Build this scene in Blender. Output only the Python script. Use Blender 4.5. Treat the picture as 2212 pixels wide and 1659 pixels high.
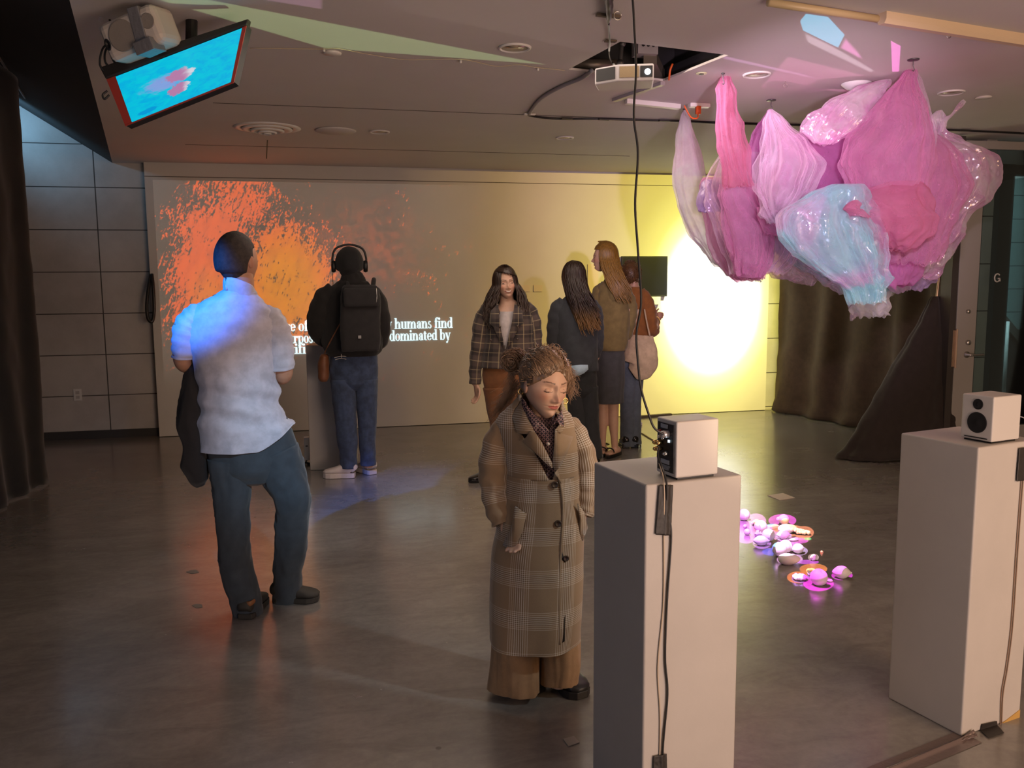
import bpy, bmesh, math, random
from math import sin, cos, pi, sqrt, atan2, exp, radians, degrees
from mathutils import Vector, Matrix, noise
for o in list(bpy.data.objects): bpy.data.objects.remove(o, do_unlink=True)
SC = bpy.context.scene
COL = SC.collection
RND = random.Random(7)

# ------------------------------------------------------------------ camera
FPX, CX, CY = 1839.31, 1106.0, 829.5
YAW, PITCH, ROLL, CH = -0.22128, 0.12135, 0.0074, 1.5048
_f = Vector((-sin(YAW)*cos(PITCH), cos(YAW)*cos(PITCH), -sin(PITCH)))
_r = Vector((cos(YAW), sin(YAW), 0.0)); _d = _f.cross(_r)
CR = cos(ROLL)*_r + sin(ROLL)*_d
CD = -sin(ROLL)*_r + cos(ROLL)*_d
CAM = Vector((0, 0, CH))
cd = bpy.data.cameras.new('camera'); cam = bpy.data.objects.new('camera', cd); COL.objects.link(cam)
cd.sensor_width = 36; cd.lens = FPX/2212*36; cd.clip_start = 0.02; cd.clip_end = 200
M = Matrix((( CR.x, -CD.x, -_f.x, 0), (CR.y, -CD.y, -_f.y, 0), (CR.z, -CD.z, -_f.z, CH), (0, 0, 0, 1)))
cam.matrix_world = M
SC.camera = cam
SC.view_settings.view_transform = 'Standard'; SC.view_settings.look = 'None'
SC.view_settings.gamma = 1; SC.view_settings.exposure = 0.55
SC.view_settings.use_curve_mapping = False

def ray(px, py): return _f + CR*((px-CX)/FPX) + CD*((py-CY)/FPX)
def on_z(px, py, z=0.0):
    v = ray(px, py); return CAM + v*((z-CH)/v.z)
def on_y(px, py, y):
    v = ray(px, py); return CAM + v*(y/v.y)
def on_x(px, py, x):
    v = ray(px, py); return CAM + v*(x/v.x)
WALL_Y, CEIL = 8.80, 2.638

# ------------------------------------------------------------------ world and lights
w = bpy.data.worlds.new('world'); SC.world = w; w.use_nodes = True
w.node_tree.nodes['Background'].inputs[0].default_value = (1.0, 0.72, 0.52, 1)
w.node_tree.nodes['Background'].inputs[1].default_value = 0.055

def look(o, target):
    o.rotation_euler = (Vector(target)-o.location).to_track_quat('-Z', 'Y').to_euler()
def area(name, loc, target, size, energy, color, sy=None, spread=180):
    l = bpy.data.lights.new(name, 'AREA'); l.energy = energy; l.color = color; l.size = size
    if sy: l.shape = 'RECTANGLE'; l.size_y = sy
    l.spread = radians(spread)
    o = bpy.data.objects.new(name, l); COL.objects.link(o); o.location = loc; look(o, target); return o
def spot(name, loc, target, angle, energy, color, blend=0.5, radius=0.02):
    l = bpy.data.lights.new(name, 'SPOT'); l.energy = energy; l.color = color; l.spot_size = radians(angle)
    l.spot_blend = blend; l.shadow_soft_size = radius
    o = bpy.data.objects.new(name, l); COL.objects.link(o); o.location = loc; look(o, target); return o

class NT:
    """tiny node helper; values are sockets or numbers"""
    def __init__(s, nt): s.nt = nt; s.n = nt.nodes; s.l = nt.links
    def put(s, sock, v):
        if v is None: return
        if isinstance(v, bpy.types.NodeSocket): s.l.new(v, sock)
        else: sock.default_value = v
    def m(s, op, a, b=None, c=None, clamp=False):
        n = s.n.new('ShaderNodeMath'); n.operation = op; n.use_clamp = clamp
        s.put(n.inputs[0], a); s.put(n.inputs[1], b); s.put(n.inputs[2], c); return n.outputs[0]
    def vm(s, op, a, b=None, sc=None):
        n = s.n.new('ShaderNodeVectorMath'); n.operation = op
        s.put(n.inputs[0], a)
        if b is not None: s.put(n.inputs[1], b)
        if sc is not None: s.put(n.inputs['Scale'], sc)
        return n.outputs['Value'] if op in ('DOT_PRODUCT', 'LENGTH') else n.outputs[0]
    def mix(s, f, a, b, mode='MIX'):
        n = s.n.new('ShaderNodeMix'); n.data_type = 'RGBA'; n.blend_type = mode; n.clamp_factor = True
        s.put(n.inputs[0], f)
        for k, v in ((6, a), (7, b)):
            if isinstance(v, tuple) and len(v) == 3: v = (*v, 1)
            s.put(n.inputs[k], v)
        return n.outputs[2]
    def sep(s, v):
        n = s.n.new('ShaderNodeSeparateXYZ'); s.put(n.inputs[0], v); return n.outputs
    def comb(s, x, y, z):
        n = s.n.new('ShaderNodeCombineXYZ'); s.put(n.inputs[0], x); s.put(n.inputs[1], y); s.put(n.inputs[2], z); return n.outputs[0]
    def noise(s, vec, scale, detail=3, rough=.55, dist=0.0):
        n = s.n.new('ShaderNodeTexNoise'); s.put(n.inputs['Vector'], vec); s.put(n.inputs['Scale'], scale)
        n.inputs['Detail'].default_value = detail; n.inputs['Roughness'].default_value = rough
        n.inputs['Distortion'].default_value = dist; return n.outputs[0]
    def voro(s, vec, scale, feature='F1'):
        n = s.n.new('ShaderNodeTexVoronoi'); n.feature = feature; s.put(n.inputs['Vector'], vec); s.put(n.inputs['Scale'], scale); return n.outputs[0]
    def ss(s, v, lo, hi, a=0.0, b=1.0):
        n = s.n.new('ShaderNodeMapRange'); n.interpolation_type = 'SMOOTHSTEP'
        s.put(n.inputs[0], v); s.put(n.inputs[1], lo); s.put(n.inputs[2], hi); s.put(n.inputs[3], a); s.put(n.inputs[4], b); return n.outputs[0]
    def ramp(s, v, stops):
        n = s.n.new('ShaderNodeValToRGB'); s.put(n.inputs[0], v); e = n.color_ramp.elements
        while len(e) < len(stops): e.new(0.5)
        for q, (p, c) in zip(e, stops): q.position = p; q.color = (*c, 1)
        return n.outputs[0]

def projector_light(name, loc, target, angle, energy, plane, pv, fn, radius=0.0):
    """a spot whose picture is laid out on the surface it is thrown at (plane: axis 'y' or 'z' at pv)"""
    o = spot(name, loc, target, angle, energy, (1, 1, 1), 0.02, radius)
    l = o.data; l.use_nodes = True; t = NT(l.node_tree)
    em = [n for n in t.n if n.type == 'EMISSION'][0]
    g = t.n.new('ShaderNodeNewGeometry'); D = g.outputs['Incoming']
    dx, dy, dz = t.sep(D)
    k = t.m('DIVIDE', (pv-loc[1]) if plane == 'y' else (pv-loc[2]), dy if plane == 'y' else dz)
    X = t.m('MULTIPLY_ADD', dx, k, loc[0])
    V = t.m('MULTIPLY_ADD', dz, k, loc[2]) if plane == 'y' else t.m('MULTIPLY_ADD', dy, k, loc[1])
    col = fn(t, X, V)
    r = abs((pv-loc[1]) if plane == 'y' else (pv-loc[2]))
    comp = t.m('POWER', t.m('DIVIDE', k, r), 3.0)      # even brightness across the picture (keystone)
    comp = t.m('MINIMUM', comp, 40.0)
    t.l.new(col, em.inputs[0]); t.l.new(comp, em.inputs[1]); return o

def gauss2(t, X, V, cx, cv, rx, rv):
    a = t.m('DIVIDE', t.m('SUBTRACT', X, cx), rx); b = t.m('DIVIDE', t.m('SUBTRACT', V, cv), rv)
    return t.m('SQRT', t.m('ADD', t.m('MULTIPLY', a, a), t.m('MULTIPLY', b, b)))

# projected fire picture on the left part of the back wall
def fire(t, X, Z):
    P = t.comb(X, Z, 0.0)
    a1 = gauss2(t, X, Z, -0.98, 1.55, 0.62, 1.18)
    a2 = gauss2(t, X, Z, -0.32, 1.50, 0.82, 1.00)
    a3 = gauss2(t, X, Z, 0.45, 1.80, 0.95, 0.75)
    a4 = gauss2(t, X, Z, -0.62, 2.40, 0.62, 0.75)
    d1 = t.ss(a1, 0.35, 1.15, 1.0, 0.0); d2 = t.ss(a2, 0.30, 1.10, 1.0, 0.0); d4 = t.ss(a4, 0.2, 1.05, 0.86, 0.0)
    dens = t.m('MAXIMUM', t.m('MAXIMUM', d1, d2), d4)
    # a notch between the two tongues and streaks leaning to the upper right
    notch = t.ss(gauss2(t, X, Z, 0.02, 2.42, 0.50, 0.42), 0.2, 1.0, .75, 0.0)
    dens = t.m('SUBTRACT', dens, notch, clamp=True)
    vr = t.n.new('ShaderNodeVectorRotate'); vr.rotation_type = 'Z_AXIS'; t.l.new(P, vr.inputs['Vector']); vr.inputs['Angle'].default_value = radians(22)
    st = t.vm('MULTIPLY', vr.outputs[0], (3.4, 1.0, 1.0))
    n1 = t.noise(st, 9.0, 6, .72, .3); n2 = t.noise(P, 3.0, 3, .5)
    n3 = t.noise(t.vm('MULTIPLY', vr.outputs[0], (1.8, 1.0, 1.0)), 34.0, 3, .6)
    def cen(n, k): return t.m('MULTIPLY', t.m('SUBTRACT', n, .5), k)
    nz = t.m('ADD', cen(n1, 5.0), t.m('ADD', cen(n3, 3.6), cen(n2, 2.0)))
    mask = t.ss(t.m('ADD', t.m('MULTIPLY', nz, t.m('SUBTRACT', 1.0, t.m('MULTIPLY', dens, .55))), t.m('MULTIPLY', dens, 1.25)), .86, .97)
    haze = t.m('MULTIPLY', t.ss(a3, 0.0, 1.0, 0.30, 0.0), t.ss(t.noise(P, 8.0, 6, .7), .42, .62, .15, 1.0))
    mask = t.m('MULTIPLY', mask, t.ss(t.noise(st, 4.5, 5, .65), .28, .62, .72, 1.0))
    mask = t.m('MAXIMUM', mask, haze)
    core = t.ss(gauss2(t, X, Z, -0.30, 1.45, 0.55, 0.72), 0.25, 1.1, 1.0, 0.0)
    core2 = t.ss(gauss2(t, X, Z, -1.02, 1.30, 0.32, 0.50), 0.1, 1.0, .55, 0.0)
    core = t.m('MULTIPLY', t.m('MAXIMUM', core, core2), t.ss(n3, .3, .62, .70, 1.0))
    c = t.mix(core, (1.0, 0.135, 0.030), (0.92, 0.31, 0.015))
    c = t.mix(mask, (0.060, 0.052, 0.045), c)
    inside = t.m('MULTIPLY', t.m('LESS_THAN', Z, 2.475), t.ss(Z, 0.35, 1.0))
    inside = t.m('MULTIPLY', inside, t.m('MULTIPLY', t.m('GREATER_THAN', X, -1.50), t.ss(X, 0.9, 2.0, 1.0, 0.0)))
    return t.mix(inside, (0, 0, 0), c)
projector_light('fire_projector_light', (0.25, 7.15, 2.60), (-0.1, 8.8, 1.5), 150, 78, 'y', WALL_Y, fire)

# big white disc with a yellow halo, right part of the back wall
def sun(t, X, Z):
    r = gauss2(t, X, Z, 4.27, 1.28, 0.60, 0.84)
    c = t.ramp(t.m('DIVIDE', r, 6.0), [(0.0, (1, 1, .92)), (0.125, (1, 1, .86)), (0.175, (.52, .50, .20)), (0.215, (.34, .31, .060)), (0.28, (.24, .205, .034)), (0.40, (.170, .125, .022)), (0.58, (.100, .062, .014)), (0.78, (.040, .024, .008)), (1.0, (.0, .0, .0))])
    inside = t.m('MULTIPLY', t.m('MULTIPLY', t.m('LESS_THAN', Z, 2.62), t.m('GREATER_THAN', Z, 0.0)), t.ss(X, 5.02, 5.2, 1.0, 0.0))
    return t.mix(inside, (0, 0, 0), c)
projector_light('sun_projector_light', (4.15, 7.25, 2.58), (4.0, 8.8, 1.3), 165, 300, 'y', WALL_Y, sun)

# general light of the room
area('warm_room_light', (3.9, -0.8, 2.2), (2.2, 4.5, 0.6), 1.6, 48, (1.0, 0.60, 0.29))
area('cool_left_light', (-3.0, 0.4, 1.7), (0.6, 3.4, 0.8), 1.6, 9, (0.60, 0.74, 1.0))  # unseen cool source at the left, for the bluish left faces
area('ceiling_bounce', (2.2, -0.7, 0.4), (0.9, 4.6, 2.9), 2.0, 84, (1.0, 0.73, 0.62))
area('floor_fill', (1.3, 4.6, 2.58), (1.5, 4.2, 0.0), 2.4, 30, (1.0, 0.80, 0.66))
spot('blue_beam_light', (-1.25, 2.35, 2.58), (-0.53, 3.86, 1.47), 15, 620, (0.010, 0.20, 1.0), 0.8, 0.02)
spot('blue_wall_light', (-2.80, 8.35, 2.95), (-2.25, 8.92, 2.95), 130, 10, (0.30, 0.66, 1.0), 0.9, 0.05)
spot('corner_floor_blue_light', (-2.6, 2.4, 1.3), (-1.75, 5.0, 0.0), 55, 20, (0.12, 0.45, 1.0), 0.9, 0.05)
spot('cool_side_light', (2.6, 1.3, 2.2), (0.92, 2.85, 0.65), 24, 75, (0.82, 0.95, 1.0), 1.0, 0.05)
spot('white_hip_light', (0.55, 1.1, 2.2), (-0.10, 3.95, 0.78), 18, 170, (0.42, 0.74, 1.0), 0.9, 0.03)
spot('warm_face_light', (1.65, 1.1, 1.15), (0.88, 2.85, 1.12), 24, 26, (1.0, 0.72, 0.48), 0.8, 0.04)
spot('rim_light', (2.15, 4.05, 2.45), (0.80, 2.88, 1.12), 24, 42, (1.0, 0.66, 0.62), 0.9, 0.03)  # added spot from behind, gives hair and coat a pinkish rim
spot('pink_sculpture_light', (1.40, 1.6, 1.9), (2.75, 4.7, 1.95), 42, 300, (1.0, 0.74, 0.95), 0.7, 0.05)
spot('white_sculpture_light', (1.75, 4.35, 2.60), (2.75, 4.7, 2.25), 50, 40, (0.85, 0.82, 1.0), 0.6, 0.02)
area('outdoor_daylight', (7.2, 7.9, 2.5), (8.2, 10.4, 1.2), 1.2, 50, (0.62, 0.95, 1.0))

# ------------------------------------------------------------------ tagging
def tag(o, label=None, cat=None, group=None, kind=None):
    if label: o['label'] = label
    if cat: o['category'] = cat
    if group: o['group'] = group
    if kind: o['kind'] = kind
    return o
def empty(name, loc, label, cat, rz=0.0, group=None):
    o = bpy.data.objects.new(name, None); COL.objects.link(o); o.location = loc; o.rotation_euler = (0, 0, rz)
    o.empty_display_size = 0.1
    return tag(o, label, cat, group)
def copy_tree(o, parent=None):
    c = o.copy(); COL.objects.link(c); c.parent = parent
    for ch in [x for x in bpy.data.objects if x.parent == o]: copy_tree(ch, c)
    return c

# ------------------------------------------------------------------ materials
def base_mat(name):
    m = bpy.data.materials.new(name); m.use_nodes = True; t = NT(m.node_tree)
    b = m.node_tree.nodes['Principled BSDF']; return m, t, b
def mat(name, col, rough=.6, metal=0.0, var=0.0, vs=8.0, bump=0.0, bs=200.0, emit=None, es=0.0, coat=0.0, sheen=0.0, stretch=None, alpha=None):
    m, t, b = base_mat(name)
    b.inputs['Base Color'].default_value = (*col, 1); b.inputs['Roughness'].default_value = rough; b.inputs['Metallic'].default_value = metal
    tc = t.n.new('ShaderNodeTexCoord').outputs['Object']
    if stretch: tc = t.vm('MULTIPLY', tc, stretch)
    if var:
        f = t.noise(tc, vs, 5, .6)
        lo = tuple(max(0, c*(1-var)) for c in col); hi = tuple(min(1, c*(1+var)) for c in col)
        t.l.new(t.mix(t.ss(f, .3, .7), lo, hi), b.inputs['Base Color'])
    if bump:
        bp = t.n.new('ShaderNodeBump'); bp.inputs['Strength'].default_value = bump; bp.inputs['Distance'].default_value = .002
        t.l.new(t.noise(tc, bs, 3, .6), bp.inputs['Height']); t.l.new(bp.outputs[0], b.inputs['Normal'])
    if emit: b.inputs['Emission Color'].default_value = (*emit, 1); b.inputs['Emission Strength'].default_value = es
    if coat: b.inputs['Coat Weight'].default_value = coat
    if sheen: b.inputs['Sheen Weight'].default_value = sheen; b.inputs['Sheen Roughness'].default_value = .5
    if alpha is not None: b.inputs['Alpha'].default_value = alpha
    return m

def concrete_mat():
    m, t, b = base_mat('polished_concrete')
    tc = t.n.new('ShaderNodeTexCoord').outputs['Object']
    a = t.noise(tc, .9, 6, .62, .6); c = t.noise(t.vm('MULTIPLY', tc, (1, 2.2, 1)), 4.0, 8, .7, .8); d = t.noise(tc, 34, 6, .7)
    f = t.m('ADD', t.m('MULTIPLY', a, .5), t.m('ADD', t.m('MULTIPLY', c, .34), t.m('MULTIPLY', d, .16)))
    col = t.ramp(f, [(.30, (.112, .103, .094)), (.46, (.180, .167, .152)), (.56, (.235, .218, .198)), (.72, (.32, .30, .275))])
    sp = t.ss(t.voro(tc, 7.0), .012, .03, 1.0, 0.0); sp2 = t.ss(t.noise(tc, 1.7, 2), .5, .6)
    col = t.mix(t.m('MULTIPLY', t.m('MULTIPLY', sp, sp2), .5), col, (.5, .47, .42))
    dk = t.ss(t.voro(t.vm('ADD', tc, (3.3, 1.7, 0)), 2.3), .016, .03, 1.0, 0.0)
    col = t.mix(t.m('MULTIPLY', dk, .6), col, (.03, .026, .022))
    t.l.new(col, b.inputs['Base Color'])
    t.l.new(t.ss(t.noise(tc, 2.6, 6, .7), .3, .75, .20, .28), b.inputs['Roughness'])
    b.inputs['Specular IOR Level'].default_value = .75; b.inputs['Coat Weight'].default_value = .35; b.inputs['Coat Roughness'].default_value = .14
    bp = t.n.new('ShaderNodeBump'); bp.inputs['Strength'].default_value = .05; bp.inputs['Distance'].default_value = .003
    t.l.new(t.m('ADD', t.noise(tc, 12, 5, .6), t.m('MULTIPLY', d, .3)), bp.inputs['Height']); t.l.new(bp.outputs[0], b.inputs['Normal'])
    return m

def cloth_mat(name, col, wave=120.0, bump=.25, rough=.92, var=.14, sheen=.15):
    return mat(name, col, rough, 0, var, 18, bump, wave, sheen=sheen)

def plaid_mat(name, base, line, dark, period, kind='glen'):
    """woven check; UV is in metres"""
    m, t, b = base_mat(name)
    uv = t.n.new('ShaderNodeUVMap'); uv.uv_map = 'UVMap'
    u, v, _ = t.sep(uv.outputs[0])
    def bands(c, off):
        f = t.m('FRACT', t.m('ADD', t.m('DIVIDE', c, period), off))
        if kind == 'glen':
            win = t.m('MULTIPLY', t.m('GREATER_THAN', f, .05), t.m('LESS_THAN', f, .50))
            fine = t.m('GREATER_THAN', t.m('SINE', t.m('MULTIPLY', f, 2*pi*22.0)), .55)
            heavy = t.m('MULTIPLY', t.m('GREATER_THAN', f, .17), t.m('LESS_THAN', f, .38))
            wt = t.m('ADD', t.m('MULTIPLY', fine, .38), t.m('MULTIPLY', t.m('MULTIPLY', heavy, fine), .22))
            return t.m('MULTIPLY', win, wt), t.m('MULTIPLY', heavy, .35)
        wide = t.m('MULTIPLY', t.ss(f, .02, .12), t.ss(f, .42, .52, 1.0, 0.0))
        thin = t.m('MULTIPLY', t.m('GREATER_THAN', f, .74), t.m('LESS_THAN', f, .79))
        thin = t.m('ADD', thin, t.m('MULTIPLY', t.m('GREATER_THAN', f, .25), t.m('LESS_THAN', f, .285)))
        return t.m('MULTIPLY', thin, .55), t.m('MULTIPLY', wide, .6)
    lu, du = bands(u, .15); lv, dv = bands(v, .4)
    light = t.m('ADD', lu, lv, clamp=True); dk = t.m('ADD', du, dv, clamp=True)
    tc = t.n.new('ShaderNodeTexCoord').outputs['Object']
    c = t.mix(dk, base, dark); c = t.mix(light, c, line)
    nz = t.noise(tc, 240, 3, .6); c = t.mix(t.m('MULTIPLY', nz, .30), c, tuple(x*.55 for x in base))
    t.l.new(c, b.inputs['Base Color']); b.inputs['Roughness'].default_value = .95
    b.inputs['Sheen Weight'].default_value = .25
    bp = t.n.new('ShaderNodeBump'); bp.inputs['Strength'].default_value = .35; bp.inputs['Distance'].default_value = .0015
    t.l.new(t.noise(tc, 420, 2, .6), bp.inputs['Height']); t.l.new(bp.outputs[0], b.inputs['Normal'])
    return m

def skin_mat(name, col, lip=(.42, .12, .10), brow=(.10, .05, .03)):
    m, t, b = base_mat(name)
    at = t.n.new('ShaderNodeAttribute'); at.attribute_name = 'tint'
    r, g, bl = t.sep(at.outputs['Vector'])
    tc = t.n.new('ShaderNodeTexCoord').outputs['Object']
    c = t.mix(t.ss(t.noise(tc, 30, 4, .6), .3, .7), tuple(x*.93 for x in col), col)
    c = t.mix(t.m('MULTIPLY', bl, .55), c, (col[0]*.98, col[1]*.62, col[2]*.55))
    c = t.mix(r, c, lip); c = t.mix(g, c, brow)
    t.l.new(c, b.inputs['Base Color']); b.inputs['Roughness'].default_value = .5
    b.inputs['Subsurface Weight'].default_value = .12; b.inputs['Subsurface Radius'].default_value = (.01, .004, .002)
    b.inputs['Subsurface Scale'].default_value = .5
    return m

# ------------------------------------------------------------------ mesh builder
class MB:
    def __init__(s): s.v = []; s.f = []; s.uv = []; s.mi = []; s.tint = None
    def add(s, V, F, UV=None, mi=0):
        k = len(s.v); s.v += [tuple(p) for p in V]
        for i, f in enumerate(F):
            s.f.append([a+k for a in f]); s.mi.append(mi)
            s.uv.append(UV[i] if UV else [(0, 0)]*len(f))
        return s
    def box(s, c, d, rz=0.0, mi=0, R=None):
        V = []
        for z in (-.5, .5):
            for x, y in ((-.5, -.5), (.5, -.5), (.5, .5), (-.5, .5)): V.append(Vector((x*d[0], y*d[1], z*d[2])))
        if R is None: R = Matrix.Rotation(rz, 3, 'Z')
        V = [R @ v + Vector(c) for v in V]
        return s.add(V, [(0, 3, 2, 1), (4, 5, 6, 7), (0, 1, 5, 4), (1, 2, 6, 5), (2, 3, 7, 6), (3, 0, 4, 7)], mi=mi)
    def hexa(s, b4, t4, mi=0):
        return s.add(list(b4)+list(t4), [(0, 3, 2, 1), (4, 5, 6, 7), (0, 1, 5, 4), (1, 2, 6, 5), (2, 3, 7, 6), (3, 0, 4, 7)], mi=mi)
    def prism(s, poly, off, mi=0):
        n = len(poly); off = Vector(off); V = [Vector(p) for p in poly]+[Vector(p)+off for p in poly]
        F = [tuple(range(n))[::-1], tuple(range(n, 2*n))]+[(i, (i+1) % n, n+(i+1) % n, n+i) for i in range(n)]
        return s.add(V, F, mi=mi)
    def tube(s, pts, r, n=10, sub=4, mi=0, cap=True):
        pts = [Vector(p[:3]) for p in pts]; P = cr(pts, sub) if len(pts) > 2 and sub > 1 else pts
        R = r if callable(r) else (lambda t: r)
        up = Vector((0.013, .021, 1)); prev = None; V = []; L = len(P)
        for i, p in enumerate(P):
            tg = (P[min(i+1, L-1)]-P[max(i-1, 0)])
            if tg.length < 1e-9: tg = Vector((0, 0, 1))
            tg.normalize()
            if prev is None:
                a = tg.cross(up)
                if a.length < .05: a = tg.cross(Vector((1, 0, 0)))
            else: a = prev - tg*prev.dot(tg)
            a.normalize(); prev = a; b = tg.cross(a); rr = R(i/(L-1))
            for k in range(n):
                q = 2*pi*k/n; V.append(p+a*(cos(q)*rr)+b*(sin(q)*rr))
        F = [(i*n+k, i*n+(k+1) % n, (i+1)*n+(k+1) % n, (i+1)*n+k) for i in range(L-1) for k in range(n)]
        if cap: F += [tuple(range(n))[::-1], tuple(range((L-1)*n, L*n))]
        return s.add(V, F, mi=mi)
    def lathe(s, prof, c=(0, 0, 0), n=32, R=None, mi=0, sx=1.0, sy=1.0):
        V = []; m = len(prof)
        for r, z in prof:
            for k in range(n): V.append(Vector((r*cos(2*pi*k/n)*sx, r*sin(2*pi*k/n)*sy, z)))
        if R is not None: V = [R @ v for v in V]
        V = [v+Vector(c) for v in V]
        F = [(i*n+k, i*n+(k+1) % n, (i+1)*n+(k+1) % n, (i+1)*n+k) for i in range(m-1) for k in range(n)]
        if prof[0][0] > 1e-6: F.append(tuple(range(n))[::-1])
        if prof[-1][0] > 1e-6: F.append(tuple(range((m-1)*n, m*n)))
        return s.add(V, F, mi=mi)
    def ball(s, c, r, n=20, m=12, R=None, mi=0, f=None):
        rx, ry, rz = r if isinstance(r, (tuple, list)) else (r, r, r)
        V = []
        for i in range(m+1):
            ph = -pi/2+pi*i/m
            for k in range(n):
                q = 2*pi*k/n; p = Vector((cos(ph)*cos(q)*rx, cos(ph)*sin(q)*ry, sin(ph)*rz))
                if f: p = f(p)
                if R is not None: p = R @ p
                V.append(p+Vector(c))
        F = [(i*n+k, i*n+(k+1) % n, (i+1)*n+(k+1) % n, (i+1)*n+k) for i in range(m) for k in range(n)]
        return s.add(V, F, mi=mi)
    def loft(s, rings, n=48, sub=6, cap=(1, 1), disp=None, ref=(0, 1, 0), horiz=False, ex=2.0, mi=0, u0=0.0, v0=0.0, a0=0.0, a1=2*pi):
        """rings: (point, ra, rb); elliptical cross sections swept along a curve, UV in metres"""
        C = cr([Vector(r[0]) for r in rings], sub); A = cr1([r[1] for r in rings], sub); B = cr1([r[2] for r in rings], sub)
        L = len(C); ref = Vector(ref); V = []; full = abs(a1-a0-2*pi) < 1e-4; nn = n if full else n+1
        arc = 0.0; vs = []; avg = sum(A)/L*.5+sum(B)/L*.5
        for i in range(L):
            if i: arc += (C[i]-C[i-1]).length
            vs.append(arc+v0)
            tg = C[min(i+1, L-1)]-C[max(i-1, 0)]
            if tg.length < 1e-9: tg = Vector((0, 0, 1))
            tg.normalize()
            if horiz: tg = Vector((0, 0, 1 if tg.z > 0 else -1))
            sd = ref.cross(tg)
            if sd.length < 1e-3: sd = Vector((1, 0, 0))
            sd.normalize(); dd = tg.cross(sd)
            for k in range(nn):
                q = a0+(a1-a0)*k/n; cq, sq = cos(q), sin(q)
                if ex != 2.0:
                    cq = math.copysign(abs(cq)**(2/ex), cq); sq = math.copysign(abs(sq)**(2/ex), sq)
                off = sd*(cq*A[i])+dd*(sq*B[i]); p = C[i]+off
                if disp:
                    nr = (sd*(cos(q)/max(A[i], 1e-4))+dd*(sin(q)/max(B[i], 1e-4))); nr.normalize()
                    p = p+nr*disp(p, q, i/(L-1))
                V.append(p)
        F = []; U = []
        per = 2*pi*avg
        for i in range(L-1):
            for k in range(n):
                k2 = (k+1) % nn if full else k+1
                F.append((i*nn+k, i*nn+k2, (i+1)*nn+k2, (i+1)*nn+k))
                ua, ub = u0+per*k/n, u0+per*(k+1)/n
                U.append([(ua, vs[i]), (ub, vs[i]), (ub, vs[i+1]), (ua, vs[i+1])])
        if full:
            for e, on in ((0, cap[0]), (L-1, cap[1])):
                if on:
                    F.append(tuple(range(e*nn, e*nn+nn)) if e else tuple(range(nn))[::-1]); U.append([(0, vs[e])]*nn)
        k0 = len(s.v); s.add(V, F, U, mi); return k0, L, nn
    def grid(s, fn, nu, nv, mi=0, su=1.0, sv=1.0):
        V = [Vector(fn(i/nu, j/nv)) for j in range(nv+1) for i in range(nu+1)]
        F = []; U = []
        for j in range(nv):
            for i in range(nu):
                a = j*(nu+1)+i; F.append((a, a+1, a+nu+2, a+nu+1))
                U.append([(i/nu*su, j/nv*sv), ((i+1)/nu*su, j/nv*sv), ((i+1)/nu*su, (j+1)/nv*sv), (i/nu*su, (j+1)/nv*sv)])
        return s.add(V, F, U, mi)
    def build(s, name, mats, parent=None, smooth=True, solid=0.0, sub=0, bevel=0.0, remesh=0.0, auto=None, off=0.0):
        me = bpy.data.meshes.new(name); me.from_pydata(s.v, [], s.f)
        if not isinstance(mats, (list, tuple)): mats = [mats]
        for m in mats: me.materials.append(m)
        ul = me.uv_layers.new(name='UVMap'); flat = [c for f in s.uv for q in f for c in q]
        ul.data.foreach_set('uv', flat)
        me.polygons.foreach_set('material_index', s.mi)
        me.polygons.foreach_set('use_smooth', [smooth]*len(s.f)); me.update()
        if s.tint:
            at = me.attributes.new('tint', 'FLOAT_VECTOR', 'POINT')
            tn = s.tint+[(0, 0, 0)]*(len(s.v)-len(s.tint)); at.data.foreach_set('vector', [c for q in tn for c in q])
        o = bpy.data.objects.new(name, me); COL.objects.link(o); o.parent = parent
        if remesh:
            md = o.modifiers.new('r', 'REMESH'); md.mode = 'VOXEL'; md.voxel_size = remesh; md.use_smooth_shade = True
            md = o.modifiers.new('s', 'SMOOTH'); md.factor = .5; md.iterations = 4
        if bevel:
            md = o.modifiers.new('b', 'BEVEL'); md.width = bevel; md.segments = 3; md.limit_method = 'ANGLE'; md.angle_limit = radians(35)
        if solid:
            md = o.modifiers.new('t', 'SOLIDIFY'); md.thickness = solid; md.offset = off
        if sub:
            md = o.modifiers.new('u', 'SUBSURF'); md.levels = sub; md.render_levels = sub
        if auto:
            me.polygons.foreach_set('use_smooth', [True]*len(s.f)); me.set_sharp_from_angle(angle=radians(auto))
        return o
def cr(P, sub):
    if len(P) < 3 or sub <= 1: return list(P)
    out = []
    for i in range(len(P)-1):
        p0, p1, p2, p3 = P[max(i-1, 0)], P[i], P[i+1], P[min(i+2, len(P)-1)]
        for k in range(sub):
            t = k/sub; t2, t3 = t*t, t*t*t
            out.append(((p1*2)+(p2-p0)*t+(p0*2-p1*5+p2*4-p3)*t2+(p1*3-p0-p2*3+p3)*t3)*.5)
    out.append(P[-1]); return out
def cr1(P, sub):
    if len(P) < 3 or sub <= 1: return list(P)
    out = []
    for i in range(len(P)-1):
        a, b = P[i], P[i+1]
        for k in range(sub):
            t = k/sub; t = t*t*(3-2*t)*.5+t*.5; out.append(a+(b-a)*t)
    out.append(P[-1]); return out
def fb(p, f, seed=0.0, oct=3):
    return noise.fractal(Vector((p[0]*f+seed, p[1]*f+seed*.7, p[2]*f-seed)), 1.0, 2.0, oct)
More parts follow.
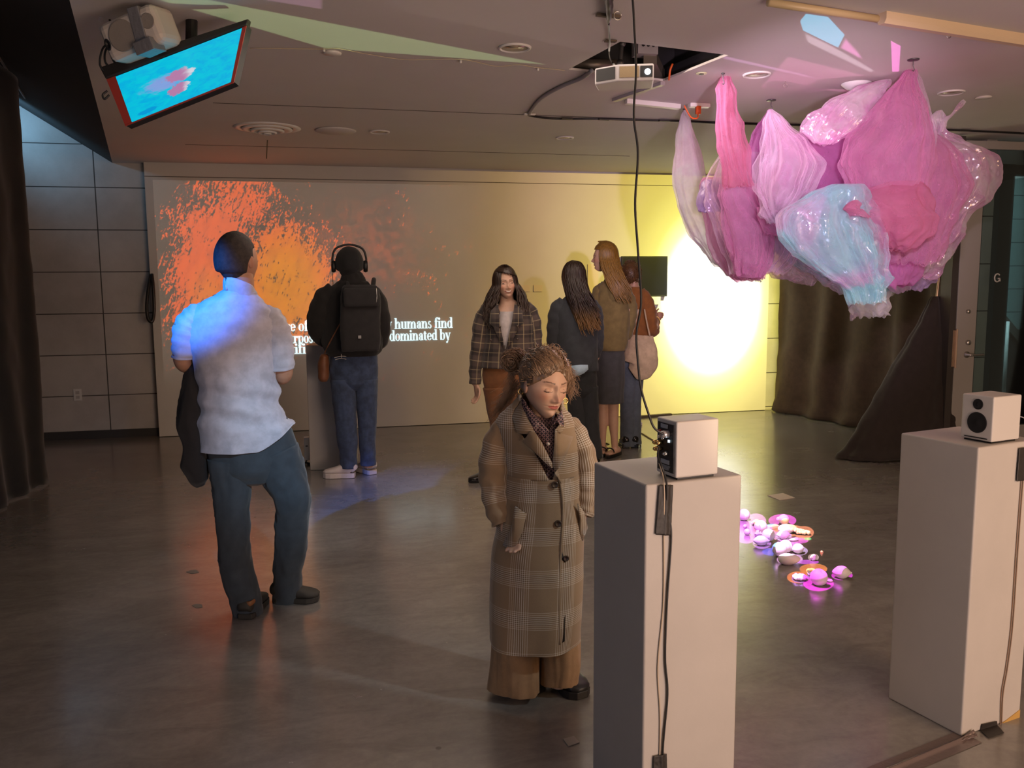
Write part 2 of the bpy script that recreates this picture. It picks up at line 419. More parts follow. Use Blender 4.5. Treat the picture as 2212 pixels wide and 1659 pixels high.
def folds(amp, f=9.0, fz=3.0, seed=0.0, axis=2):
    """cloth folds: ridged noise, stretched along an axis"""
    def d(p, q, t):
        s = [f, f, f]; s[axis] = fz
        n = noise.noise(Vector((p[0]*s[0]+seed, p[1]*s[1]+seed, p[2]*s[2]+seed)))
        r = 1-abs(noise.noise(Vector((p[0]*s[0]*1.7-seed, p[1]*s[1]*1.7, p[2]*s[2]*1.9+seed*2)))*2)
        return amp*(n*.7+(r-.5)*.6)
    return d
# ------------------------------------------------------------------ room shell
M_CONC = concrete_mat()
def wallmat(name, col, bump=.15):
    m, t, b = base_mat(name); tc = t.n.new('ShaderNodeTexCoord').outputs['Object']
    t.l.new(t.mix(t.ss(t.noise(tc, 1.3, 5, .6), .25, .75), tuple(c*.94 for c in col), col), b.inputs['Base Color'])
    b.inputs['Roughness'].default_value = .82
    bp = t.n.new('ShaderNodeBump'); bp.inputs['Strength'].default_value = bump; bp.inputs['Distance'].default_value = .002
    t.l.new(t.noise(tc, 160, 3, .6), bp.inputs['Height']); t.l.new(bp.outputs[0], b.inputs['Normal']); return m
M_CEIL = wallmat('painted_ceiling', (.60, .56, .53))
M_PANEL = wallmat('painted_panel', (.62, .60, .56), .08)
M_DARKCEIL = wallmat('dark_paint', (.035, .032, .032))
def block_mat():
    m, t, b = base_mat('painted_block'); tc = t.n.new('ShaderNodeTexCoord').outputs['Object']
    x, y, z = t.sep(tc)
    fz = t.m('FRACT', t.m('DIVIDE', t.m('SUBTRACT', z, .018), .3975)); row = t.m('FLOOR', t.m('DIVIDE', t.m('SUBTRACT', z, .018), .3975))
    fx = t.m('FRACT', t.m('DIVIDE', t.m('ADD', x, 2.04), 1.22))
    gz = t.m('LESS_THAN', fz, .022); gx = t.m('LESS_THAN', fx, .0085); g = t.m('MAXIMUM', gz, gx)
    c = t.mix(t.ss(t.noise(tc, 2.0, 6, .65), .3, .7), (.40, .38, .36), (.50, .48, .46))
    t.l.new(t.mix(g, c, (.06, .055, .05)), b.inputs['Base Color']); b.inputs['Roughness'].default_value = .75
    bp = t.n.new('ShaderNodeBump'); bp.inputs['Distance'].default_value = .006; bp.inputs['Strength'].default_value = .6
    t.l.new(t.m('SUBTRACT', t.m('MULTIPLY', t.noise(tc, 60, 4, .6), .12), g), bp.inputs['Height']); t.l.new(bp.outputs[0], b.inputs['Normal']); return m
M_BLOCK = block_mat()
M_BLACK = mat('black_plastic', (.012, .012, .013), .45)
M_BLACKM = mat('black_tape', (.020, .016, .014), .55, bump=.4, bs=90)
M_CABLE = mat('black_rubber', (.016, .015, .015), .4)
M_METAL = mat('brushed_metal', (.62, .60, .57), .3, 1.0)
M_WHITEP = mat('white_plastic', (.68, .66, .63), .4)
M_GROOVE = mat('groove_shadow_gap', (.10, .085, .07), .9)

def S(o): o['kind'] = 'structure'; return o
b = MB(); b.box((1.5, 4.0, -.05), (13, 14, .1)); S(b.build('floor', M_CONC, smooth=False))

hole = [on_z(*p, CEIL) for p in ((1228, 150), (1340, 90), (1574, 119), (1432, 175))]
lineA, lineB = on_z(243, 353, CEIL), on_z(150, 0, CEIL)
dl = (lineB-lineA).normalized()
near = lineA+dl*12.0; far = lineA-dl*.6
outer = [far, near, Vector((8, near.y, CEIL)), Vector((8, far.y, CEIL))]
b = MB(); V = outer+hole; T = [v+Vector((0, 0, .012)) for v in V]
F = [(i, (i+1) % 4, 4+(i+1) % 4, 4+i) for i in range(4)]
b.add(V+T, F+[tuple(8+k for k in f[::-1]) for f in F]+[(4+i, 4+(i+1) % 4, 12+(i+1) % 4, 12+i) for i in range(4)])
S(b.build('ceiling', M_CEIL, smooth=False))
# dark space above the opening
b = MB(); c0 = sum(hole, Vector())/4
H2 = [c0+(v-c0)*1.7+Vector((0, 0, .013)) for v in hole]; H3 = [v+Vector((0, 0, .7)) for v in H2]
b.add(H2+H3, [(4, 5, 6, 7)]+[(i, (i+1) % 4, 4+(i+1) % 4, 4+i) for i in range(4)])
S(b.build('ceiling_void', M_DARKCEIL, smooth=False))
# sloped dark soffit rising to the left
n2 = Vector((-dl.y, dl.x, 0)); n2 = n2 if n2.x < 0 else -n2
def soff(a, bb, dz=0.0): p = lineA+dl*a+n2*bb; p.z = CEIL+bb*.66+dz; return p
b = MB(); b.hexa([soff(-.6, 0), soff(12, 0), soff(12, 2.0), soff(-.6, 2.0)], [soff(-.6, 0, .1), soff(12, 0, .1), soff(12, 2.0, .1), soff(-.6, 2.0, .1)])
S(b.build('ceiling_soffit', M_DARKCEIL, smooth=False))
b = MB()
for k in range(3): 
    x = .60+.045*k; b.hexa([soff(.9, x, -.02), soff(7, x, -.02), soff(7, x+.012, -.02), soff(.9, x+.012, -.02)], [soff(.9, x, 0.004), soff(7, x, 0.004), soff(7, x+.012, .004), soff(.9, x+.012, .004)])
o = b.build('curtain_track', mat('track_grey', (.30, .30, .32), .4), smooth=False); tag(o, 'triple grey curtain track on the dark sloped soffit', 'curtain track')

# walls
b = MB(); b.box((1.2, 8.98, 2.0), (9.2, .14, 4.2)); S(b.build('wall_back', M_BLOCK, smooth=False))
pl, pr = on_y(310, 350, WALL_Y).x, on_y(1660, 640, WALL_Y).x
b = MB(); b.box(((pl+pr)/2, WALL_Y+.05, 1.325), (pr-pl, .10, 2.64), 0)
S(b.build('wall_display_panel', M_PANEL, smooth=False))
b = MB(); b.box(((pl+pr)/2, WALL_Y-.001, 2.507), (pr-pl, .004, .006)); S(b.build('trim_1', M_GROOVE, smooth=False))
b = MB(); b.box(((pl-3.4)/2, 8.895, .035), (pl+3.4, .02, .085)); S(b.build('baseboard_back', mat('dark_base', (.035, .032, .03), .6), smooth=False))
b = MB(); b.box((-3.45, 3.5, 2), (.1, 12, 4.2)); S(b.build('wall_left', M_BLOCK, smooth=False))
b = MB(); b.box((5.52, 7.60, 1.33), (.1, 2.75, 2.65)); S(b.build('wall_right', M_BLOCK, smooth=False))
for k, (p, q) in enumerate((((460, 222), (1140, 248)), ((1140, 248), (2205, 285)), ((400, 312), (1360, 337)))):
    a, c = on_z(*p, CEIL), on_z(*q, CEIL)
    b = MB(); d = (c-a).normalized(); nn = Vector((-d.y, d.x, 0))*.005
    b.hexa([a-nn-Vector((0, 0, .002)), c-nn-Vector((0, 0, .002)), c+nn-Vector((0, 0, .002)), a+nn-Vector((0, 0, .002))], [a-nn+Vector((0, 0, .003)), c-nn+Vector((0, 0, .003)), c+nn+Vector((0, 0, .003)), a+nn+Vector((0, 0, .003))])
    S(b.build('trim_%d' % (k+2), M_GROOVE, smooth=False))

# ------------------------------------------------------------------ door and what is seen through it
DY = 6.05
M_FRAME = mat('grey_door_paint', (.33, .31, .285), .42)
def glass_mat(name='clear_glass', tint=(.72, .80, .80)):
    m, t, b = base_mat(name); out = [n for n in t.n if n.type == 'OUTPUT_MATERIAL'][0]
    tr = t.n.new('ShaderNodeBsdfTransparent'); tr.inputs[0].default_value = (*tint, 1)
    gl = t.n.new('ShaderNodeBsdfGlossy'); gl.inputs['Roughness'].default_value = .02
    fr = t.n.new('ShaderNodeFresnel'); fr.inputs[0].default_value = 1.45
    mx = t.n.new('ShaderNodeMixShader'); t.l.new(fr.outputs[0], mx.inputs[0]); t.l.new(tr.outputs[0], mx.inputs[1]); t.l.new(gl.outputs[0], mx.inputs[2])
    t.l.new(mx.outputs[0], out.inputs[0]); return m
dx0, dx1, dx2, dx3 = 5.10, 5.29, 6.06, 6.24
root = bpy.data.objects.new('door_1', None); COL.objects.link(root); root.location = (dx0, DY, 0); root['kind'] = 'structure'
def loc(b): b.v = [(x-dx0, y-DY, z) for x, y, z in b.v]; return b
b = MB(); b.box(((dx0+dx1)/2, DY, 1.30), (dx1-dx0, .05, 2.58)); b.box(((dx2+dx3)/2, DY, 1.30), (dx3-dx2, .05, 2.58))
b.box(((dx1+dx2)/2, DY, 2.56), (dx2-dx1, .05, .065)); b.box(((dx1+dx2)/2, DY, .13), (dx2-dx1, .05, .24))
loc(b).build('door_leaf', M_FRAME, root, smooth=False, bevel=.004)
b = MB(); b.box(((dx1+dx2)/2, DY, 1.39), (dx2-dx1, .008, 2.28)); loc(b).build('glass_pane', glass_mat(), root, smooth=False)
hx = on_y(2088, 766, DY-.03)
b = MB(); Rx = Matrix.Rotation(pi/2, 3, 'X')
b.lathe([(0, 0), (.026, 0), (.026, .008), (.012, .012), (.012, .05)], (hx.x, hx.y, hx.z), 24, Rx)
b.tube([(hx.x, hx.y-.05, hx.z), (hx.x+.03, hx.y-.055, hx.z), (hx.x+.12, hx.y-.05, hx.z)], .0095, 12)
loc(b).build('lever_handle', M_METAL, root)
for py, rr in ((740, .021), (673, .017)):
    p = on_y(2091, py, DY-.03); b = MB(); b.lathe([(0, 0.018), (rr*.8, .018), (rr, .012), (rr, 0)], p, 24, Rx); loc(b).build('lock_cylinder', M_METAL, root)
b = MB(); b.box((dx0-.022, DY-.03, .92), (.035, .02, .30)); b.tube([(dx0-.008, DY-.045, .76), (dx0-.008, DY-.045, 1.08)], .009, 10)
loc(b).build('hinge', mat('tan_hinge', (.50, .36, .25), .4, .6), root, smooth=False)
b = MB(); b.box((dx0-.05, DY+.02, 1.31), (.06, .12, 2.62)); S(b.build('trim_5', mat('dark_jamb', (.045, .038, .033), .5), smooth=False))
b = MB(); b.box((7.2, DY+.05, 1.31), (1.9, .1, 2.65)); S(b.build('wall_front_right', M_PANEL, smooth=False))
# letter on the glass
p = on_y(2154, 600, DY-.006); b = MB()
pts = []
for k in range(0, 15):
    a = radians(40+k*20); pts.append((p.x+.026*cos(a), DY-.007, p.z+.033*sin(a)))
b.tube(pts, .0055, 6, 1); b.box((p.x+.018, DY-.007, p.z-.006), (.022, .008, .010)); b.box((p.x+.026, DY-.007, p.z-.016), (.008, .008, .028))
o = b.build('sign_letter', mat('white_vinyl', (.6, .6, .58), .6), root, smooth=False); o.location = (-dx0, -DY, 0)

# outside things, seen through the glass
M_SIDING, ts, bs_ = base_mat('teal_siding'); tc = ts.n.new('ShaderNodeTexCoord').outputs['Object']; z = ts.sep(tc)[2]
g = ts.m('LESS_THAN', ts.m('FRACT', ts.m('DIVIDE', z, .33)), .035)
ts.l.new(ts.mix(g, (.34, .50, .50), (.10, .17, .18)), bs_.inputs['Base Color'])
b = MB(); b.box((9.3, 10.5, 1.9), (4.2, .12, 4.4)); S(b.build('wall_outside', M_SIDING, smooth=False))
b = MB(); p0, p1 = on_y(2138, 600, 7.6), on_y(2168, 600, 7.6); b.box(((p0.x+p1.x)/2, 7.6, 1.45), (p1.x-p0.x, .14, 2.9))
S(b.build('trim_6', mat('dark_mullion', (.05, .04, .035), .5), smooth=False))
b = MB(); b.box((6.9, 7.62, 2.62), (1.9, .12, .16)); S(b.build('trim_7', bpy.data.materials['dark_mullion'], smooth=False))
root = empty('railing', on_y(2190, 850, 8.2)*1.0, 'dark outdoor stair railing with a sloped cap beyond the glass door', 'railing'); rl = root.location.copy(); rl.z = 0; root.location = rl
def lc(b, r): b.v = [(x-r.location.x, y-r.location.y, z-r.location.z) for x, y, z in b.v]; return b
a, c = on_y(2172, 680, 8.2), on_y(2290, 820, 8.2)
b = MB(); b.hexa([a+Vector((0, 0, -.12)), c+Vector((0, 0, -.12)), c+Vector((0, .06, -.12)), a+Vector((0, .06, -.12))], [a, c, c+Vector((0, .06, 0)), a+Vector((0, .06, 0))])
lc(b, root).build('cap_rail', mat('dark_timber', (.085, .075, .065), .6), root, smooth=False)
b = MB(); b.box(((a.x+c.x)/2+.12, 8.24, .45), (c.x-a.x, .03, .9)); lc(b, root).build('side_panel', mat('dark_panel', (.03, .03, .032), .5), root, smooth=False)
pp = on_y(2176, 720, 8.15); b = MB(); b.tube([(pp.x, 8.15, .0), (pp.x, 8.15, 1.0)], .018, 12); lc(b, root).build('post', M_WHITEP, root)
a = on_y(2122, 640, 7.9); b = MB(); b.box((a.x, 7.9, .75), (.16, .1, 1.5))
tag(b.build('bollard', mat('grey_metal', (.25, .25, .24), .5), bevel=.02), 'grey upright post seen through the glass door left of the dark mullion', 'post')

# ------------------------------------------------------------------ curtains
M_CURT_L = cloth_mat('black_curtain_cloth', (.010, .010, .012), 80)
M_CURT_R = cloth_mat('brown_black_drape', (.048, .026, .013), 80, sheen=.05)
def drape_wall(name, path, ztop, pleat, amp, m, label, seed, pool=.12, n=260, nz=60, parent=None):
    P = cr([Vector((*p, 0)) for p in path], 40); L = [0]
    for i in range(1, len(P)): L.append(L[-1]+(P[i]-P[i-1]).length)
    def at(s):
        s *= L[-1]
        for i in range(1, len(P)):
            if L[i] >= s:
                u = (s-L[i-1])/max(L[i]-L[i-1], 1e-6); q = P[i-1].lerp(P[i], u); tg = (P[i]-P[i-1]).normalized(); return q, Vector((-tg.y, tg.x, 0))
        return P[-1], Vector((0, 1, 0))
    def fn(u, v):
        q, nr = at(u); zt = ztop(q) if callable(ztop) else ztop; z = v*zt
        a = u*L[-1]*pleat+seed
        w = sin(a*2*pi+1.5*noise.noise(Vector((a*.7, z*.8, seed))))*.6+noise.noise(Vector((a*1.5, z*.5, seed*2)))*.9
        wr = .25*noise.noise(Vector((a*2.5, z*6, seed)))
        k = 1.0-.35*v; o = nr*(amp*(w+wr)*k)
        if v < .05: o += nr*(-pool*(1-v/.05)*(.5+.7*noise.noise(Vector((a*1.3, 0, seed+5))))) 
        return q+o+Vector((0, 0, z+.012+(.02*abs(noise.noise(Vector((a*3, 1, 1)))) if v < .03 else 0)))
    b = MB(); b.grid(fn, n, nz, su=L[-1], sv=2.6); o = b.build(name, m, parent, solid=.004)
    return tag(o, label, 'curtain')
def slopez(q):
    d = (q-lineA); bb = d.x*n2.x+d.y*n2.y; return CEIL+max(bb, 0)*.66-.05
drape_wall('curtain', [(-2.20, 2.0), (-2.22, 4.2), (-2.18, 5.9), (-2.08, 6.75), (-2.06, 6.95)], slopez, 3.0, .035, M_CURT_L, 'black floor-length curtain hanging under the dark soffit at the left', 3.1, pool=.02)
drape_wall('curtain', [(5.06, 8.76), (5.16, 8.2), (5.30, 7.5), (5.32, 6.8), (5.16, 6.25)], 2.60, 1.9, .062, M_CURT_R, 'dark brown floor-length drape along the right wall beside the yellow-lit panel', 8.3, pool=.16, n=300)

# ------------------------------------------------------------------ ceiling fittings
def ceil_root(name, px, py, label, cat, group=None):
    p = on_z(px, py, CEIL); return empty(name, (p.x, p.y, CEIL), label, cat, group=group)
def downlight(px, py, r, label):
    root = ceil_root('downlight', px, py, label, 'ceiling light', 'recessed ceiling downlights')
    b = MB(); b.lathe([(r*.80, .0), (r*.84, -.010), (r*.97, -.009), (r, -.0005), (r*.97, 0)], n=40); b.build('trim_ring', M_WHITEP, root)
    b = MB(); b.lathe([(r*.82, -.004), (r*.80, -.002), (r*.62, -.0012), (0.001, -.0010)], n=40); b.build('reflector', mat('warm_reflector', (.55, .47, .34), .25, .7), root)
downlight(1112, 102, .082, 'large recessed downlight in mid ceiling, nearest to the picture top')
downlight(820, 284, .078, 'recessed downlight right of the round blank cover plate')
downlight(1220, 297, .074, 'recessed downlight near the back wall left of the hanging black cord')
downlight(1635, 160, .078, 'recessed downlight behind the tall pink tulle cone')
downlight(2055, 199, .080, 'recessed downlight at the right above the tail of the plastic cloud')
def disc(px, py, r, name, label, cat='ceiling plate', h=.012):
    root = ceil_root(name, px, py, label, cat); b = MB(); b.lathe([(r*.92, 0), (r, -.004), (r*.95, -h), (0.001, -h*1.1)], n=40); b.build('plate', M_CEIL if r > .05 else M_WHITEP, root); return root
disc(725, 281, .155, 'cover_plate', 'large round blank cover plate beside the round air diffuser')
disc(2125, 209, .048, 'cover_plate', 'small round ceiling plate at far right', h=.01)
disc(718, 112, .045, 'sprinkler_cover', 'small round sprinkler cap with a thin wire behind it', h=.012)
root = ceil_root('air_diffuser', 577, 276, 'round stepped ceiling air diffuser with a dry stalk hanging from it', 'air vent')
for k, (r, z) in enumerate(((.245, -.006), (.185, -.018), (.125, -.03), (.070, -.042), (.03, -.05))):
    b = MB(); b.lathe([(r*.70, z+.02), (r*.80, z-.004), (r, z+.004), (r*.98, z+.012), (r*.75, z+.03)], n=48); b.build('ring', M_WHITEP, root)
b = MB(); b.lathe([(.20, .0), (.001, .001)], n=40); b.v = [(x, y, z-.002) for x, y, z in b.v]; b.build('throat', M_GROOVE, root)
p = on_z(577, 288, CEIL); b = MB(); b.tube([(p.x, p.y, CEIL-.05), (p.x-.006, p.y, CEIL-.12), (p.x-.012, p.y, CEIL-.19)], .004, 6)
tag(b.build('dry_stalk', mat('dry_stalk', (.12, .09, .05), .8)), 'thin dry stalk dangling from the round air diffuser', 'stalk')
# smoke detector
root = ceil_root('smoke_detector', 1850, 180, 'white cone-shaped smoke detector above the plastic cloud', 'smoke detector')
b = MB(); b.lathe([(.085, 0), (.085, -.006), (.055, -.03), (.035, -.035), (.034, -.075), (.028, -.085), (.001, -.087)], n=40); b.build('housing', M_WHITEP, root)
for rr in range(2):
    b = MB()
    for k in range(12): a = 2*pi*k/12; b.box((.0345*cos(a), .0345*sin(a), -.056-.012*rr), (.004, .010, .006), a)
    b.build('vent_slot', M_BLACK, root, smooth=False)
# conduit along top right
a, c = on_z(1660, -6, CEIL), on_z(1905, 32, CEIL); c2, d = on_z(1905, 27, CEIL), on_z(2230, 80, CEIL)
b = MB(); b.tube([a-Vector((0, 0, .02)), c-Vector((0, 0, .02))], .016, 12, 1); tag(b.build('ceiling_pipe', mat('cream_pipe', (.55, .42, .24), .4)), 'thin cream pipe along the ceiling at the top edge', 'pipe')
b = MB(); dd = (d-c2).normalized(); nn = Vector((-dd.y, dd.x, 0))*.026
prof = [(-1, 0), (-1, -.030), (-.6, -.048), (.6, -.048), (1, -.030), (1, 0)]
b.prism([c2+nn*u+Vector((0, 0, v)) for u, v in prof], d-c2); tag(b.build('light_trough', mat('cream_metal', (.62, .48, .33), .4), smooth=False), 'long cream metal fixture trough on the ceiling at top right', 'light trough')
# ring screws
for px, py, lab in ((2050, 72, 'small metal ring screw under the cream trough at top right'), (1697, 182, 'small metal ring screw right of the tulle cone downlight')):
    p = on_z(px, py-6, CEIL); b = MB(); b.tube([(p.x, p.y, CEIL), (p.x, p.y, CEIL-.012)], .002, 6)
    b.tube([(p.x+.011*cos(q*pi/8), p.y, CEIL-.023+.011*sin(q*pi/8)) for q in range(17)], .002, 6, 1); tag(b.build('ring_screw', M_METAL), lab, 'ring screw')
for px, py, lab in ((218, 42, 'metal ring screw in the ceiling left of the taped speaker, upper one'), (222, 71, 'metal ring screw in the ceiling left of the taped speaker, lower one')):
    p = on_z(px, py-6, CEIL); b = MB(); b.tube([(p.x+.011*cos(q*pi/8), p.y, CEIL-.012+.011*sin(q*pi/8)) for q in range(17)], .0012, 6, 1); tag(b.build('ring_screw', M_METAL), lab, 'ring screw')
# thin wire with two nodes
pts = [on_z(x, y, CEIL-.006) for x, y in ((540, 104), (690, 106), (730, 105), (800, 118), (880, 129), (995, 128), (1070, 143), (1120, 140), (1160, 146), (1220, 152))]
root = empty('thin_wire', pts[0], 'thin pale wire clipped across the ceiling with two small nodes', 'wire')
b = MB(); b.tube(pts, .0016, 6, 5); lc(b, root).build('wire', mat('pale_wire', (.55, .46, .30), .5), root)
for x, y in ((700, 104), (995, 129), (1162, 146)):
    b = MB(); b.lathe([(.006, 0), (.006, -.016), (.001, -.018)], on_z(x, y, CEIL), 12); lc(b, root).build('clip', M_WHITEP, root)
# white raceway cable from the opening
pts = [on_z(x, y, CEIL-.012) for x, y in ((1278, 152), (1258, 168), (1215, 186), (1180, 205), (1160, 222), (1142, 247))]
b = MB(); b.tube(pts, .011, 8, 6); tag(b.build('sheathed_cable', mat('grey_sheath', (.30, .29, .32), .5)), 'thick grey sheathed cable curving from the ceiling opening to the seam', 'cable')
pts = [on_z(x, y, CEIL-.008) for x, y in ((1142, 249), (1170, 254), (1220, 257), (1300, 257), (1480, 262), (1560, 266), (1720, 270), (1900, 276), (2060, 281), (2225, 289))]
b = MB(); b.tube(pts, .0075, 8, 6); tag(b.build('seam_cable', M_CABLE), 'long black cable taped along the ceiling seam', 'cable')
for k, (px, py) in enumerate(((1144, 247), (1225, 256), (1305, 258), (1435, 261), (1905, 277), (2085, 282))):
    p = on_z(px, py, CEIL-.013); b = MB(); b.box(p, (.08, .03, .01), .0); tag(b.build('tape_strip', M_BLACKM if k else M_WHITEP, smooth=False, bevel=.003), ('white clip where the sheathed cable meets the seam', 'black tape strip on the seam cable, leftmost', 'black tape strip on the seam cable left of the hanging cord', 'black tape strip on the seam cable right of the hanging cord', 'black tape strip on the seam cable behind the pink cloud', 'black tape strip on the seam cable above the door')[k], 'tape')
# aluminium strip below the opening and white raceway with adapters
a, c = on_z(1326, 213, CEIL), on_z(1432, 176, CEIL)
b = MB(); dd = (c-a).normalized(); nn = Vector((-dd.y, dd.x, 0))*.016
b.prism([a+nn*u+Vector((0, 0, v)) for u, v in ((-1, 0), (-1, -.02), (1, -.02), (1, 0))], c-a); tag(b.build('ceiling_track', mat('lilac_grey_metal', (.42, .39, .42), .35, .4), smooth=False, bevel=.003), 'grey metal strip running from the opening corner to the left', 'metal strip')
a, c = on_z(1352, 214, CEIL), on_z(1468, 226, CEIL)
root = empty('cable_raceway', a, 'white plastic raceway on the ceiling with power adapters at its right end', 'raceway')
b = MB(); b.prism([a+Vector((0, u, v)) for u, v in ((-.025, 0), (-.025, -.03), (.025, -.03), (.025, 0))], c-a); lc(b, root).build('channel', M_WHITEP, root, smooth=False, bevel=.004)
p = on_z(1510, 224, CEIL); b = MB(); b.box((p.x, p.y, CEIL-.012), (.14, .05, .024)); lc(b, root).build('socket_plate', M_WHITEP, root, smooth=False, bevel=.004)
p = on_z(1508, 233, CEIL-.03)
b = MB(); b.box((p.x, p.y, CEIL-.045), (.028, .03, .05)); b.tube([p+Vector((0, 0, -.04)), p+Vector((-.005, 0, -.065)), p+Vector((-.05, 0, -.06)), on_z(1478, 228, CEIL-.02)], .005, 8)
tag(b.build('orange_plug', mat('orange_plastic', (.75, .12, .02), .4)), 'orange power plug with a short looped cord in the ceiling socket', 'plug')
p = on_z(1515, 158, CEIL); root = empty('recessed_socket', p, 'small round recessed ceiling socket right of the opening', 'socket')
b = MB(); b.lathe([(.030, 0), (.030, -.004), (.026, -.005), (.001, -.005)], p, 24); lc(b, root).build('ring', mat('cream_lit', (.6, .6, .35), .4), root)
b = MB(); b.box((p.x, p.y, CEIL-.006), (.022, .02, .005)); lc(b, root).build('slot', M_BLACK, root, smooth=False)

# ------------------------------------------------------------------ ceiling opening contents
M_DUCT = mat('duct_metal', (.24, .20, .17), .4, .6)
p = on_z(1393, 103, CEIL+.17); b = MB(); b.box(p, (.12, .10, .09)); 
for k in range(3): b.lathe([(.0, 0), (.009, 0), (.009, .004)], (p.x-.03+.03*k, p.y-.052, p.z), 12, Matrix.Rotation(pi/2, 3, 'X'), mi=1)
tag(b.build('junction_box', [mat('lilac_box', (.42, .37, .40), .5), M_BLACK], smooth=False), 'pale metal junction box with three holes inside the ceiling opening', 'junction box')
b = MB(); a = on_z(1408, 138, CEIL+.08); c = on_z(1425, 172, CEIL+.02); b.prism([a+Vector((x, 0, z)) for x, z in ((-.05, 0), (.03, 0), (.03, .06), (-.05, .06))], c-a)
tag(b.build('flexible_duct', M_DUCT, smooth=False), 'brown ribbed duct piece slanting inside the ceiling opening', 'duct')
b = MB(); a = on_z(1240, 138, CEIL+.05); c = on_z(1330, 140, CEIL+.06); b.tube([a, c], .03, 16, 1); tag(b.build('duct_pipe', M_DUCT), 'brown pipe inside the left corner of the ceiling opening', 'pipe')
a, c = on_z(1440, 172, CEIL+.03), on_z(1566, 121, CEIL+.03); b = MB(); b.prism([a+Vector((0, u, v)) for u, v in ((0, 0), (.04, 0), (.04, .07), (0, .07))], c-a)
tag(b.build('opening_lip', mat('dark_steel', (.05, .05, .055), .4, .5), smooth=False), 'dark steel lip along the right side of the ceiling opening', 'steel lip')
pts = [on_z(1453, 138, CEIL+.06), on_z(1448, 150, CEIL+.03), on_z(1446, 163, CEIL), on_z(1445, 172, CEIL-.015)]
b = MB(); b.tube(pts, .006, 8); tag(b.build('orange_cable', bpy.data.materials['orange_plastic']), 'short orange cable at the right lip of the ceiling opening', 'cable')
# projector
pc = on_z(1342, 168, CEIL-.075)
root = empty('projector', pc, 'white ceiling projector with a glowing lens hanging from the opening', 'projector', rz=-.30)
b = MB(); b.v = []; poly = [(-.14, -.05), (-.02, -.125), (.16, -.125), (.17, .07), (-.12, .09)]
b.prism([(x, y, -.045) for x, y in poly], (0, 0, .085)); b.build('housing', mat('projector_white', (.52, .49, .50), .42), root, smooth=False, bevel=.008)
b = MB(); b.box((.035, -.127, .0), (.10, .006, .055)); b.build('grille', mat('tan_grille', (.30, .22, .12), .5, bump=.8, bs=300), root, smooth=False)
b = MB(); b.box((.122, -.127, .0), (.062, .006, .055)); b.build('lens_window', M_BLACK, root, smooth=False)
b = MB(); b.lathe([(.001, .006), (.013, .004), (.015, 0)], (.128, -.131, -.002), 20, Matrix.Rotation(pi/2, 3, 'X')); b.build('lens', mat('lit_lens', (.8, .9, 1), .2, emit=(.85, .93, 1), es=14), root)
b = MB(); b.box((-.085, -.088, .0), (.11, .004, .06), R=Matrix.Rotation(-.56, 3, 'Z')); b.build('side_vent', M_BLACK, root, smooth=False)
root2 = empty('projector_mount', pc+Vector((0, .02, .05)), 'dark articulated arm holding the white projector', 'mount')
b = MB(); b.tube([(0, 0, 0), (.005, 0, .09), (.02, 0, .2)], .012, 12); b.ball((0, 0, .03), .02); b.ball((.012, 0, .13), .018); b.box((.03, 0, .21), (.07, .05, .02)); b.build('arm', mat('arm_dark', (.06, .055, .055), .4, .5), root2)
# taped cable bundle hanging at the top
p = on_z(1310, 0, CEIL)
root = empty('taped_cable_bundle', p, 'brown cable bundle wrapped in dark tape at the top of the picture', 'cable bundle')
b = MB(); A = on_z(1302, -30, CEIL-.01); 
q0 = [on_z(x, y, CEIL-.02) for x, y in ((1314, -30), (1315, 0), (1316, 25), (1314, 50))]
b.loft([(q0[0], .030, .014), (q0[1], .026, .016), (q0[2], .022, .014), (q0[3], .004, .004)], 16, 6, disp=folds(.006, 30, 30, 2)); lc(b, root).build('wrap', M_BLACKM, root)
b = MB(); c = on_z(1314, 34, CEIL-.012); b.box(c, (.11, .02, .012), .08); lc(b, root).build('tape_cross', mat('brown_tape', (.10, .07, .045), .6), root, smooth=False)
b = MB(); c = on_z(1334, 34, CEIL-.03); b.tube([c+Vector((.017*cos(q*pi/8), 0, .017*sin(q*pi/8))) for q in range(17)], .0025, 6, 1); lc(b, root).build('ring', M_METAL, root)
b = MB(); b.tube([on_z(1315, 50, CEIL-.02), on_z(1316, 70, CEIL-.01), on_z(1317, 92, CEIL-.012), on_z(1316, 118, CEIL+.02), on_z(1322, 135, CEIL), on_z(1330, 142, CEIL-.03)], .004, 8); lc(b, root).build('cord', M_CABLE, root)
b = MB(); c = on_z(1319, 89, CEIL-.008); b.box(c, (.055, .03, .006)); lc(b, root).build('tape_pad', bpy.data.materials['brown_tape'], root, smooth=False)
# ------------------------------------------------------------------ pedestals
M_PED = mat('pedestal_paint', (.43, .40, .37), .5, 0, .04, 3, .15, 60)
M_SPK = mat('white_lacquer', (.52, .49, .46), .35)
def on_plane(px, py, o, n):
    v = ray(px, py); o = Vector(o); return CAM+v*((o-CAM).dot(n)/v.dot(n))
def pedestal(mx, my, a, w1, w2, H, label):
    root = empty('pedestal', (mx, my, 0), label, 'pedestal', rz=pi/2-a)
    b = MB(); b.box((w2/2, w1/2, H/2), (w2, w1, H)); b.build('body', M_PED, root, smooth=False, bevel=.006); return root
P1 = (Vector((.8197, 2.0535, 0)), pi/2-1.42686, .3010, .3048, .9698)
P2 = (Vector((2.0155, 2.2544, 0)), pi/2-1.3494, .2962, .2932, .9698)
r1 = pedestal(.8197, 2.0535, 1.42686, .3048, .3010, .9698, 'tall white pedestal beside the woman in the long coat, cut by the bottom edge')
r2 = pedestal(2.0155, 2.2544, 1.3494, .2932, .2962, .9698, 'tall white pedestal at the right edge carrying the speaker with two dark cones')
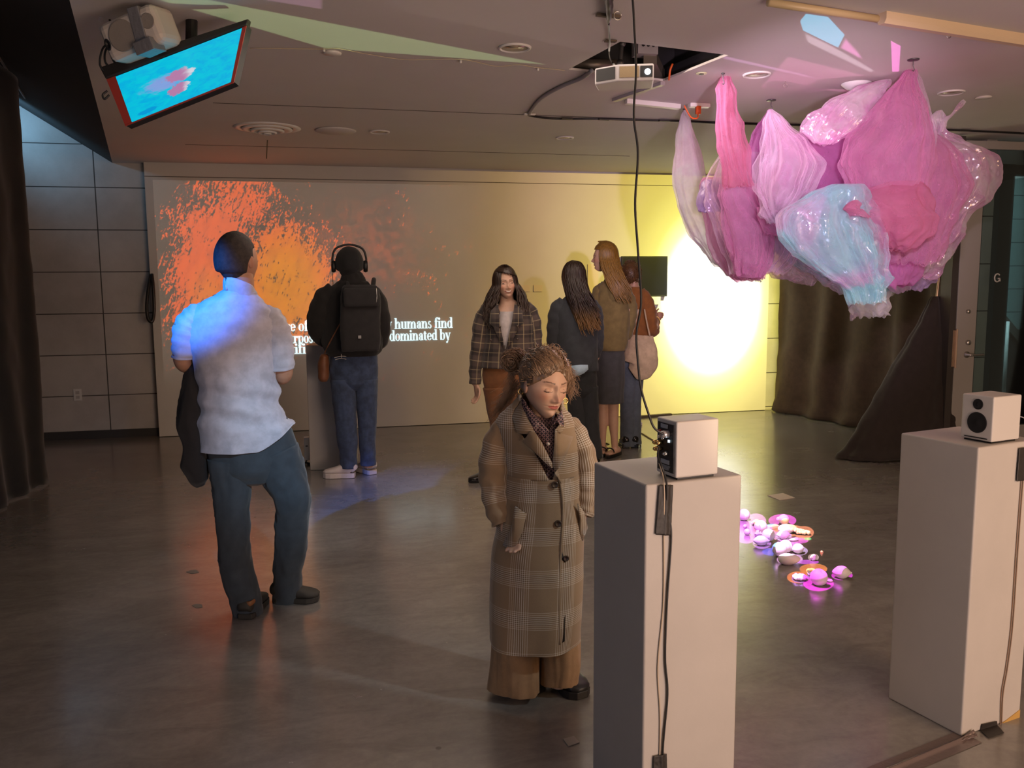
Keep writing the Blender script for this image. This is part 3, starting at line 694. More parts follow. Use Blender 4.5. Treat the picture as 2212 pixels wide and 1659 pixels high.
b = MB(); b.hexa([(.205, -.0025, .0), (.292, -.0025, 0), (.292, .002, 0), (.205, .002, 0)], [(.215, -.0025, .004), (.292, -.0025, .028), (.292, .002, .028), (.215, .002, .004)])
b.build('chipped_corner', mat('bare_wood', (.45, .27, .07), .7), r2, smooth=False)
p0a, p0b = on_z(670, 1016, 0), on_z(762, 1016, 0)
p0b.y = p0a.y-.06
root0 = empty('pedestal', p0a, 'white pedestal beside the person with headphones', 'pedestal', rz=atan2(p0b.y-p0a.y, p0b.x-p0a.x))
z0 = on_y(664, 746, p0a.y).z; wd = (p0b-p0a).length
b = MB(); b.box((wd/2, wd/2, z0/2), (wd, wd, z0)); b.build('body', M_PED, root0, smooth=False, bevel=.006)

# ------------------------------------------------------------------ speakers on the two near pedestals
def spk_frame(Mp, Lp, Rp, tp, zb):
    Mw, Lw, Rw = (on_z(*q, zb) for q in (Mp, Lp, Rp)); ux = (Rw-Mw); wx = ux.length; rz = atan2(ux.y, ux.x)
    uy = Vector((-sin(rz), cos(rz), 0)); dp = (Lw-Mw).dot(uy); h = on_y(*tp, Mw.y).z-zb; return Mw, rz, wx, dp, h
def rbox(b, c, d, **k): return b.box(c, d, **k)
ZB = .9698+.006
RY = Matrix.Rotation(-pi/2, 3, 'Y')      # +z -> -x
m_, rz, wx, dp, h = spk_frame((1460, 1034), (1415, 1018), (1551, 1024), (1462, 911), ZB)
root = empty('speaker', m_-Vector((0, 0, .006)), 'small white bookshelf speaker showing its black control panel, on the near pedestal', 'speaker', rz=rz)
b = MB(); b.box((wx/2, dp/2, .006+h/2), (wx, dp, h)); b.build('cabinet', M_SPK, root, smooth=False, bevel=.005)
b = MB(); b.box((wx/2, dp/2, .003), (wx*.86, dp*.86, .006)); b.build('foot_pad', M_BLACK, root, smooth=False)
b = MB(); b.box((-.0012, dp/2, .006+h*.50), (.003, dp*.80, h*.86)); pan = b.build('control_panel', M_BLACK, root, smooth=False, bevel=.001)
def onp(u, v): return (-.003, dp*(.1+.8*(1-u)), .006+h*(.07+.86*(1-v)))     # u right, v down on the panel
M_GOLD = mat('brass_terminal', (.75, .50, .20), .25, 1.0); M_GREYL = mat('grey_label', (.35, .36, .38), .6)
b = MB(); b.box(onp(.42, .07), (.002, dp*.34, h*.07)); b.build('label_plate', M_GREYL, pan, smooth=False)
b = MB(); b.box(onp(.50, .80), (.002, dp*.42, h*.075)); b.build('label_plate', M_GREYL, pan, smooth=False)
b = MB(); b.lathe([(0, .022), (.009, .022), (.0105, .0), ], onp(.66, .21), 24, RY); b.build('volume_knob', mat('silver_knob', (.6, .58, .58), .3, .7), pan)
for k, (u, v) in enumerate(((.20, .19), (.42, .21), (.20, .31), (.42, .32))):
    b = MB(); b.lathe([(0, .004), (.0022, .004), (.0022, .008), (.0042, .008), (.0045, 0)], onp(u, v), 16, RY); b.build('jack', mat('jack_red', (.4, .05, .04), .4) if k == 0 else M_METAL, pan)
b = MB(); b.box(onp(.72, .355), (.003, .006, .006)); b.build('power_light', mat('lit_button', (.7, .85, 1), .3, emit=(.7, .88, 1), es=5), pan, smooth=False)
for u, v in ((.10, .43), (.32, .42), (.14, .56), (.32, .55)):
    b = MB(); b.lathe([(0, .020), (.0035, .020), (.0065, .016), (.0065, .006), (.004, .004), (.004, 0)], onp(u, v), 18, RY); b.build('binding_post', M_GOLD, pan)
b = MB(); b.lathe([(0, .014), (.003, .014), (.006, .008), (.008, .0)], onp(.62, .62), 18, RY); b.build('toggle_switch', M_METAL, pan)
b = MB()
for k in range(4): b.box(onp(.5, .88+.025*k), (.001, dp*.5*(1-.1*k), .0018))
b.build('small_print', M_GREYL, pan, smooth=False)
SP1 = (m_, rz, wx, dp, h)
m_, rz, wx, dp, h = spk_frame((2142, 956), (2080, 943), (2202, 948), (2149, 858), ZB)
root = empty('speaker', m_-Vector((0, 0, .006)), 'small white bookshelf speaker with two round black cones on the right edge pedestal', 'speaker', rz=rz)
b = MB(); b.box((wx/2, dp/2, .006+h/2), (wx, dp, h)); b.build('cabinet', M_SPK, root, smooth=False, bevel=.005)
b = MB(); b.box((wx/2, dp/2, .003), (wx*.86, dp*.86, .006)); b.build('foot_pad', M_BLACK, root, smooth=False)
def fp(u, v): return (0, dp*(1-u), .006+h*(1-v))
M_CONE = mat('black_cone', (.005, .005, .006), 1.0)
for nm, u, v, r in (('tweeter', .52, .20, h*.118), ('woofer', .52, .61, h*.232)):
    b = MB(); b.lathe([(r, 0), (r, .0025), (r*.96, .0032), (r*.90, .0026), (r*.32, .0022), (r*.28, .0030), (0.0001, .0036)], fp(u, v), 40, RY); b.build(nm, M_CONE, root)
b = MB(); b.box((-.0005, dp*.5, .006+h*.055), (.003, dp*.72, .0035)); b.build('bass_slot', M_BLACK, root, smooth=False)

# cords on the near pedestal
n1 = Vector((sin(P1[1]), -cos(P1[1]), 0)); o1 = P1[0]
def f1(px, py, d=.003): return on_plane(px, py, o1+n1*d, n1)
cordpx = [(1424, 938), (1414, 925), (1402, 897), (1385, 840), (1378, 780), (1375, 720), (1385, 650), (1378, 540), (1372, 440), (1378, 330), (1369, 250), (1374, 150), (1370, 60), (1365, -20)]
pts = [on_y(x, y, 2.05+.12*(938-y)/938.) for x, y in cordpx]; pts[0] = pts[0]+Vector((.012, 0, 0)); pts += [pts[-1]+Vector((-.01, .05, .25)), pts[-1]+Vector((-.015, .1, .50))]
b = MB(); b.tube(pts, .0030, 10, 8); tag(b.build('hanging_cord', M_CABLE), 'long black cord hanging from the ceiling down to the back of the near speaker', 'cord')
pts = [f1(1424, 965, -.03)+n1*.0, on_y(1421, 985, 2.07), f1(1430, 1010, .02), f1(1440, 1045, .012), f1(1441, 1100, .006), f1(1450, 1156, .005), f1(1441, 1300, .005), f1(1437, 1420, .005), f1(1442, 1500, .005), f1(1432, 1620, .005), f1(1430, 1760, .005)]
b = MB(); b.tube(pts, .0028, 10, 8); tag(b.build('black_cable', M_CABLE), 'black power cord running down the front of the near pedestal', 'cord')
pts = [on_y(1424, 1000, 2.08), f1(1434, 1046, .008), f1(1434, 1150, .004), f1(1433, 1300, .003), f1(1421, 1440, .003), f1(1426, 1560, .003), f1(1421, 1760, .003)]
b = MB(); b.tube(pts, .0020, 8, 8); tag(b.build('speaker_wire', mat('clear_wire', (.45, .36, .26), .3)), 'thin pale speaker wire beside the black cord on the near pedestal', 'wire')
def tape(quad, f, label, m=None, th=.0012):
    V = [f(x, y, .0065) for x, y in quad]; b = MB(); nrm = (V[1]-V[0]).cross(V[3]-V[0]).normalized()
    def fn(u, v):
        p = V[0].lerp(V[1], u).lerp(V[3].lerp(V[2], u), v); return p+nrm*(-.0028*exp(-((u-.62)/.13)**2)+.0012*noise.noise(Vector((u*6, v*9, 3)))) *(1 if nrm.y > 0 else -1)
    b.grid(fn, 16, 30); return tag(b.build('tape_strip', m or M_BLACKM, solid=th), label, 'tape')
tape([(1424, 1048), (1454, 1048), (1449, 1157), (1416, 1155)], f1, 'wide black tape strip holding the cords at the top of the near pedestal')
tape([(1412, 1634), (1440, 1628), (1442, 1700), (1410, 1700)], f1, 'black tape strip on the near pedestal at the bottom edge of the picture')

n2_ = Vector((sin(P2[1]), -cos(P2[1]), 0)); o2 = P2[0]
def f2(px, py, d=.003): return on_plane(px, py, o2+n2_*d, n2_)
tape([(2202, 968), (2235, 964), (2232, 1036), (2196, 1040)], f2, 'black tape strip near the top of the right edge pedestal')
for k, (dx, lab) in enumerate(((0, 'thin brown speaker wire down the right edge pedestal, left of the pair'), (4, 'thin brown speaker wire down the right edge pedestal, right of the pair'))):
    pts = [f2(2210+dx, 1000), f2(2206+dx, 1041), f2(2195+dx, 1190), f2(2184+dx, 1350), f2(2173+dx, 1440), f2(2163+dx, 1500), f2(2161+dx*.7, 1560), f2(2156+dx, 1572)]
    b = MB(); b.tube(pts, .0016, 8, 8); tag(b.build('speaker_wire', mat('brown_wire', (.22, .13, .08), .35)), lab, 'wire')
pts = [on_y(2205, 900, 2.6), on_y(2216, 906, 2.55), on_y(2232, 930, 2.5)]
b = MB(); b.tube(pts, .002, 8); tag(b.build('white_cord', M_WHITEP), 'short white cord leaving the speaker at the right edge', 'cord')
# tape at its foot and cable taped along the floor
b = MB(); q = [on_z(x, y, .004) for x, y in ((2118, 1577), (2154, 1566), (2169, 1583), (2135, 1594))]; top = [f2(2121, 1572, .005), f2(2153, 1565, .005)]
b.add([q[3], q[2], q[1], q[0], top[1]+Vector((0, 0, .012)), top[0]+Vector((0, 0, .012))], [(0, 1, 2, 3), (3, 2, 4, 5)]); tag(b.build('tape_strip', M_BLACKM, smooth=False, solid=.002), 'black tape folded at the foot of the right edge pedestal', 'tape')
M_FOIL = mat('brown_shiny_tape', (.16, .12, .11), .25, .2, bump=1.0, bs=60)
b = MB(); q = [f2(2078, 1592, .006), f2(2103, 1576, .008), on_z(2112, 1591, .006), on_z(2070, 1602, .006)]
def fn(u, v): p = q[0].lerp(q[1], u).lerp(q[3].lerp(q[2], u), v); return p+Vector((0, -.004, .006))*noise.noise(Vector((u*5, v*5, 1)))
b.grid(fn, 14, 10); tag(b.build('tape_patch', M_FOIL, solid=.002), 'crumpled shiny brown tape at the front corner of the right edge pedestal', 'tape')
a, c = on_z(2095, 1592, 0), on_z(1860, 1690, 0); dd = (c-a).normalized(); nn = Vector((-dd.y, dd.x, 0))
b = MB()
def fn(u, v): s = (u-.5)*2; return a.lerp(c, v)+nn*(s*.042)+Vector((0, 0, .002+.008*exp(-(s/.16)**2)+.0006*noise.noise(Vector((u*9, v*30, 0)))))
b.grid(fn, 30, 40); tag(b.build('floor_tape', M_FOIL), 'long shiny brown tape covering a cable along the floor at the lower right', 'tape')

# ------------------------------------------------------------------ wall screen, plates, outlet
root = empty('wall_screen', (3.45, 8.76, 1.535), 'switched-off flat screen on the yellow-lit wall behind the group', 'television')
b = MB(); b.box((0, 0.005, 0), (.52, .05, .435)); b.build('frame', M_BLACK, root, smooth=False, bevel=.004)
b = MB(); b.box((0, -.021, .004), (.50, .004, .405)); b.build('screen', mat('dark_screen', (.012, .012, .018), .28), root, smooth=False)
b = MB(); b.box((.10, .01, -.262), (.17, .05, .085)); b.build('media_box', M_WHITEP, root, smooth=False)
for x0, lab in ((1162, 'small printed wall label on the back wall, the right one'), (1135, 'small pale wall label half hidden by the woman in the plaid blazer')):
    p = on_y(x0, 623, WALL_Y-.003); b = MB(); b.box(p, (.095, .005, .07))
    tag(b.build('wall_label', mat('label_card', (.62, .55, .50), .6), smooth=False), lab, 'label')
p = on_y(1281, 605, WALL_Y-.004); b = MB(); b.box(p, (.12, .006, .34)); tag(b.build('paper_sheet', mat('pale_sheet', (.66, .58, .48), .6), smooth=False), 'pale sheet on the back wall beside the olive hoodie woman', 'paper')
p = on_y(168, 853, 8.905); root = empty('wall_outlet', p, 'white wall outlet on the block wall at the left', 'outlet')
b = MB(); b.box((0, -.002, 0), (.075, .006, .115)); b.build('plate', M_WHITEP, root, smooth=False, bevel=.002)
for dz in (-.022, .022): b = MB(); b.box((0, -.006, dz), (.034, .004, .030)); b.build('socket', mat('socket_grey', (.45, .42, .4), .4), root, smooth=False, bevel=.002)
c = on_y(330, 640, 8.76); b = MB()
b.tube([on_y(328, 560, 8.84), on_y(326, 590, 8.82), on_y(321, 620, 8.78), on_y(317, 660, 8.74), on_y(320, 688, 8.72), on_y(329, 694, 8.72), on_y(333, 670, 8.74), on_y(331, 620, 8.76), on_y(328, 592, 8.8)], .016, 10, 6)
tag(b.build('cable_coil', M_CABLE), 'black cable coil hanging beside the left edge of the display panel', 'cable coil')
p = on_z(664, 1003, 0); root = empty('power_adapter', p, 'small white adapter box standing on the floor beside the left pedestal', 'adapter')
b = MB(); b.box((0, 0, .135), (.045, .06, .19)); b.build('box', M_WHITEP, root, smooth=False, bevel=.004); b = MB(); b.box((0, -.031, .16), (.018, .003, .008)); b.build('mark', M_BLACK, root, smooth=False)
b = MB(); b.tube([(0, 0, .04), (-.02, -.02, .0), (.03, -.03, .01), (-.02, -.01, .02), (.02, -.04, .006), (.04, -.05, .006)], .005, 8, 6); b.build('coiled_cord', M_CABLE, root)
a, c = on_z(1385, 903, .0), on_z(1452, 898, .0); b = MB(); b.prism([a+Vector((0, u, v)) for u, v in ((0, 0), (0, .022), (.05, .022), (.05, 0))], c-a); tag(b.build('floor_channel', mat('dark_channel', (.10, .08, .05), .6), smooth=False), 'dark cable channel on the floor along the yellow-lit wall', 'cable channel')
b = MB(); b.tube([on_z(1368, 925, .006), on_z(1385, 935, .006), on_z(1410, 950, .006), on_z(1440, 965, .006), on_z(1490, 985, .006)], .005, 8); tag(b.build('floor_cable', mat('brown_cord', (.20, .13, .06), .5)), 'thin brown cord on the floor behind the near speaker', 'cord')
b = MB(); b.box(on_z(1376, 915, .015), (.10, .05, .03)); tag(b.build('power_strip', M_WHITEP, smooth=False, bevel=.004), 'white power strip on the floor by the jeans wearer at the wall', 'power strip')

# ------------------------------------------------------------------ floor papers and marks
def quad_floor(pxs, name, m, label, cat, z=.004):
    q = [on_z(x, y, 0) for x, y in pxs]; b = MB(); b.prism([v+Vector((0, 0, .001)) for v in q], (0, 0, z-.001)); return tag(b.build(name, m, smooth=False), label, cat)
quad_floor([(1658, 1071), (1684, 1081), (1717, 1076), (1691, 1066)], 'paper_sheet', mat('cream_paper', (.60, .52, .42), .6), 'small cream paper square on the floor behind the painted fruit', 'paper')
quad_floor([(1216, 1598), (1228, 1614), (1252, 1606), (1240, 1592)], 'tape_scrap', mat('clear_scrap', (.30, .28, .26), .15), 'small translucent tape scrap on the floor at the bottom', 'tape')
quad_floor([(402, 1236), (414, 1240), (430, 1237), (425, 1231), (410, 1232)], 'floor_patch', mat('floor_scuff', (.20, .18, .16), .6), 'small grey scuff patch on the floor left of the walking man, upper', 'floor mark', .0015)
quad_floor([(414, 1308), (424, 1314), (438, 1312), (436, 1306), (424, 1305)], 'floor_patch', bpy.data.materials['floor_scuff'], 'small grey scuff patch on the floor left of the walking man, lower', 'floor mark', .0015)

# ------------------------------------------------------------------ tilted monitor on the ceiling with a taped speaker
TLc, TRc, BLc = on_y(231, 172, 4.02), on_y(533, 56, 3.84), on_y(271, 271, 3.96)
BRc = on_plane(506, 177, TLc, (TRc-TLc).cross(BLc-TLc).normalized())
root = empty('monitor', (TLc+TRc+BRc+BLc)/4, 'tilted ceiling monitor showing a bright cyan picture with pink clouds', 'monitor')
C0 = root.location.copy()
nrm = (TRc-TLc).cross(BLc-TLc).normalized()
if nrm.y > 0: nrm = -nrm                      # towards the camera
def Q(u, v, d=0.0): p = TLc.lerp(TRc, u).lerp(BLc.lerp(BRc, u), v); return p+nrm*d-C0
b = MB(); b.hexa([Q(0, -.02, -.045), Q(1, -.02, -.045), Q(1, 1, -.045), Q(0, 1, -.045)], [Q(0, -.02, 0), Q(1, -.02, 0), Q(1, 1, 0), Q(0, 1, 0)]); b.build('housing', M_BLACK, root, smooth=False)
b = MB(); b.hexa([Q(0, 0, .0), Q(.066, 0, 0), Q(.066, 1, 0), Q(0, 1, 0)], [Q(0, 0, .004), Q(.066, 0, .004), Q(.066, 1, .004), Q(0, 1, .004)])
b.hexa([Q(.972, 0, .0), Q(1, 0, 0), Q(1, 1, 0), Q(.972, 1, 0)], [Q(.972, 0, .004), Q(1, 0, .004), Q(1, 1, .004), Q(.972, 1, .004)])
b.hexa([Q(0, .99, 0), Q(1, .99, 0), Q(1, 1.02, 0), Q(0, 1.02, 0)], [Q(0, .99, .004), Q(1, .99, .004), Q(1, 1.02, .004), Q(0, 1.02, .004)])
b.build('red_edge_strip', mat('red_plastic', (.42, .05, .035), .5), root, smooth=False)
b = MB(); b.hexa([Q(0, -.30, -.03), Q(1.0, -.14, -.03), Q(1.0, .02, -.03), Q(0, .02, -.03)], [Q(-.01, -.26, .012), Q(1.01, -.10, .012), Q(1.01, .0, .012), Q(0, .0, .012)]); b.build('tape_wrapped_top', M_BLACKM, root, smooth=False, bevel=.006)
def scr():
    m, t, bs = base_mat('monitor_picture'); uv = t.n.new('ShaderNodeUVMap'); uv.uv_map = 'UVMap'; u, v, _ = t.sep(uv.outputs[0])
    P = t.comb(u, v, 0); st = t.vm('MULTIPLY', P, (3.0, 3.4, 1)); n = t.noise(st, 3.0, 6, .6, 1.0)
    c = t.mix(t.ss(n, .35, .75), (.0, .60, .78), (.0, .42, .80))
    def blob(cx, cy, rx, ry): 
        d = gauss2(t, u, v, cx, cy, rx, ry); return t.m('ADD', d, t.m('MULTIPLY', t.m('SUBTRACT', t.noise(st, 4.5, 6, .7), .5), 1.6))
    c = t.mix(t.ss(blob(.34, .52, .20, .17), .5, 1.1, .75, 0.0), c, (.32, .34, .78))
    a = t.ss(blob(.46, .56, .13, .13), .8, .95, 1.0, 0.0); a2 = t.ss(blob(.44, .30, .12, .12), .8, .95, 1.0, 0.0); a = t.m('MAXIMUM', a, a2)
    cc = t.mix(t.ss(t.m('ADD', u, t.m('MULTIPLY', n, .12)), .52, .62), (.50, .22, .42), (.72, .72, .80))
    c = t.mix(a, c, cc); c = t.mix(t.ss(blob(.16, .10, .12, .06), .6, .9, .8, 0.0), c, (.0, .28, .72))
    bs.inputs['Base Color'].default_value = (.01, .01, .01, 1); bs.inputs['Roughness'].default_value = .3
    t.l.new(c, bs.inputs['Emission Color']); bs.inputs['Emission Strength'].default_value = .62; return m
b = MB(); V = [Q(.066, 1, .005), Q(.972, .99, .005), Q(.972, .02, .005), Q(.066, .02, .005)]
b.add(V, [(0, 1, 2, 3)], [[(0, 0), (1, 0), (1, 1), (0, 1)]]); b.build('screen', scr(), root, smooth=False)
b = MB(); mc = Q(.5, .3, -.05); b.box(mc+Vector((.02, .10, .07)), (.14, .14, .10)); b.tube([mc+Vector((.02, .1, .05)), Vector((mc.x+.03, mc.y+.12, CEIL-C0.z))], .025, 12, 1); b.build('ceiling_bracket', M_BLACK, root, smooth=False)
for q in ([(250, 60), (236, 42), (245, 52), (262, 62)], [(240, 90), (222, 105), (216, 140), (232, 160)], [(243, 84), (228, 110), (228, 135), (244, 150)], [(246, 96), (240, 120), (258, 150)], [(232, 196), (222, 205), (226, 214), (236, 205)]):
    b = MB(); b.tube([on_y(x, y, 4.02)-C0 for x, y in q], .0045, 8, 6); b.build('cable_loop', M_CABLE, root)
# taped monitor speaker lying on top
A, B_ = on_y(262, 92, 3.92), on_y(344, 56, 3.84); ax = (B_-A); ln = ax.length*1.42; ax.normalize()
yd = Vector((0, 1, 0)); yd = (yd-ax*yd.dot(ax)).normalized(); zd = ax.cross(yd)*1.0
if zd.z < 0: zd = -zd
R3 = Matrix((ax, yd, zd)).transposed()
cc = on_y(305, 76, 3.92); root = empty('studio_speaker', cc, 'small grey-white studio speaker taped on top of the tilted monitor', 'speaker')
b = MB(); b.box((0, 0, 0), (.27, .16, .155), R=R3); b.build('cabinet', mat('warm_grey_shell', (.52, .45, .38), .45), root, smooth=False, bevel=.030)
for nm, x, z, r in (('woofer', -.035, .0, .062), ('tweeter', .095, .012, .030)):
    b = MB(); b.lathe([(r, 0), (r*.98, .003), (r*.9, .002), (.0001, .008)], R3 @ Vector((x, -.080, z)), 32, R3 @ Matrix.Rotation(pi/2, 3, 'X')); b.build(nm, mat('grille_grey', (.26, .22, .18), .5, bump=.8, bs=500), root)
b = MB(); b.lathe([(.02, .002), (.018, .003), (.0001, -.001)], R3 @ Vector((-.112, -.078, -.01)), 24, R3 @ Matrix.Rotation(pi/2, 3, 'X') @ Matrix.Diagonal((.7, 1.2, 1))); b.build('bass_port', M_BLACK, root)
b = MB(); b.box(R3 @ Vector((.045, -.002, 0)), (.052, .168, .164), R=R3 @ Matrix.Rotation(.12, 3, 'Y')); b.box(R3 @ Vector((.05, -.06, -.075)), (.085, .09, .05), R=R3); b.build('grey_tape', mat('silver_tape', (.20, .19, .19), .3, .3, bump=1.0, bs=50), root, smooth=False, bevel=.004)

# ------------------------------------------------------------------ tripod stand under a black cloth
base = on_z(1962, 985, 0)
root = empty('light_stand', base, 'slim metal tripod stand rising out of the black cloth by the door', 'light stand')
def ls(px, py, dy=0): return on_y(px, py, base.y+dy)-base
b = MB(); b.tube([Vector((ls(2022, 640).x, 0, .02)), ls(2024, 640), ls(2034, 560), ls(2044, 500), ls(2048, 470), ls(2050, 430)], .011, 12, 1); b.build('pole', mat('aged_brass_pole', (.48, .34, .20), .35, .6), root)
for px, py in ((2030, 580), (2040, 520)): b = MB(); b.lathe([(.017, -.015), (.019, 0), (.017, .015)], ls(px, py), 16); b.build('collar', M_METAL, root)
for q in (((2042, 515), (2072, 512)), ((2040, 535), (2066, 536)), ((2026, 645), (2040, 652))): b = MB(); b.tube([ls(*q[0]), ls(*q[1])], .010, 10, 1); b.build('clamp_knob', M_BLACK, root)
b = MB(); b.lathe([(.02, -.03), (.05, -.02), (.055, .02), (.02, .035)], ls(2052, 488), 20); b.build('clamp_head', M_METAL, root)
for ang in (.4, 2.5, 4.6): b = MB(); b.tube([Vector((ls(2022, 640).x, 0, .75)), Vector((ls(2022, 640).x+.26*cos(ang), .22*sin(ang), .02))], .009, 8, 1); b.build('leg', M_METAL, root)
def row(y, l, r, d, yy=0.0): 
    a, c = on_y(l, y, base.y), on_y(r, y, base.y); return (((a+c)/2-base)+Vector((0, yy, 0)), (c-a).length/2, d)
R_ = [row(992, 1818, 2085, .22), row(975, 1822, 2085, .24), row(955, 1840, 2078, .20, .0), row(915, 1862, 2072, .19), row(860, 1893, 2068, .17), row(800, 1925, 2066, .14), row(740, 1962, 2060, .11), row(690, 1990, 2048, .075), row(655, 2006, 2038, .05), row(640, 2014, 2030, .03)]
for i, q in enumerate(R_): q[0].z = max(q[0].z, .012)
b = MB()
def cf(p, q, t):
    k = min(1, (p.z)/.25)
    f = .018*sin(q*7+p.z*2.0)+.022*noise.noise(Vector((cos(q)*2.2, sin(q)*2.2, p.z*1.3+4)))+.008*noise.noise(Vector((p.x*14, p.y*14, p.z*14)))
    return f*(1-t*.75)+(.03*(noise.noise(Vector((cos(q)*3, sin(q)*3, 9))))*(1-k))
b.loft(R_, 120, 9, (0, 1), cf, horiz=True)
o = b.build('black_cloth', cloth_mat('black_velvet_cloth', (.022, .015, .012), 60)); o.location = base
tag(o, 'black cloth draped like a tent over the tripod stand beside the door', 'cloth')

# ------------------------------------------------------------------ plaster fruit on the floor, painted by a ceiling projector
M_PLAS = mat('white_plaster', (.74, .70, .70), .45, bump=.15, bs=120)
def fruit(name, px, py, r, kind, label, rz=0.0, m=None, sc=(1, 1, 1), tilt=0.0):
    """px, py: centre of the piece; r radius in metres"""
    h = r*sc[2]*(.92 if kind not in ('flat',) else 1.0); P = on_z(px, py, h); P.z = 0
    root = None; b = MB(); R = Matrix.Rotation(rz, 3, 'Z') @ Matrix.Rotation(tilt, 3, 'X')
    c = Vector((0, 0, h))
    if kind == 'apple':
        def f(p):
            q = sqrt(p.x*p.x+p.y*p.y)/r; k = 1+.06*cos(5*atan2(p.y, p.x))*max(0, -p.z/r); p = Vector((p.x*k, p.y*k, p.z))
            p.z -= (r*.28*exp(-(q/.25)**2)) if p.z > 0 else -(r*.14*exp(-(q/.25)**2)); return p
        b.ball(c, r, 32, 20, R, f=f)
    elif kind == 'ball': b.ball(c, r, 28, 18, R, f=lambda p: p*(1+.012*noise.noise(p*40)))
    elif kind == 'lemon':
        def f(p): t = abs(p.x/(r*sc[0])); p = Vector((p.x*(1+.18*t**8), p.y*(1-.12*t**4), p.z*(1-.12*t**4))); return p*(1+.015*noise.noise(p*90))
        b.ball(c, (r*sc[0], r*sc[1], r*sc[2]), 32, 20, R, f=f)
        sx = r*sc[0]; b.ball(c+R @ Vector((sx*1.14, 0, 0)), (r*.22, r*.16, r*.16), 14, 8, R)
    elif kind == 'pear':
        b.v = []; prof = [(0.001, -1.0), (.45, -.93), (.80, -.62), (.95, -.15), (.88, .25), (.62, .68), (.42, 1.05), (.36, 1.35), (.22, 1.52), (.02, 1.56)]
        Rr = Matrix.Rotation(rz, 3, 'Z') @ Matrix.Rotation(radians(78), 3, 'Y'); pr = []
        pc = cr([Vector((a, z, 0)) for a, z in prof], 4); b.lathe([(max(q.x, .0005)*r, q.y*r) for q in pc], c, 28, Rr)
    elif kind == 'long':
        def f(p): t = p.x/(r*sc[0]); return Vector((p.x, p.y*(1-.22*t)+r*.12*t*t, p.z*(1-.22*t)))
        b.ball(c, (r*sc[0], r*sc[1], r*sc[2]), 36, 20, R, f=f)
    elif kind == 'grapes':
        rr = random.Random(int(px)); g = r*.30
        for k in range(34):
            t = rr.random(); w = (1-t*.7)*r*.85; a = rr.random()*2*pi; q = Vector(((t-.5)*r*3.0, cos(a)*w*rr.random()**.4, abs(sin(a))*w*.8)); q = Matrix.Rotation(rz, 3, 'Z') @ q
            b.ball(q+Vector((0, 0, g)), g, 12, 8)
    elif kind == 'slab':
        def fn(p): return p
        b.box(c, (r*2*sc[0], r*2*sc[1], r*2*sc[2]), R=R)
    elif kind == 'knot':
        for k in range(3):
            pts = [(r*(.62+.25*sin(q*.9+k*2))*cos(q*2*pi/14+k*1.1), r*.72*sin(q*2*pi/14+k*1.1), r*.22+r*.20*abs(sin(q*.8+k))) for q in range(15)]
            b.tube([R @ Vector(p) for p in pts], r*.21, 12, 4)
    elif kind == 'flat':
        b.ball((0, 0, r*sc[2]), (r*sc[0], r*sc[1], r*sc[2]), 40, 16, R, f=lambda p: p+Vector((0, 0, 1))*(.012*noise.noise(p*130) if p.z > 0 else 0)+p*.25*noise.noise(p*110))
    elif kind == 'shard':
        b.ball(c, (r*sc[0], r*sc[1], r*sc[2]), 7, 4, R, f=lambda p: p*(1+.5*noise.noise(p*60+Vector((px, 0, 0)))))
    o = b.build(name, m or M_PLAS, smooth=kind not in ('slab', 'shard'), bevel=.004 if kind == 'slab' else 0); o.location = P
    return tag(o, label, 'plaster '+name.replace('_', ' ').replace('plaster ', ''), 'plaster fruit and food casts on the floor')
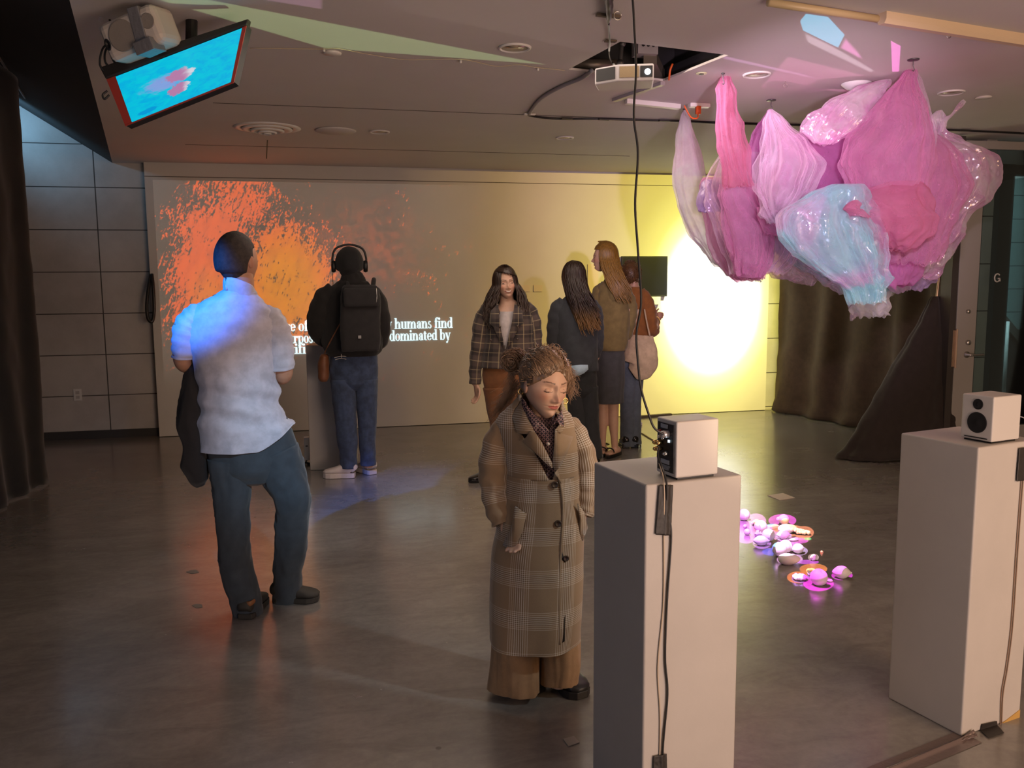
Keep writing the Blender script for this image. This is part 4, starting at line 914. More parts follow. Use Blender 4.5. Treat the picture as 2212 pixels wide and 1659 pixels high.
FR = [
 ('orange', 1607, 1112, .037, 'ball', 'large pale round plaster fruit half hidden by the near pedestal', 0, (1, 1, 1)),
 ('grape_bunch', 1633, 1124, .030, 'grapes', 'lilac plaster grape bunch behind the peach ball', .9, (1, 1, 1)),
 ('peach', 1643, 1137, .038, 'ball', 'peach coloured smooth round plaster fruit beside the grapes', 0, (1, 1, 1)),
 ('bread_slice', 1668, 1138, .022, 'slab', 'blue-lit flat plaster block left of the pear', .1, (1.6, .9, .5)),
 ('pear', 1692, 1122, .034, 'pear', 'pink-lit plaster pear lying at the back of the row', pi+.25, (1, 1, 1)),
 ('potato', 1702, 1142, .028, 'long', 'peach coloured long plaster potato in front of the pear', .0, (2.2, 1, 1)),
 ('grape_bunch', 1728, 1143, .034, 'grapes', 'coral plaster grape bunch at the far right of the row', -.6, (1, 1, 1)),
 ('apple', 1660, 1156, .037, 'apple', 'plaster apple split between pink and pale green light', 0, (1, 1, 1)),
 ('lemon', 1692, 1155, .026, 'lemon', 'plaster lemon with a white left side in front of the potato', -.2, (1.3, 1, 1)),
 ('lemon', 1644, 1168, .029, 'lemon', 'violet plaster lemon left of the split apple', -.35, (1.3, 1, 1)),
 ('plum', 1614, 1149, .019, 'ball', 'small blue plaster ball nearest the pedestal edge', 0, (1, 1, 1)),
 ('blossom', 1610, 1137, .014, 'shard', 'tiny white plaster blossom above the small blue ball', 0, (1, 1, .8)),
 ('shell', 1638, 1152, .021, 'shard', 'jagged white plaster piece between peach and violet lemon', .4, (1.2, .9, .9)),
 ('shell', 1715, 1165, .019, 'shard', 'flat jagged violet plaster scrap right of the white lemon', 0, (1.5, .8, .5)),
 ('apple', 1684, 1187, .040, 'apple', 'blue-lit plaster apple in the middle of the row', 0, (1, 1, 1)),
 ('peach', 1697, 1180, .036, 'ball', 'pink plaster ball tucked behind the blue apple', 0, (1, 1, 1)),
 ('lemon', 1724, 1185, .028, 'lemon', 'small pale pink plaster lemon right of the blue apple', .2, (1.15, 1, 1)),
 ('aubergine', 1705, 1208, .030, 'long', 'long grey and pink plaster aubergine in the middle of the row', -.25, (1.95, 1, 1)),
 ('crystal', 1757, 1204, .020, 'shard', 'clear greyish rock-like plaster chunk on its own', .5, (1, .9, .9)),
 ('pellet', 1775, 1192, .007, 'ball', 'tiny coral ball beyond the rock-like chunk', 0, (1, 1, 1)),
 ('bread_knot', 1754, 1227, .036, 'knot', 'peach coloured plaster bread knot behind the big pink apple', .2, (1, 1, 1)),
 ('walnut_cake', 1728, 1247, .038, 'flat', 'flat crinkled plaster disc left of the big pink apple', 0, (1, .8, .32)),
 ('apple', 1769, 1247, .042, 'apple', 'largest pink-lit plaster apple at the near end of the row', .5, (1, 1, 1)),
 ('lemon', 1818, 1236, .032, 'lemon', 'pink plaster lemon on its own at the far right', -.45, (1.2, 1, 1)),
 ('shell', 1792, 1254, .012, 'shard', 'small white plaster chip touching the big pink apple', 0, (1.5, .9, .6)),
]
for nm, px, py, r, kd, lab, rz, sc in FR: fruit('plaster_'+nm, px, py, r, kd, lab, rz, None, sc, tilt=.5 if kd == 'apple' else 0)

PRJ = on_z(1385, 165, CEIL-.10)+Vector((.02, -.30, -.06))
FLR = [  # px,py of the patch centre, half sizes in px, colour
 (1612, 1140, 34, 34, (.75, .18, 1.0)), (1633, 1126, 22, 18, (.9, .35, 1.0)), (1690, 1124, 30, 14, (1.0, .12, .95)), (1643, 1138, 15, 13, (1, .35, .22)), (1668, 1138, 14, 7, (.1, .30, 1.0)),
 (1704, 1146, 38, 13, (1, .35, .18)), (1736, 1150, 22, 14, (1, .32, .18)), (1662, 1157, 18, 15, (.95, .35, .85)), (1692, 1157, 18, 12, (.75, .45, 1.0)), (1716, 1168, 30, 7, (.8, .1, .9)), (1745, 1164, 8, 3, (.1, .9, .3)),
 (1646, 1172, 20, 14, (.60, .25, 1.0)), (1672, 1192, 26, 9, (.05, .10, 1.0)), (1686, 1187, 17, 17, (.10, .35, 1.0)), (1708, 1182, 22, 16, (.9, .25, 1.0)), (1727, 1190, 18, 10, (.7, .5, 1.0)), (1706, 1208, 28, 13, (.85, .45, .95)), (1745, 1214, 24, 5, (.7, .1, .95)), (1762, 1220, 12, 2.5, (.05, .8, .3)),
 (1757, 1229, 30, 12, (1, .30, .08)), (1724, 1247, 24, 13, (1, .25, .06)), (1732, 1250, 22, 9, (.65, .25, 1.0)), (1768, 1260, 33, 17, (1, .03, .95)), (1819, 1243, 23, 10, (.95, .05, 1.0)), (1757, 1204, 12, 8, (.6, .4, .45)), (1775, 1193, 4, 4, (1, .2, .15))]
def floorpic(t, X, Y):
    c = None
    for px, py, rx, ry, col in FLR:
        P = on_z(px, py, .0); Px = on_z(px+rx, py, 0); Py = on_z(px, py+ry, 0)
        # ellipse in the picture -> ellipse in the floor frame turned to the view direction
        a = Px-P; bb = Py-P; det = a.x*bb.y-a.y*bb.x
        dx = t.m('SUBTRACT', X, P.x); dy = t.m('SUBTRACT', Y, P.y)
        u = t.m('ADD', t.m('MULTIPLY', dx, bb.y/det), t.m('MULTIPLY', dy, -bb.x/det)); v = t.m('ADD', t.m('MULTIPLY', dx, -a.y/det), t.m('MULTIPLY', dy, a.x/det))
        r = t.m('ADD', t.m('MULTIPLY', u, u), t.m('MULTIPLY', v, v)); f = t.m('LESS_THAN', r, 1.0)
        c = t.mix(f, c if c is not None else (0, 0, 0), col)
    return c
projector_light('fruit_projector_light', tuple(PRJ), tuple(on_z(1710, 1190, 0)), 40, 900, 'z', 0.0, floorpic)

# ------------------------------------------------------------------ coloured ceiling glints: an added mid-air lamp imitates reflections off the film
GLS = Vector((1.95, 3.6, 1.25))
def hp(pts): return [on_z(x, y, CEIL) for x, y in pts]
CP = [([(1727, 45), (1740, 29), (1790, 36), (1826, 75), (1811, 104), (1733, 66)], (.10, .62, .95), 1.0), ([(1733, 66), (1811, 104), (1892, 152), (1880, 158), (1740, 92)], (.70, .60, .72), .55), ([(1826, 78), (1862, 118), (1870, 134), (1812, 104)], (1, .28, .80), .7),
      ([(1923, 86), (1947, 99), (1943, 155), (1926, 155)], (1, .22, .85), .95), ([(290, -14), (420, -8), (1200, 142), (700, 105)], (.42, .62, .30), .42), ([(440, -20), (700, -20), (700, 22)], (.55, .30, .50), .3),
      ([(1560, 118), (1740, 160), (1780, 175), (1560, 128)], (.8, .4, .9), .35), ([(1700, 120), (1900, 170), (1930, 215), (1640, 190)], (1, .30, .62), .25)]
def ceilpic(t, X, Y):
    c = None
    for poly, col, k in CP:
        V = hp(poly); ar = sum(V[i].x*V[(i+1) % len(V)].y-V[(i+1) % len(V)].x*V[i].y for i in range(len(V)))
        f = None; s = 1 if ar > 0 else -1
        for i in range(len(V)):
            a, q = V[i], V[(i+1) % len(V)]; nx, ny = -(q.y-a.y)*s, (q.x-a.x)*s; l = sqrt(nx*nx+ny*ny); nx /= l; ny /= l
            d = t.m('ADD', t.m('ADD', t.m('MULTIPLY', X, nx), t.m('MULTIPLY', Y, ny)), -(a.x*nx+a.y*ny)); e = t.ss(d, 0, .02 if k < .9 else .006)
            f = e if f is None else t.m('MULTIPLY', f, e)
        c = t.mix(t.m('MULTIPLY', f, k), c if c is not None else (0, 0, 0), col)
    return c
projector_light('ceiling_glint_light', tuple(GLS), (GLS.x, GLS.y, 3), 140, 60, 'z', CEIL, ceilpic)

# ------------------------------------------------------------------ caption in a bold condensed serif: glowing letter meshes imitate projected light
def glyphs():
    G = {}; T = .27; h = .075
    def stem(x, y0, y1, s0=1, s1=1, w=T):
        out = [[(x-w/2, y0), (x+w/2, y0), (x+w/2, y1), (x-w/2, y1)]]
        if s0: out.append([(x-w/2-.12, y0), (x+w/2+.12, y0), (x+w/2+.12, y0+h), (x-w/2-.12, y0+h)])
        if s1: out.append([(x-w/2-.13, y1-h), (x, y1-h), (x, y1), (x-w/2-.13, y1-.02)])
        return out
    def arc(cx, cy, rx, ry, a0, a1, th=T, tn=.08, n=20):
        out = []
        for i in range(n):
            q = []
            for a in (a0+(a1-a0)*i/n, a0+(a1-a0)*(i+1)/n):
                r = radians(a); t = tn+(th-tn)*abs(cos(r))**1.4; q.append(((cx+rx*cos(r), cy+ry*sin(r)), (cx+(rx-t)*cos(r), cy+(ry-t*.8)*sin(r))))
            out.append([q[0][0], q[1][0], q[1][1], q[0][1]])
        return out
    def dot(x, y, r=.14): return [[(x+r*cos(k*pi/6), y+r*sin(k*pi/6)) for k in range(12)]]
    def bar(x0, x1, y, t=.08): return [[(x0, y-t/2), (x1, y-t/2), (x1, y+t/2), (x0, y+t/2)]]
    def diag(x0, y0, x1, y1, w): return [[(x0-w/2, y0), (x0+w/2, y0), (x1+w/2, y1), (x1-w/2, y1)]]
    G['o'] = (.86, arc(.43, .5, .41, .52, 0, 360)); G['c'] = (.76, arc(.42, .5, .40, .52, 45, 325)+dot(.64, .78, .11))
    G['e'] = (.80, arc(.42, .5, .40, .52, 0, 325)+bar(.12, .80, .52))
    G['u'] = (1.0, stem(.22, .1, 1, 0, 1)+arc(.46, .28, .37, .30, 180, 300)+stem(.76, 0, 1, 0, 1)+bar(.76, 1.0, .04))
    G['r'] = (.72, stem(.22, 0, 1)+arc(.50, .66, .25, .34, 60, 160, .2)+dot(.60, .84, .13)); G['n'] = (1.04, stem(.22, 0, 1)+arc(.56, .66, .33, .34, 0, 170, .25)+stem(.78, 0, .68, 1, 0))
    G['m'] = (1.58, stem(.22, 0, 1)+arc(.55, .66, .32, .34, 0, 170, .25)+stem(.76, 0, .68, 1, 0)+arc(1.09, .66, .32, .34, 0, 170, .25)+stem(1.30, 0, .68, 1, 0))
    G['h'] = (1.04, stem(.22, 0, 1.5)+arc(.56, .66, .33, .34, 0, 170, .25)+stem(.78, 0, .68, 1, 0))
    G['f'] = (.62, stem(.26, 0, 1.2, 1, 0)+arc(.48, 1.22, .35, .30, 50, 180)+dot(.62, 1.36, .12)+bar(.04, .56, .96)); G['i'] = (.46, stem(.22, 0, 1)+dot(.20, 1.32, .16))
    G['t'] = (.60, stem(.24, .15, 1.25, 0, 0)+arc(.42, .22, .31, .24, 180, 310, T)+bar(.03, .54, .96)); G['p'] = (.94, stem(.22, -.42, 1)+arc(.52, .5, .38, .52, -140, 140))
    G['b'] = (.94, stem(.22, 0, 1.5, 0)+arc(.52, .5, .38, .52, -140, 140)); G['d'] = (.96, stem(.72, 0, 1.5, 0)+arc(.42, .5, .38, .52, 40, 320)+bar(.7, .95, .04))
    G['s'] = (.70, arc(.34, .74, .26, .28, 40, 250, .18, .09)+arc(.34, .27, .28, .29, -150, 95, .18, .09)+bar(.08, .14, .2, .24)); G['a'] = (.84, stem(.60, .1, .75, 0, 0)+arc(.42, .70, .31, .32, 0, 150, .22)+dot(.20, .74, .12)+arc(.40, .28, .33, .30, 60, 320, .24)+bar(.62, .84, .05))
    G['w'] = (1.30, diag(.16, 1, .42, 0, .26)+diag(.62, 1, .42, 0, .10)+diag(.66, 1, .92, 0, .26)+diag(1.14, 1, .92, 0, .10)+bar(.0, .36, .96)+bar(.5, .86, .96)+bar(1.0, 1.28, .96))
    G['y'] = (.96, diag(.18, 1, .50, 0, .27)+diag(.80, 1, .36, -.42, .10)+dot(.28, -.32, .13)+bar(.0, .40, .96)+bar(.62, .94, .96)); G['.'] = (.4, dot(.18, .13, .15)); G[' '] = (.42, [])
    return G
GL = glyphs(); M_CAP = mat('glowing_white', (.5, .5, .5), .8, emit=(.62, .85, .90), es=.85)  # letters emit by themselves, no lamp throws them
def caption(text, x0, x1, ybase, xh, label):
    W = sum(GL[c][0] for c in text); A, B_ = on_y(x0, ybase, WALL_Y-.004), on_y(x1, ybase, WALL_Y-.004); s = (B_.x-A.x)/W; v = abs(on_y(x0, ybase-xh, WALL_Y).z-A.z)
    root = empty('glowing_text', A, label, 'glowing text'); b = MB(); x = 0
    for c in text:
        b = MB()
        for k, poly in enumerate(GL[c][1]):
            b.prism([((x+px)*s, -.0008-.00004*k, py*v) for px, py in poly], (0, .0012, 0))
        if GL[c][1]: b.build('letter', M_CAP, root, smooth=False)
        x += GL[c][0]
caption('ure of c', 601, 684, 716, 15.5, 'white glowing letters imitating the projected words "ure of c" between the walking man and the headphones wearer, top line')
caption('w humans find', 830, 978, 711, 15.5, 'white glowing letters imitating the projected words "w humans find" on the wall, top line')
caption('purpose', 609, 687, 742, 15.5, 'white glowing letters imitating the projected word "purpose" on the wall, middle line')
caption('a dominated by', 825, 974, 737, 15.5, 'white glowing letters imitating the projected words "a dominated by" on the wall, middle line')
caption('rtifi', 617, 661, 765, 15.0, 'white glowing letters imitating the projected letters "rtifi" on the wall, bottom line')
caption('.', 812, 822, 762, 15.0, 'white glowing dot imitating the projected full stop beside the headphones wearer, bottom line')
# ------------------------------------------------------------------ people
def hairmat(name, col, tip=None, z0=0, z1=1):
    m, t, b = base_mat(name); tc = t.n.new('ShaderNodeTexCoord').outputs['Object']
    n = t.noise(t.vm('MULTIPLY', tc, (1, 1, .12)), 160, 3, .6)
    c = t.mix(t.ss(n, .3, .7), tuple(x*.6 for x in col), tuple(min(1, x*1.35) for x in col))
    at = t.n.new('ShaderNodeAttribute'); at.attribute_name = 'tint'; c = t.mix(t.m('MULTIPLY', t.sep(at.outputs['Vector'])[0], .75), c, tuple(min(1, x*2.6) for x in col))
    if tip: z = t.sep(tc)[2]; c = t.mix(t.ss(t.m('ADD', z, t.m('MULTIPLY', n, .12)), z0, z1, 1.0, 0.0), c, tip)
    t.l.new(c, b.inputs['Base Color']); b.inputs['Roughness'].default_value = .38; b.inputs['Specular IOR Level'].default_value = .6
    return m
SK_LIGHT = skin_mat('skin_light', (.62, .39, .28)); SK_MID = skin_mat('skin_mid', (.50, .28, .19)); SK_TAN = skin_mat('skin_tan', (.42, .22, .14))

class Fig:
    """a person: root empty on the floor, local x to the right seen from the camera, y away, z up"""
    def __init__(s, name, px, py, label, group=None):
        g = on_z(px, py, 0); s.az = atan2(g.x, g.y); s.root = empty(name, g, label, 'person', rz=-s.az, group=group); s.g = g
        s.n = Vector((sin(s.az), cos(s.az), 0)); s.r = Vector((cos(s.az), -sin(s.az), 0))
        s.k = ((g-CAM).dot(_f))/FPX
    def P(s, px, py, dy=0.0):
        v = ray(px, py); o = s.g+s.n*dy; t = (o-CAM).dot(s.n)/v.dot(s.n); q = CAM+v*t-s.g
        return Vector((q.dot(s.r), dy, q.z))
    def rows(s, L):
        """(y, left, right, depth half[, dy]) silhouette rows -> loft rings"""
        out = []
        for q in L:
            dy = q[4] if len(q) > 4 else 0; a, c = s.P(q[1], q[0], dy), s.P(q[2], q[0], dy)
            out.append(((a+c)/2, max((c-a).length/2, .001), q[3]))
        return out
    def path(s, L):
        """(px, py, radius px[, dy[, squash]])"""
        return [(s.P(q[0], q[1], q[3] if len(q) > 3 else 0), q[2]*s.k, q[2]*s.k*(q[4] if len(q) > 4 else 1)) for q in L]

def hand(b, wrist, d, side, up=None, s=1.0, curl=.5, thumb=1):
    """palm, four jointed fingers and a thumb; d: pointing direction, side: direction of the thumb"""
    d = Vector(d).normalized(); sd = Vector(side); sd = (sd-d*sd.dot(d)).normalized(); nn = d.cross(sd).normalized()
    w = Vector(wrist); L = .085*s
    b.loft([(w-d*.03*s, .026*s, .020*s), (w, .028*s, .019*s), (w+d*.035*s, .038*s, .017*s), (w+d*.075*s, .040*s, .015*s), (w+d*.088*s, .034*s, .011*s)], 20, 4, ref=nn)
    for i, (o, l) in enumerate(((.028, .072), (.010, .080), (-.009, .074), (-.027, .058))):
        p = w+d*.080*s+sd*o*s; c = curl*(1+.12*i); pts = [p-d*.02*s, p]; a = c*.5
        for seg in (.42, .32, .26):
            a += c*.9; p = p+(d*cos(a)+nn*sin(a)*thumb)*l*seg*s; pts.append(p)
        b.tube(pts, lambda t, s=s: (.0098-.0028*t)*s, 10, 4); b.ball(pts[-1], .0070*s, 10, 6)
    p = w+d*.022*s+sd*.022*s; pts = [p, p+(d*.5+sd*.8)*.028*s, p+(d*.85+sd*.95)*.045*s+nn*.010*s*thumb, p+(d*1.3+sd*.8)*.056*s+nn*.022*s*thumb]
    b.tube(pts, lambda t, s=s: (.0125-.004*t)*s, 10, 4); b.ball(pts[-1], .0085*s, 10, 6)

def G(x, s): return exp(-(x/s)**2)
def head_mesh(b, C, R, s=1.0, smile=0.0, closed=0.3, tint=True, nu=120, nv=96, ear=True, nosew=1.0):
    """face towards local -y; C centre, R rotation"""
    base = len(b.v); T = []
    if b.tint is None: b.tint = [(0, 0, 0)]*base
    def shape(nx, ny, nz):
        z = nz*.115
        t = max(0.0, -nz)
        wx = .0745*(1-.38*t**1.6) if nz < 0 else .0745*(1-.04*nz)
        x = nx*wx*(1+.05*(1-abs(nz)))
        if ny < 0: y = ny*(.090*(1-.04*t))
        else: y = ny*.100*(1-.30*t)
        y -= .038*t**1.8
        front = max(0.0, -ny)
        if front > 0:
            fr = min(1, front*1.6); ax = abs(x); d = 0.0
            d += G(x, .0085*nosew)*( .007*G(z-.016, .016)+.021*G(z+.022, .017)+.007*G(z+.031, .008) if z > -.045 else .021*G(z+.022, .012))
            d += (.010*G(ax-.0125*nosew, .0062)*G(z+.032, .0075))
            d -= .0115*G(ax-.031, .015)*G(z-.010, .012)+.004*G(ax-.013, .006)*G(z-.012, .010)
            d += .0072*G(ax-.031, .0125)*G(z-.006, .0085)
            d += .0045*G(ax-.030, .020)*G(z-.031, .0075)
            d += .0052*G(x, .021+.008*smile)*G(z+.0500, .0050)+.0068*G(x, .018+.006*smile)*G(z+.0605, .0062)
            d -= .0050*G(x, .025+.008*smile)*G(z+.0552-.06*smile*ax*.6, .0020)
            d -= .0045*G(x, .018)*G(z+.0715, .0055); d += .0075*G(x, .017)*G(z+.088, .013)
            d += .0050*G(ax-.044, .018)*G(z+.018+.004*smile, .018)*(1+smile)
            d -= .0020*G(x, .004)*G(z+.042, .006); d -= .004*G(ax-.052, .014)*G(z+.058, .02)
            y -= d*fr
        return Vector((x, y, z))
    V = []
    for j in range(nv+1):
        ph = -pi/2+pi*j/nv
        for i in range(nu):
            q = 2*pi*i/nu-pi/2; nx, ny, nz = cos(ph)*cos(q), cos(ph)*sin(q), sin(ph)
            # denser sampling on the face
            p = shape(nx, ny, nz); x, z = p.x, p.z; f = 1 if ny < -.25 else 0; lips = brow = blush = 0
            if f and tint:
                ax = abs(x); w = .0235+.007*smile
                zc = -.0552+.10*smile*ax*.9
                up = .0068*(1-(ax/w)**2)*(1-.25*G(x, .003)); lo = .0090*(1-(ax/w)**2)
                if ax < w and -lo < (z-zc) < up: lips = 1.0
                by = .0315+.0035*G(ax-.036, .012)-.10*max(0, ax-.042)
                if .013 < ax < .052 and abs(z-by) < .0030*(1-.6*((ax-.013)/.04)): brow = .85
                ly = .0035+.0016*(1-((ax-.031)/.014)**2)*(-1 if closed > .2 else 1)
                if abs(ax-.031) < .0145 and abs(z-ly+.002) < .0011: brow = 1.0
                blush = min(1, G(ax-.045, .02)*G(z+.02, .02)+.7*G(x, .012)*G(z+.025, .012)+.25*G(z-.004, .006)*G(ax-.031, .014))
            V.append(R @ (p*s)+Vector(C)); T.append((lips, brow, blush))
    F = [(j*nu+i, j*nu+(i+1) % nu, (j+1)*nu+(i+1) % nu, (j+1)*nu+i) for j in range(nv) for i in range(nu)]
    b.add(V, F); b.tint += T
    if ear:
        for sg in (-1, 1):
            c = Vector(C)+R @ (Vector((sg*.0745, .008, -.004))*s)
            k = len(b.v); b.ball(c, (.009*s, .017*s, .030*s), 14, 10, R @ Matrix.Rotation(sg*.25, 3, 'Z') @ Matrix.Rotation(-.2, 3, 'X')); b.tint += [(0, 0, .5)]*(len(b.v)-k)
def finish_body(b, name, m, root, remesh=.007):
    return b.build(name, m, root, remesh=remesh)
def bake_add(name, m, root, remesh_parts, extra):
    """limbs are fused with a voxel remesh, then the detailed head is added to the same mesh"""
    tmp = remesh_parts.build(name+'_tmp', m, None, remesh=.006)
    dg = bpy.context.evaluated_depsgraph_get(); ev = tmp.evaluated_get(dg); me = ev.to_mesh()
    V = [v.co.copy() for v in me.vertices]; F = [tuple(p.vertices) for p in me.polygons]; ev.to_mesh_clear()
    bpy.data.objects.remove(tmp, do_unlink=True)
    if extra.tint is None: extra.tint = [(0, 0, 0)]*len(extra.v)
    extra.add(V, F); extra.tint += [(0, 0, 0)]*len(V)
    return extra.build(name, m, root)
def Rh(turn, nod, roll=0): return Matrix.Rotation(radians(turn), 3, 'Z') @ Matrix.Rotation(radians(nod), 3, 'X') @ Matrix.Rotation(radians(roll), 3, 'Y')

def strands(b, C, R, n, fn, r=.0016, seed=1, seg=3, k=5):
    rr = random.Random(seed)
    for i in range(n):
        pts = fn(rr, i)
        b.tube(pts, (lambda t, r=r: r*(1-.75*t)), k, seg, cap=False)
def hair_cap(b, C, R, rx=.084, ry=.104, rz=.120, off=(0, .012, .012), face=.50, seed=1, amp=.004, front=-.30, low=-1.0, s=1.0):
    """skull cap of hair open at the face"""
    def f(p):
        n = Vector((p.x/rx, p.y/ry, p.z/rz)); 
        # strand grooves running down
        a = atan2(n.x, n.y); g = noise.noise(Vector((a*9+seed, n.z*1.2, seed)))*amp+noise.noise(Vector((a*26+seed, n.z*2, seed)))*amp*.4
        p = p*(1+g/rx)
        if n.y < front and n.z < face:          # push behind the face
            p = Vector((p.x*.90, p.y*.25 if p.y < 0 else p.y, p.z))
        if n.z < low: p.z = low*rz
        return p
    b.ball(Vector(C)+R @ (Vector(off)*s), (rx*s, ry*s, rz*s), 96, 56, R, f=f)
def long_hair(b, C, R, rr_, n, tips, spread, s=1.0, seed=3, wave=.010, r=.0045, front=False, part=0.0):
    """strands from the crown, over the skull, then down to z=tips"""
    rr = random.Random(seed)
    for i in range(n):
        a = rr.uniform(-1, 1); a = a*(2.3 if front else 1.75)            # 0 = back
        dirn = Vector((sin(a), cos(a), 0)); top = Vector((part, .01+rr.uniform(-.02, .03), .118))
        q = [top]
        for t in (.35, .7, 1.0): q.append(Vector((dirn.x*.087*sin(t*pi/2)*1.02, dirn.y*.108*sin(t*pi/2)+.008, .122*cos(t*pi/2)+.008)))
        P = [Vector(C)+R @ (v*s*(1+rr.uniform(0, .06))) for v in q]
        zt = tips+rr.uniform(-.05, .07)*(1 if i % 4 else 2); e = P[-1].copy(); ph = rr.uniform(0, 6.3); w = wave*rr.uniform(.5, 1.5)
        N = 6
        for j in range(1, N+1):
            u = j/N; z = e.z+(zt-e.z)*u; sx = spread(u, a)
            P.append(Vector((e.x+(C[0]-e.x)*.15*u+sx[0]+w*sin(ph+u*9)*u, e.y+sx[1]+w*.6*cos(ph+u*8)*u+rr.uniform(-.006, .006), z)))
        b.tube(P, (lambda t, r=r: r*(1.0 if t < .7 else 1-(t-.7)*2.6)), 5, 3, cap=False)

# ---- shoes
def shoe(name, root, m, toe, heel, w, h, sole=None, sole_h=.018, heel_h=0.0, opening=None, n=28):
    """toe, heel: floor points in the figure frame"""
    toe, heel = Vector(toe), Vector(heel); d = toe-heel; L = d.length; d.normalize(); sd = Vector((d.y, -d.x, 0)).normalized()
    b = MB(); prof = [(-.02, .30, .55), (.06, .40, .95), (.22, .43, 1.0), (.40, .40, .80), (.58, .48, .60), (.75, .52, .48), (.90, .44, .38), (1.0, .22, .25)]
    rings = []
    for t, ww, hh in prof: rings.append((heel+d*(L*t)+Vector((0, 0, sole_h+h*hh*.5)), w*ww, h*hh*.5))
    b.loft([(c, a, r) for c, a, r in rings], n, 5, ref=(0, 0, 1), ex=2.4); o = b.build(name, m, root)
    b = MB(); out = []
    for t, ww, hh in prof:
        out.append((t, ww*1.06))
    poly = [heel+d*(L*t)+sd*(w*ww) for t, ww in out]+[heel+d*(L*t)-sd*(w*ww) for t, ww in out[::-1]]
    b.prism([Vector((p.x, p.y, 0.002)) for p in poly], (0, 0, sole_h+.006)); b.build('sole', sole or m, o, smooth=False, bevel=.003)
    return o

# =================================================================== woman in the long checked coat
W = Fig('person', 1172, 1500, 'person in a long checked wool coat, looking down, beside the near pedestal'); k = W.k
M_COAT = plaid_mat('checked_wool', (.285, .190, .110), (.78, .70, .60), (.120, .075, .042), .150)
coat_edge = mat('coat_edge', (.30, .215, .14), .9, bump=.3, bs=400)
M_SHIRT = None
m, t, bs = base_mat('patterned_shirt'); uvn = t.n.new('ShaderNodeUVMap'); uvn.uv_map = 'UVMap'; u, v, _ = t.sep(uvn.outputs[0])
def gr(c, p): return t.m('ABSOLUTE', t.m('SUBTRACT', t.m('FRACT', t.m('DIVIDE', c, p)), .5))
d1 = t.m('SQRT', t.m('ADD', t.m('POWER', gr(u, .013), 2.0), t.m('POWER', gr(v, .013), 2.0)))
ringm = t.m('MULTIPLY', t.m('GREATER_THAN', d1, .26), t.m('LESS_THAN', d1, .44))
t.l.new(t.mix(ringm, (.018, .010, .014), (.30, .17, .17)), bs.inputs['Base Color']); bs.inputs['Roughness'].default_value = .55; M_SHIRT = m

# body: torso under the coat, neck, right hand at the pocket, lower legs
bb = MB()
bb.loft([(W.P(1172, 1360, .0), .10, .08), (W.P(1172, 1200), .12, .09), (W.P(1174, 1050), .11, .08), (W.P(1174, 960), .13, .08), (W.P(1174, 925), .09, .06), (W.P(1172, 900, -.005), .050, .05), (W.P(1172, 880, -.015), .046, .052), (W.P(1172, 850, -.02), .046, .052)], 32, 4)
for lx, ty, hx in ((1118, 1480, 1116), (1212, 1466, 1208)):
    bb.loft([(W.P(1150 if lx < 1172 else 1196, 1330), .065, .065), (W.P(lx, 1420), .045, .045), (W.P(hx, ty+6), .032, .036), (W.P(hx, ty+16), .03, .036)], 20, 4)
for sx, pts in ((-1, [(1094, 938, 15), (1074, 1000, 20), (1072, 1060, 19), (1088, 1112, 15)]), (1, [(1238, 938, 13), (1262, 1000, 16), (1264, 1060, 15), (1258, 1104, 13)])):
    bb.loft(W.path(pts), 18, 4)
hand(bb, W.P(1091, 1122, -.050), W.P(1112, 1172, -.085)-W.P(1091, 1122, -.050), (.9, -.3, .6), s=.90, curl=.30)
hand(bb, W.P(1256, 1108, -.02), W.P(1238, 1150, -.06)-W.P(1256, 1108, -.02), (-.9, -.2, .3), s=.80, curl=.3)
HC = W.P(1177, 833, -.028); HR = Rh(30, 11, 6); hs = .93
hb = MB(); head_mesh(hb, HC, HR, hs, closed=.6, nu=200, nv=170)
woman_body = bake_add('body', SK_LIGHT, W.root, bb, hb)
# eyes: lowered, a sliver under the lids
M_EYE = mat('eye_white', (.55, .50, .47), .15); M_LASH = mat('lash_dark', (.02, .012, .01), .7)
for sg in (-1, 1):
    b = MB(); b.ball(HC+HR @ (Vector((sg*.031, -.0722, .0035))*hs), (.0135*hs, .0095*hs, .0080*hs), 20, 12, HR); b.build('eyelid', SK_LIGHT, woman_body)
    b = MB(); b.tube([HC+HR @ (Vector((sg*(.031+.0165*cos(q*pi/8)), -.0828+.0085*abs(cos(q*pi/8))**2, .0016-.0040*sin(q*pi/8)))*hs) for q in range(9)], lambda t: .0012*(1-.8*abs(t-.5)), 6, 2); b.build('eyelashes', M_LASH, woman_body)
    b = MB(); b.ball(HC+HR @ (Vector((sg*.031, -.0772, -.0038))*hs), (.0098*hs, .0042*hs, .0032*hs), 16, 8, HR); b.build('eye', M_EYE if False else mat('eye_dark', (.07, .05, .04), .15), woman_body)
for px, py in ((1125, 846), (1221, 866)):
    b = MB(); c = W.P(px, py, -.03 if px < 1150 else -.01); b.tube([c+Vector((.0085*cos(q*pi/10), .004*cos(q*pi/10), .0095*sin(q*pi/10))) for q in range(21)], .0030, 8, 1); b.build('gold_hoop_earring', M_GOLD, woman_body)
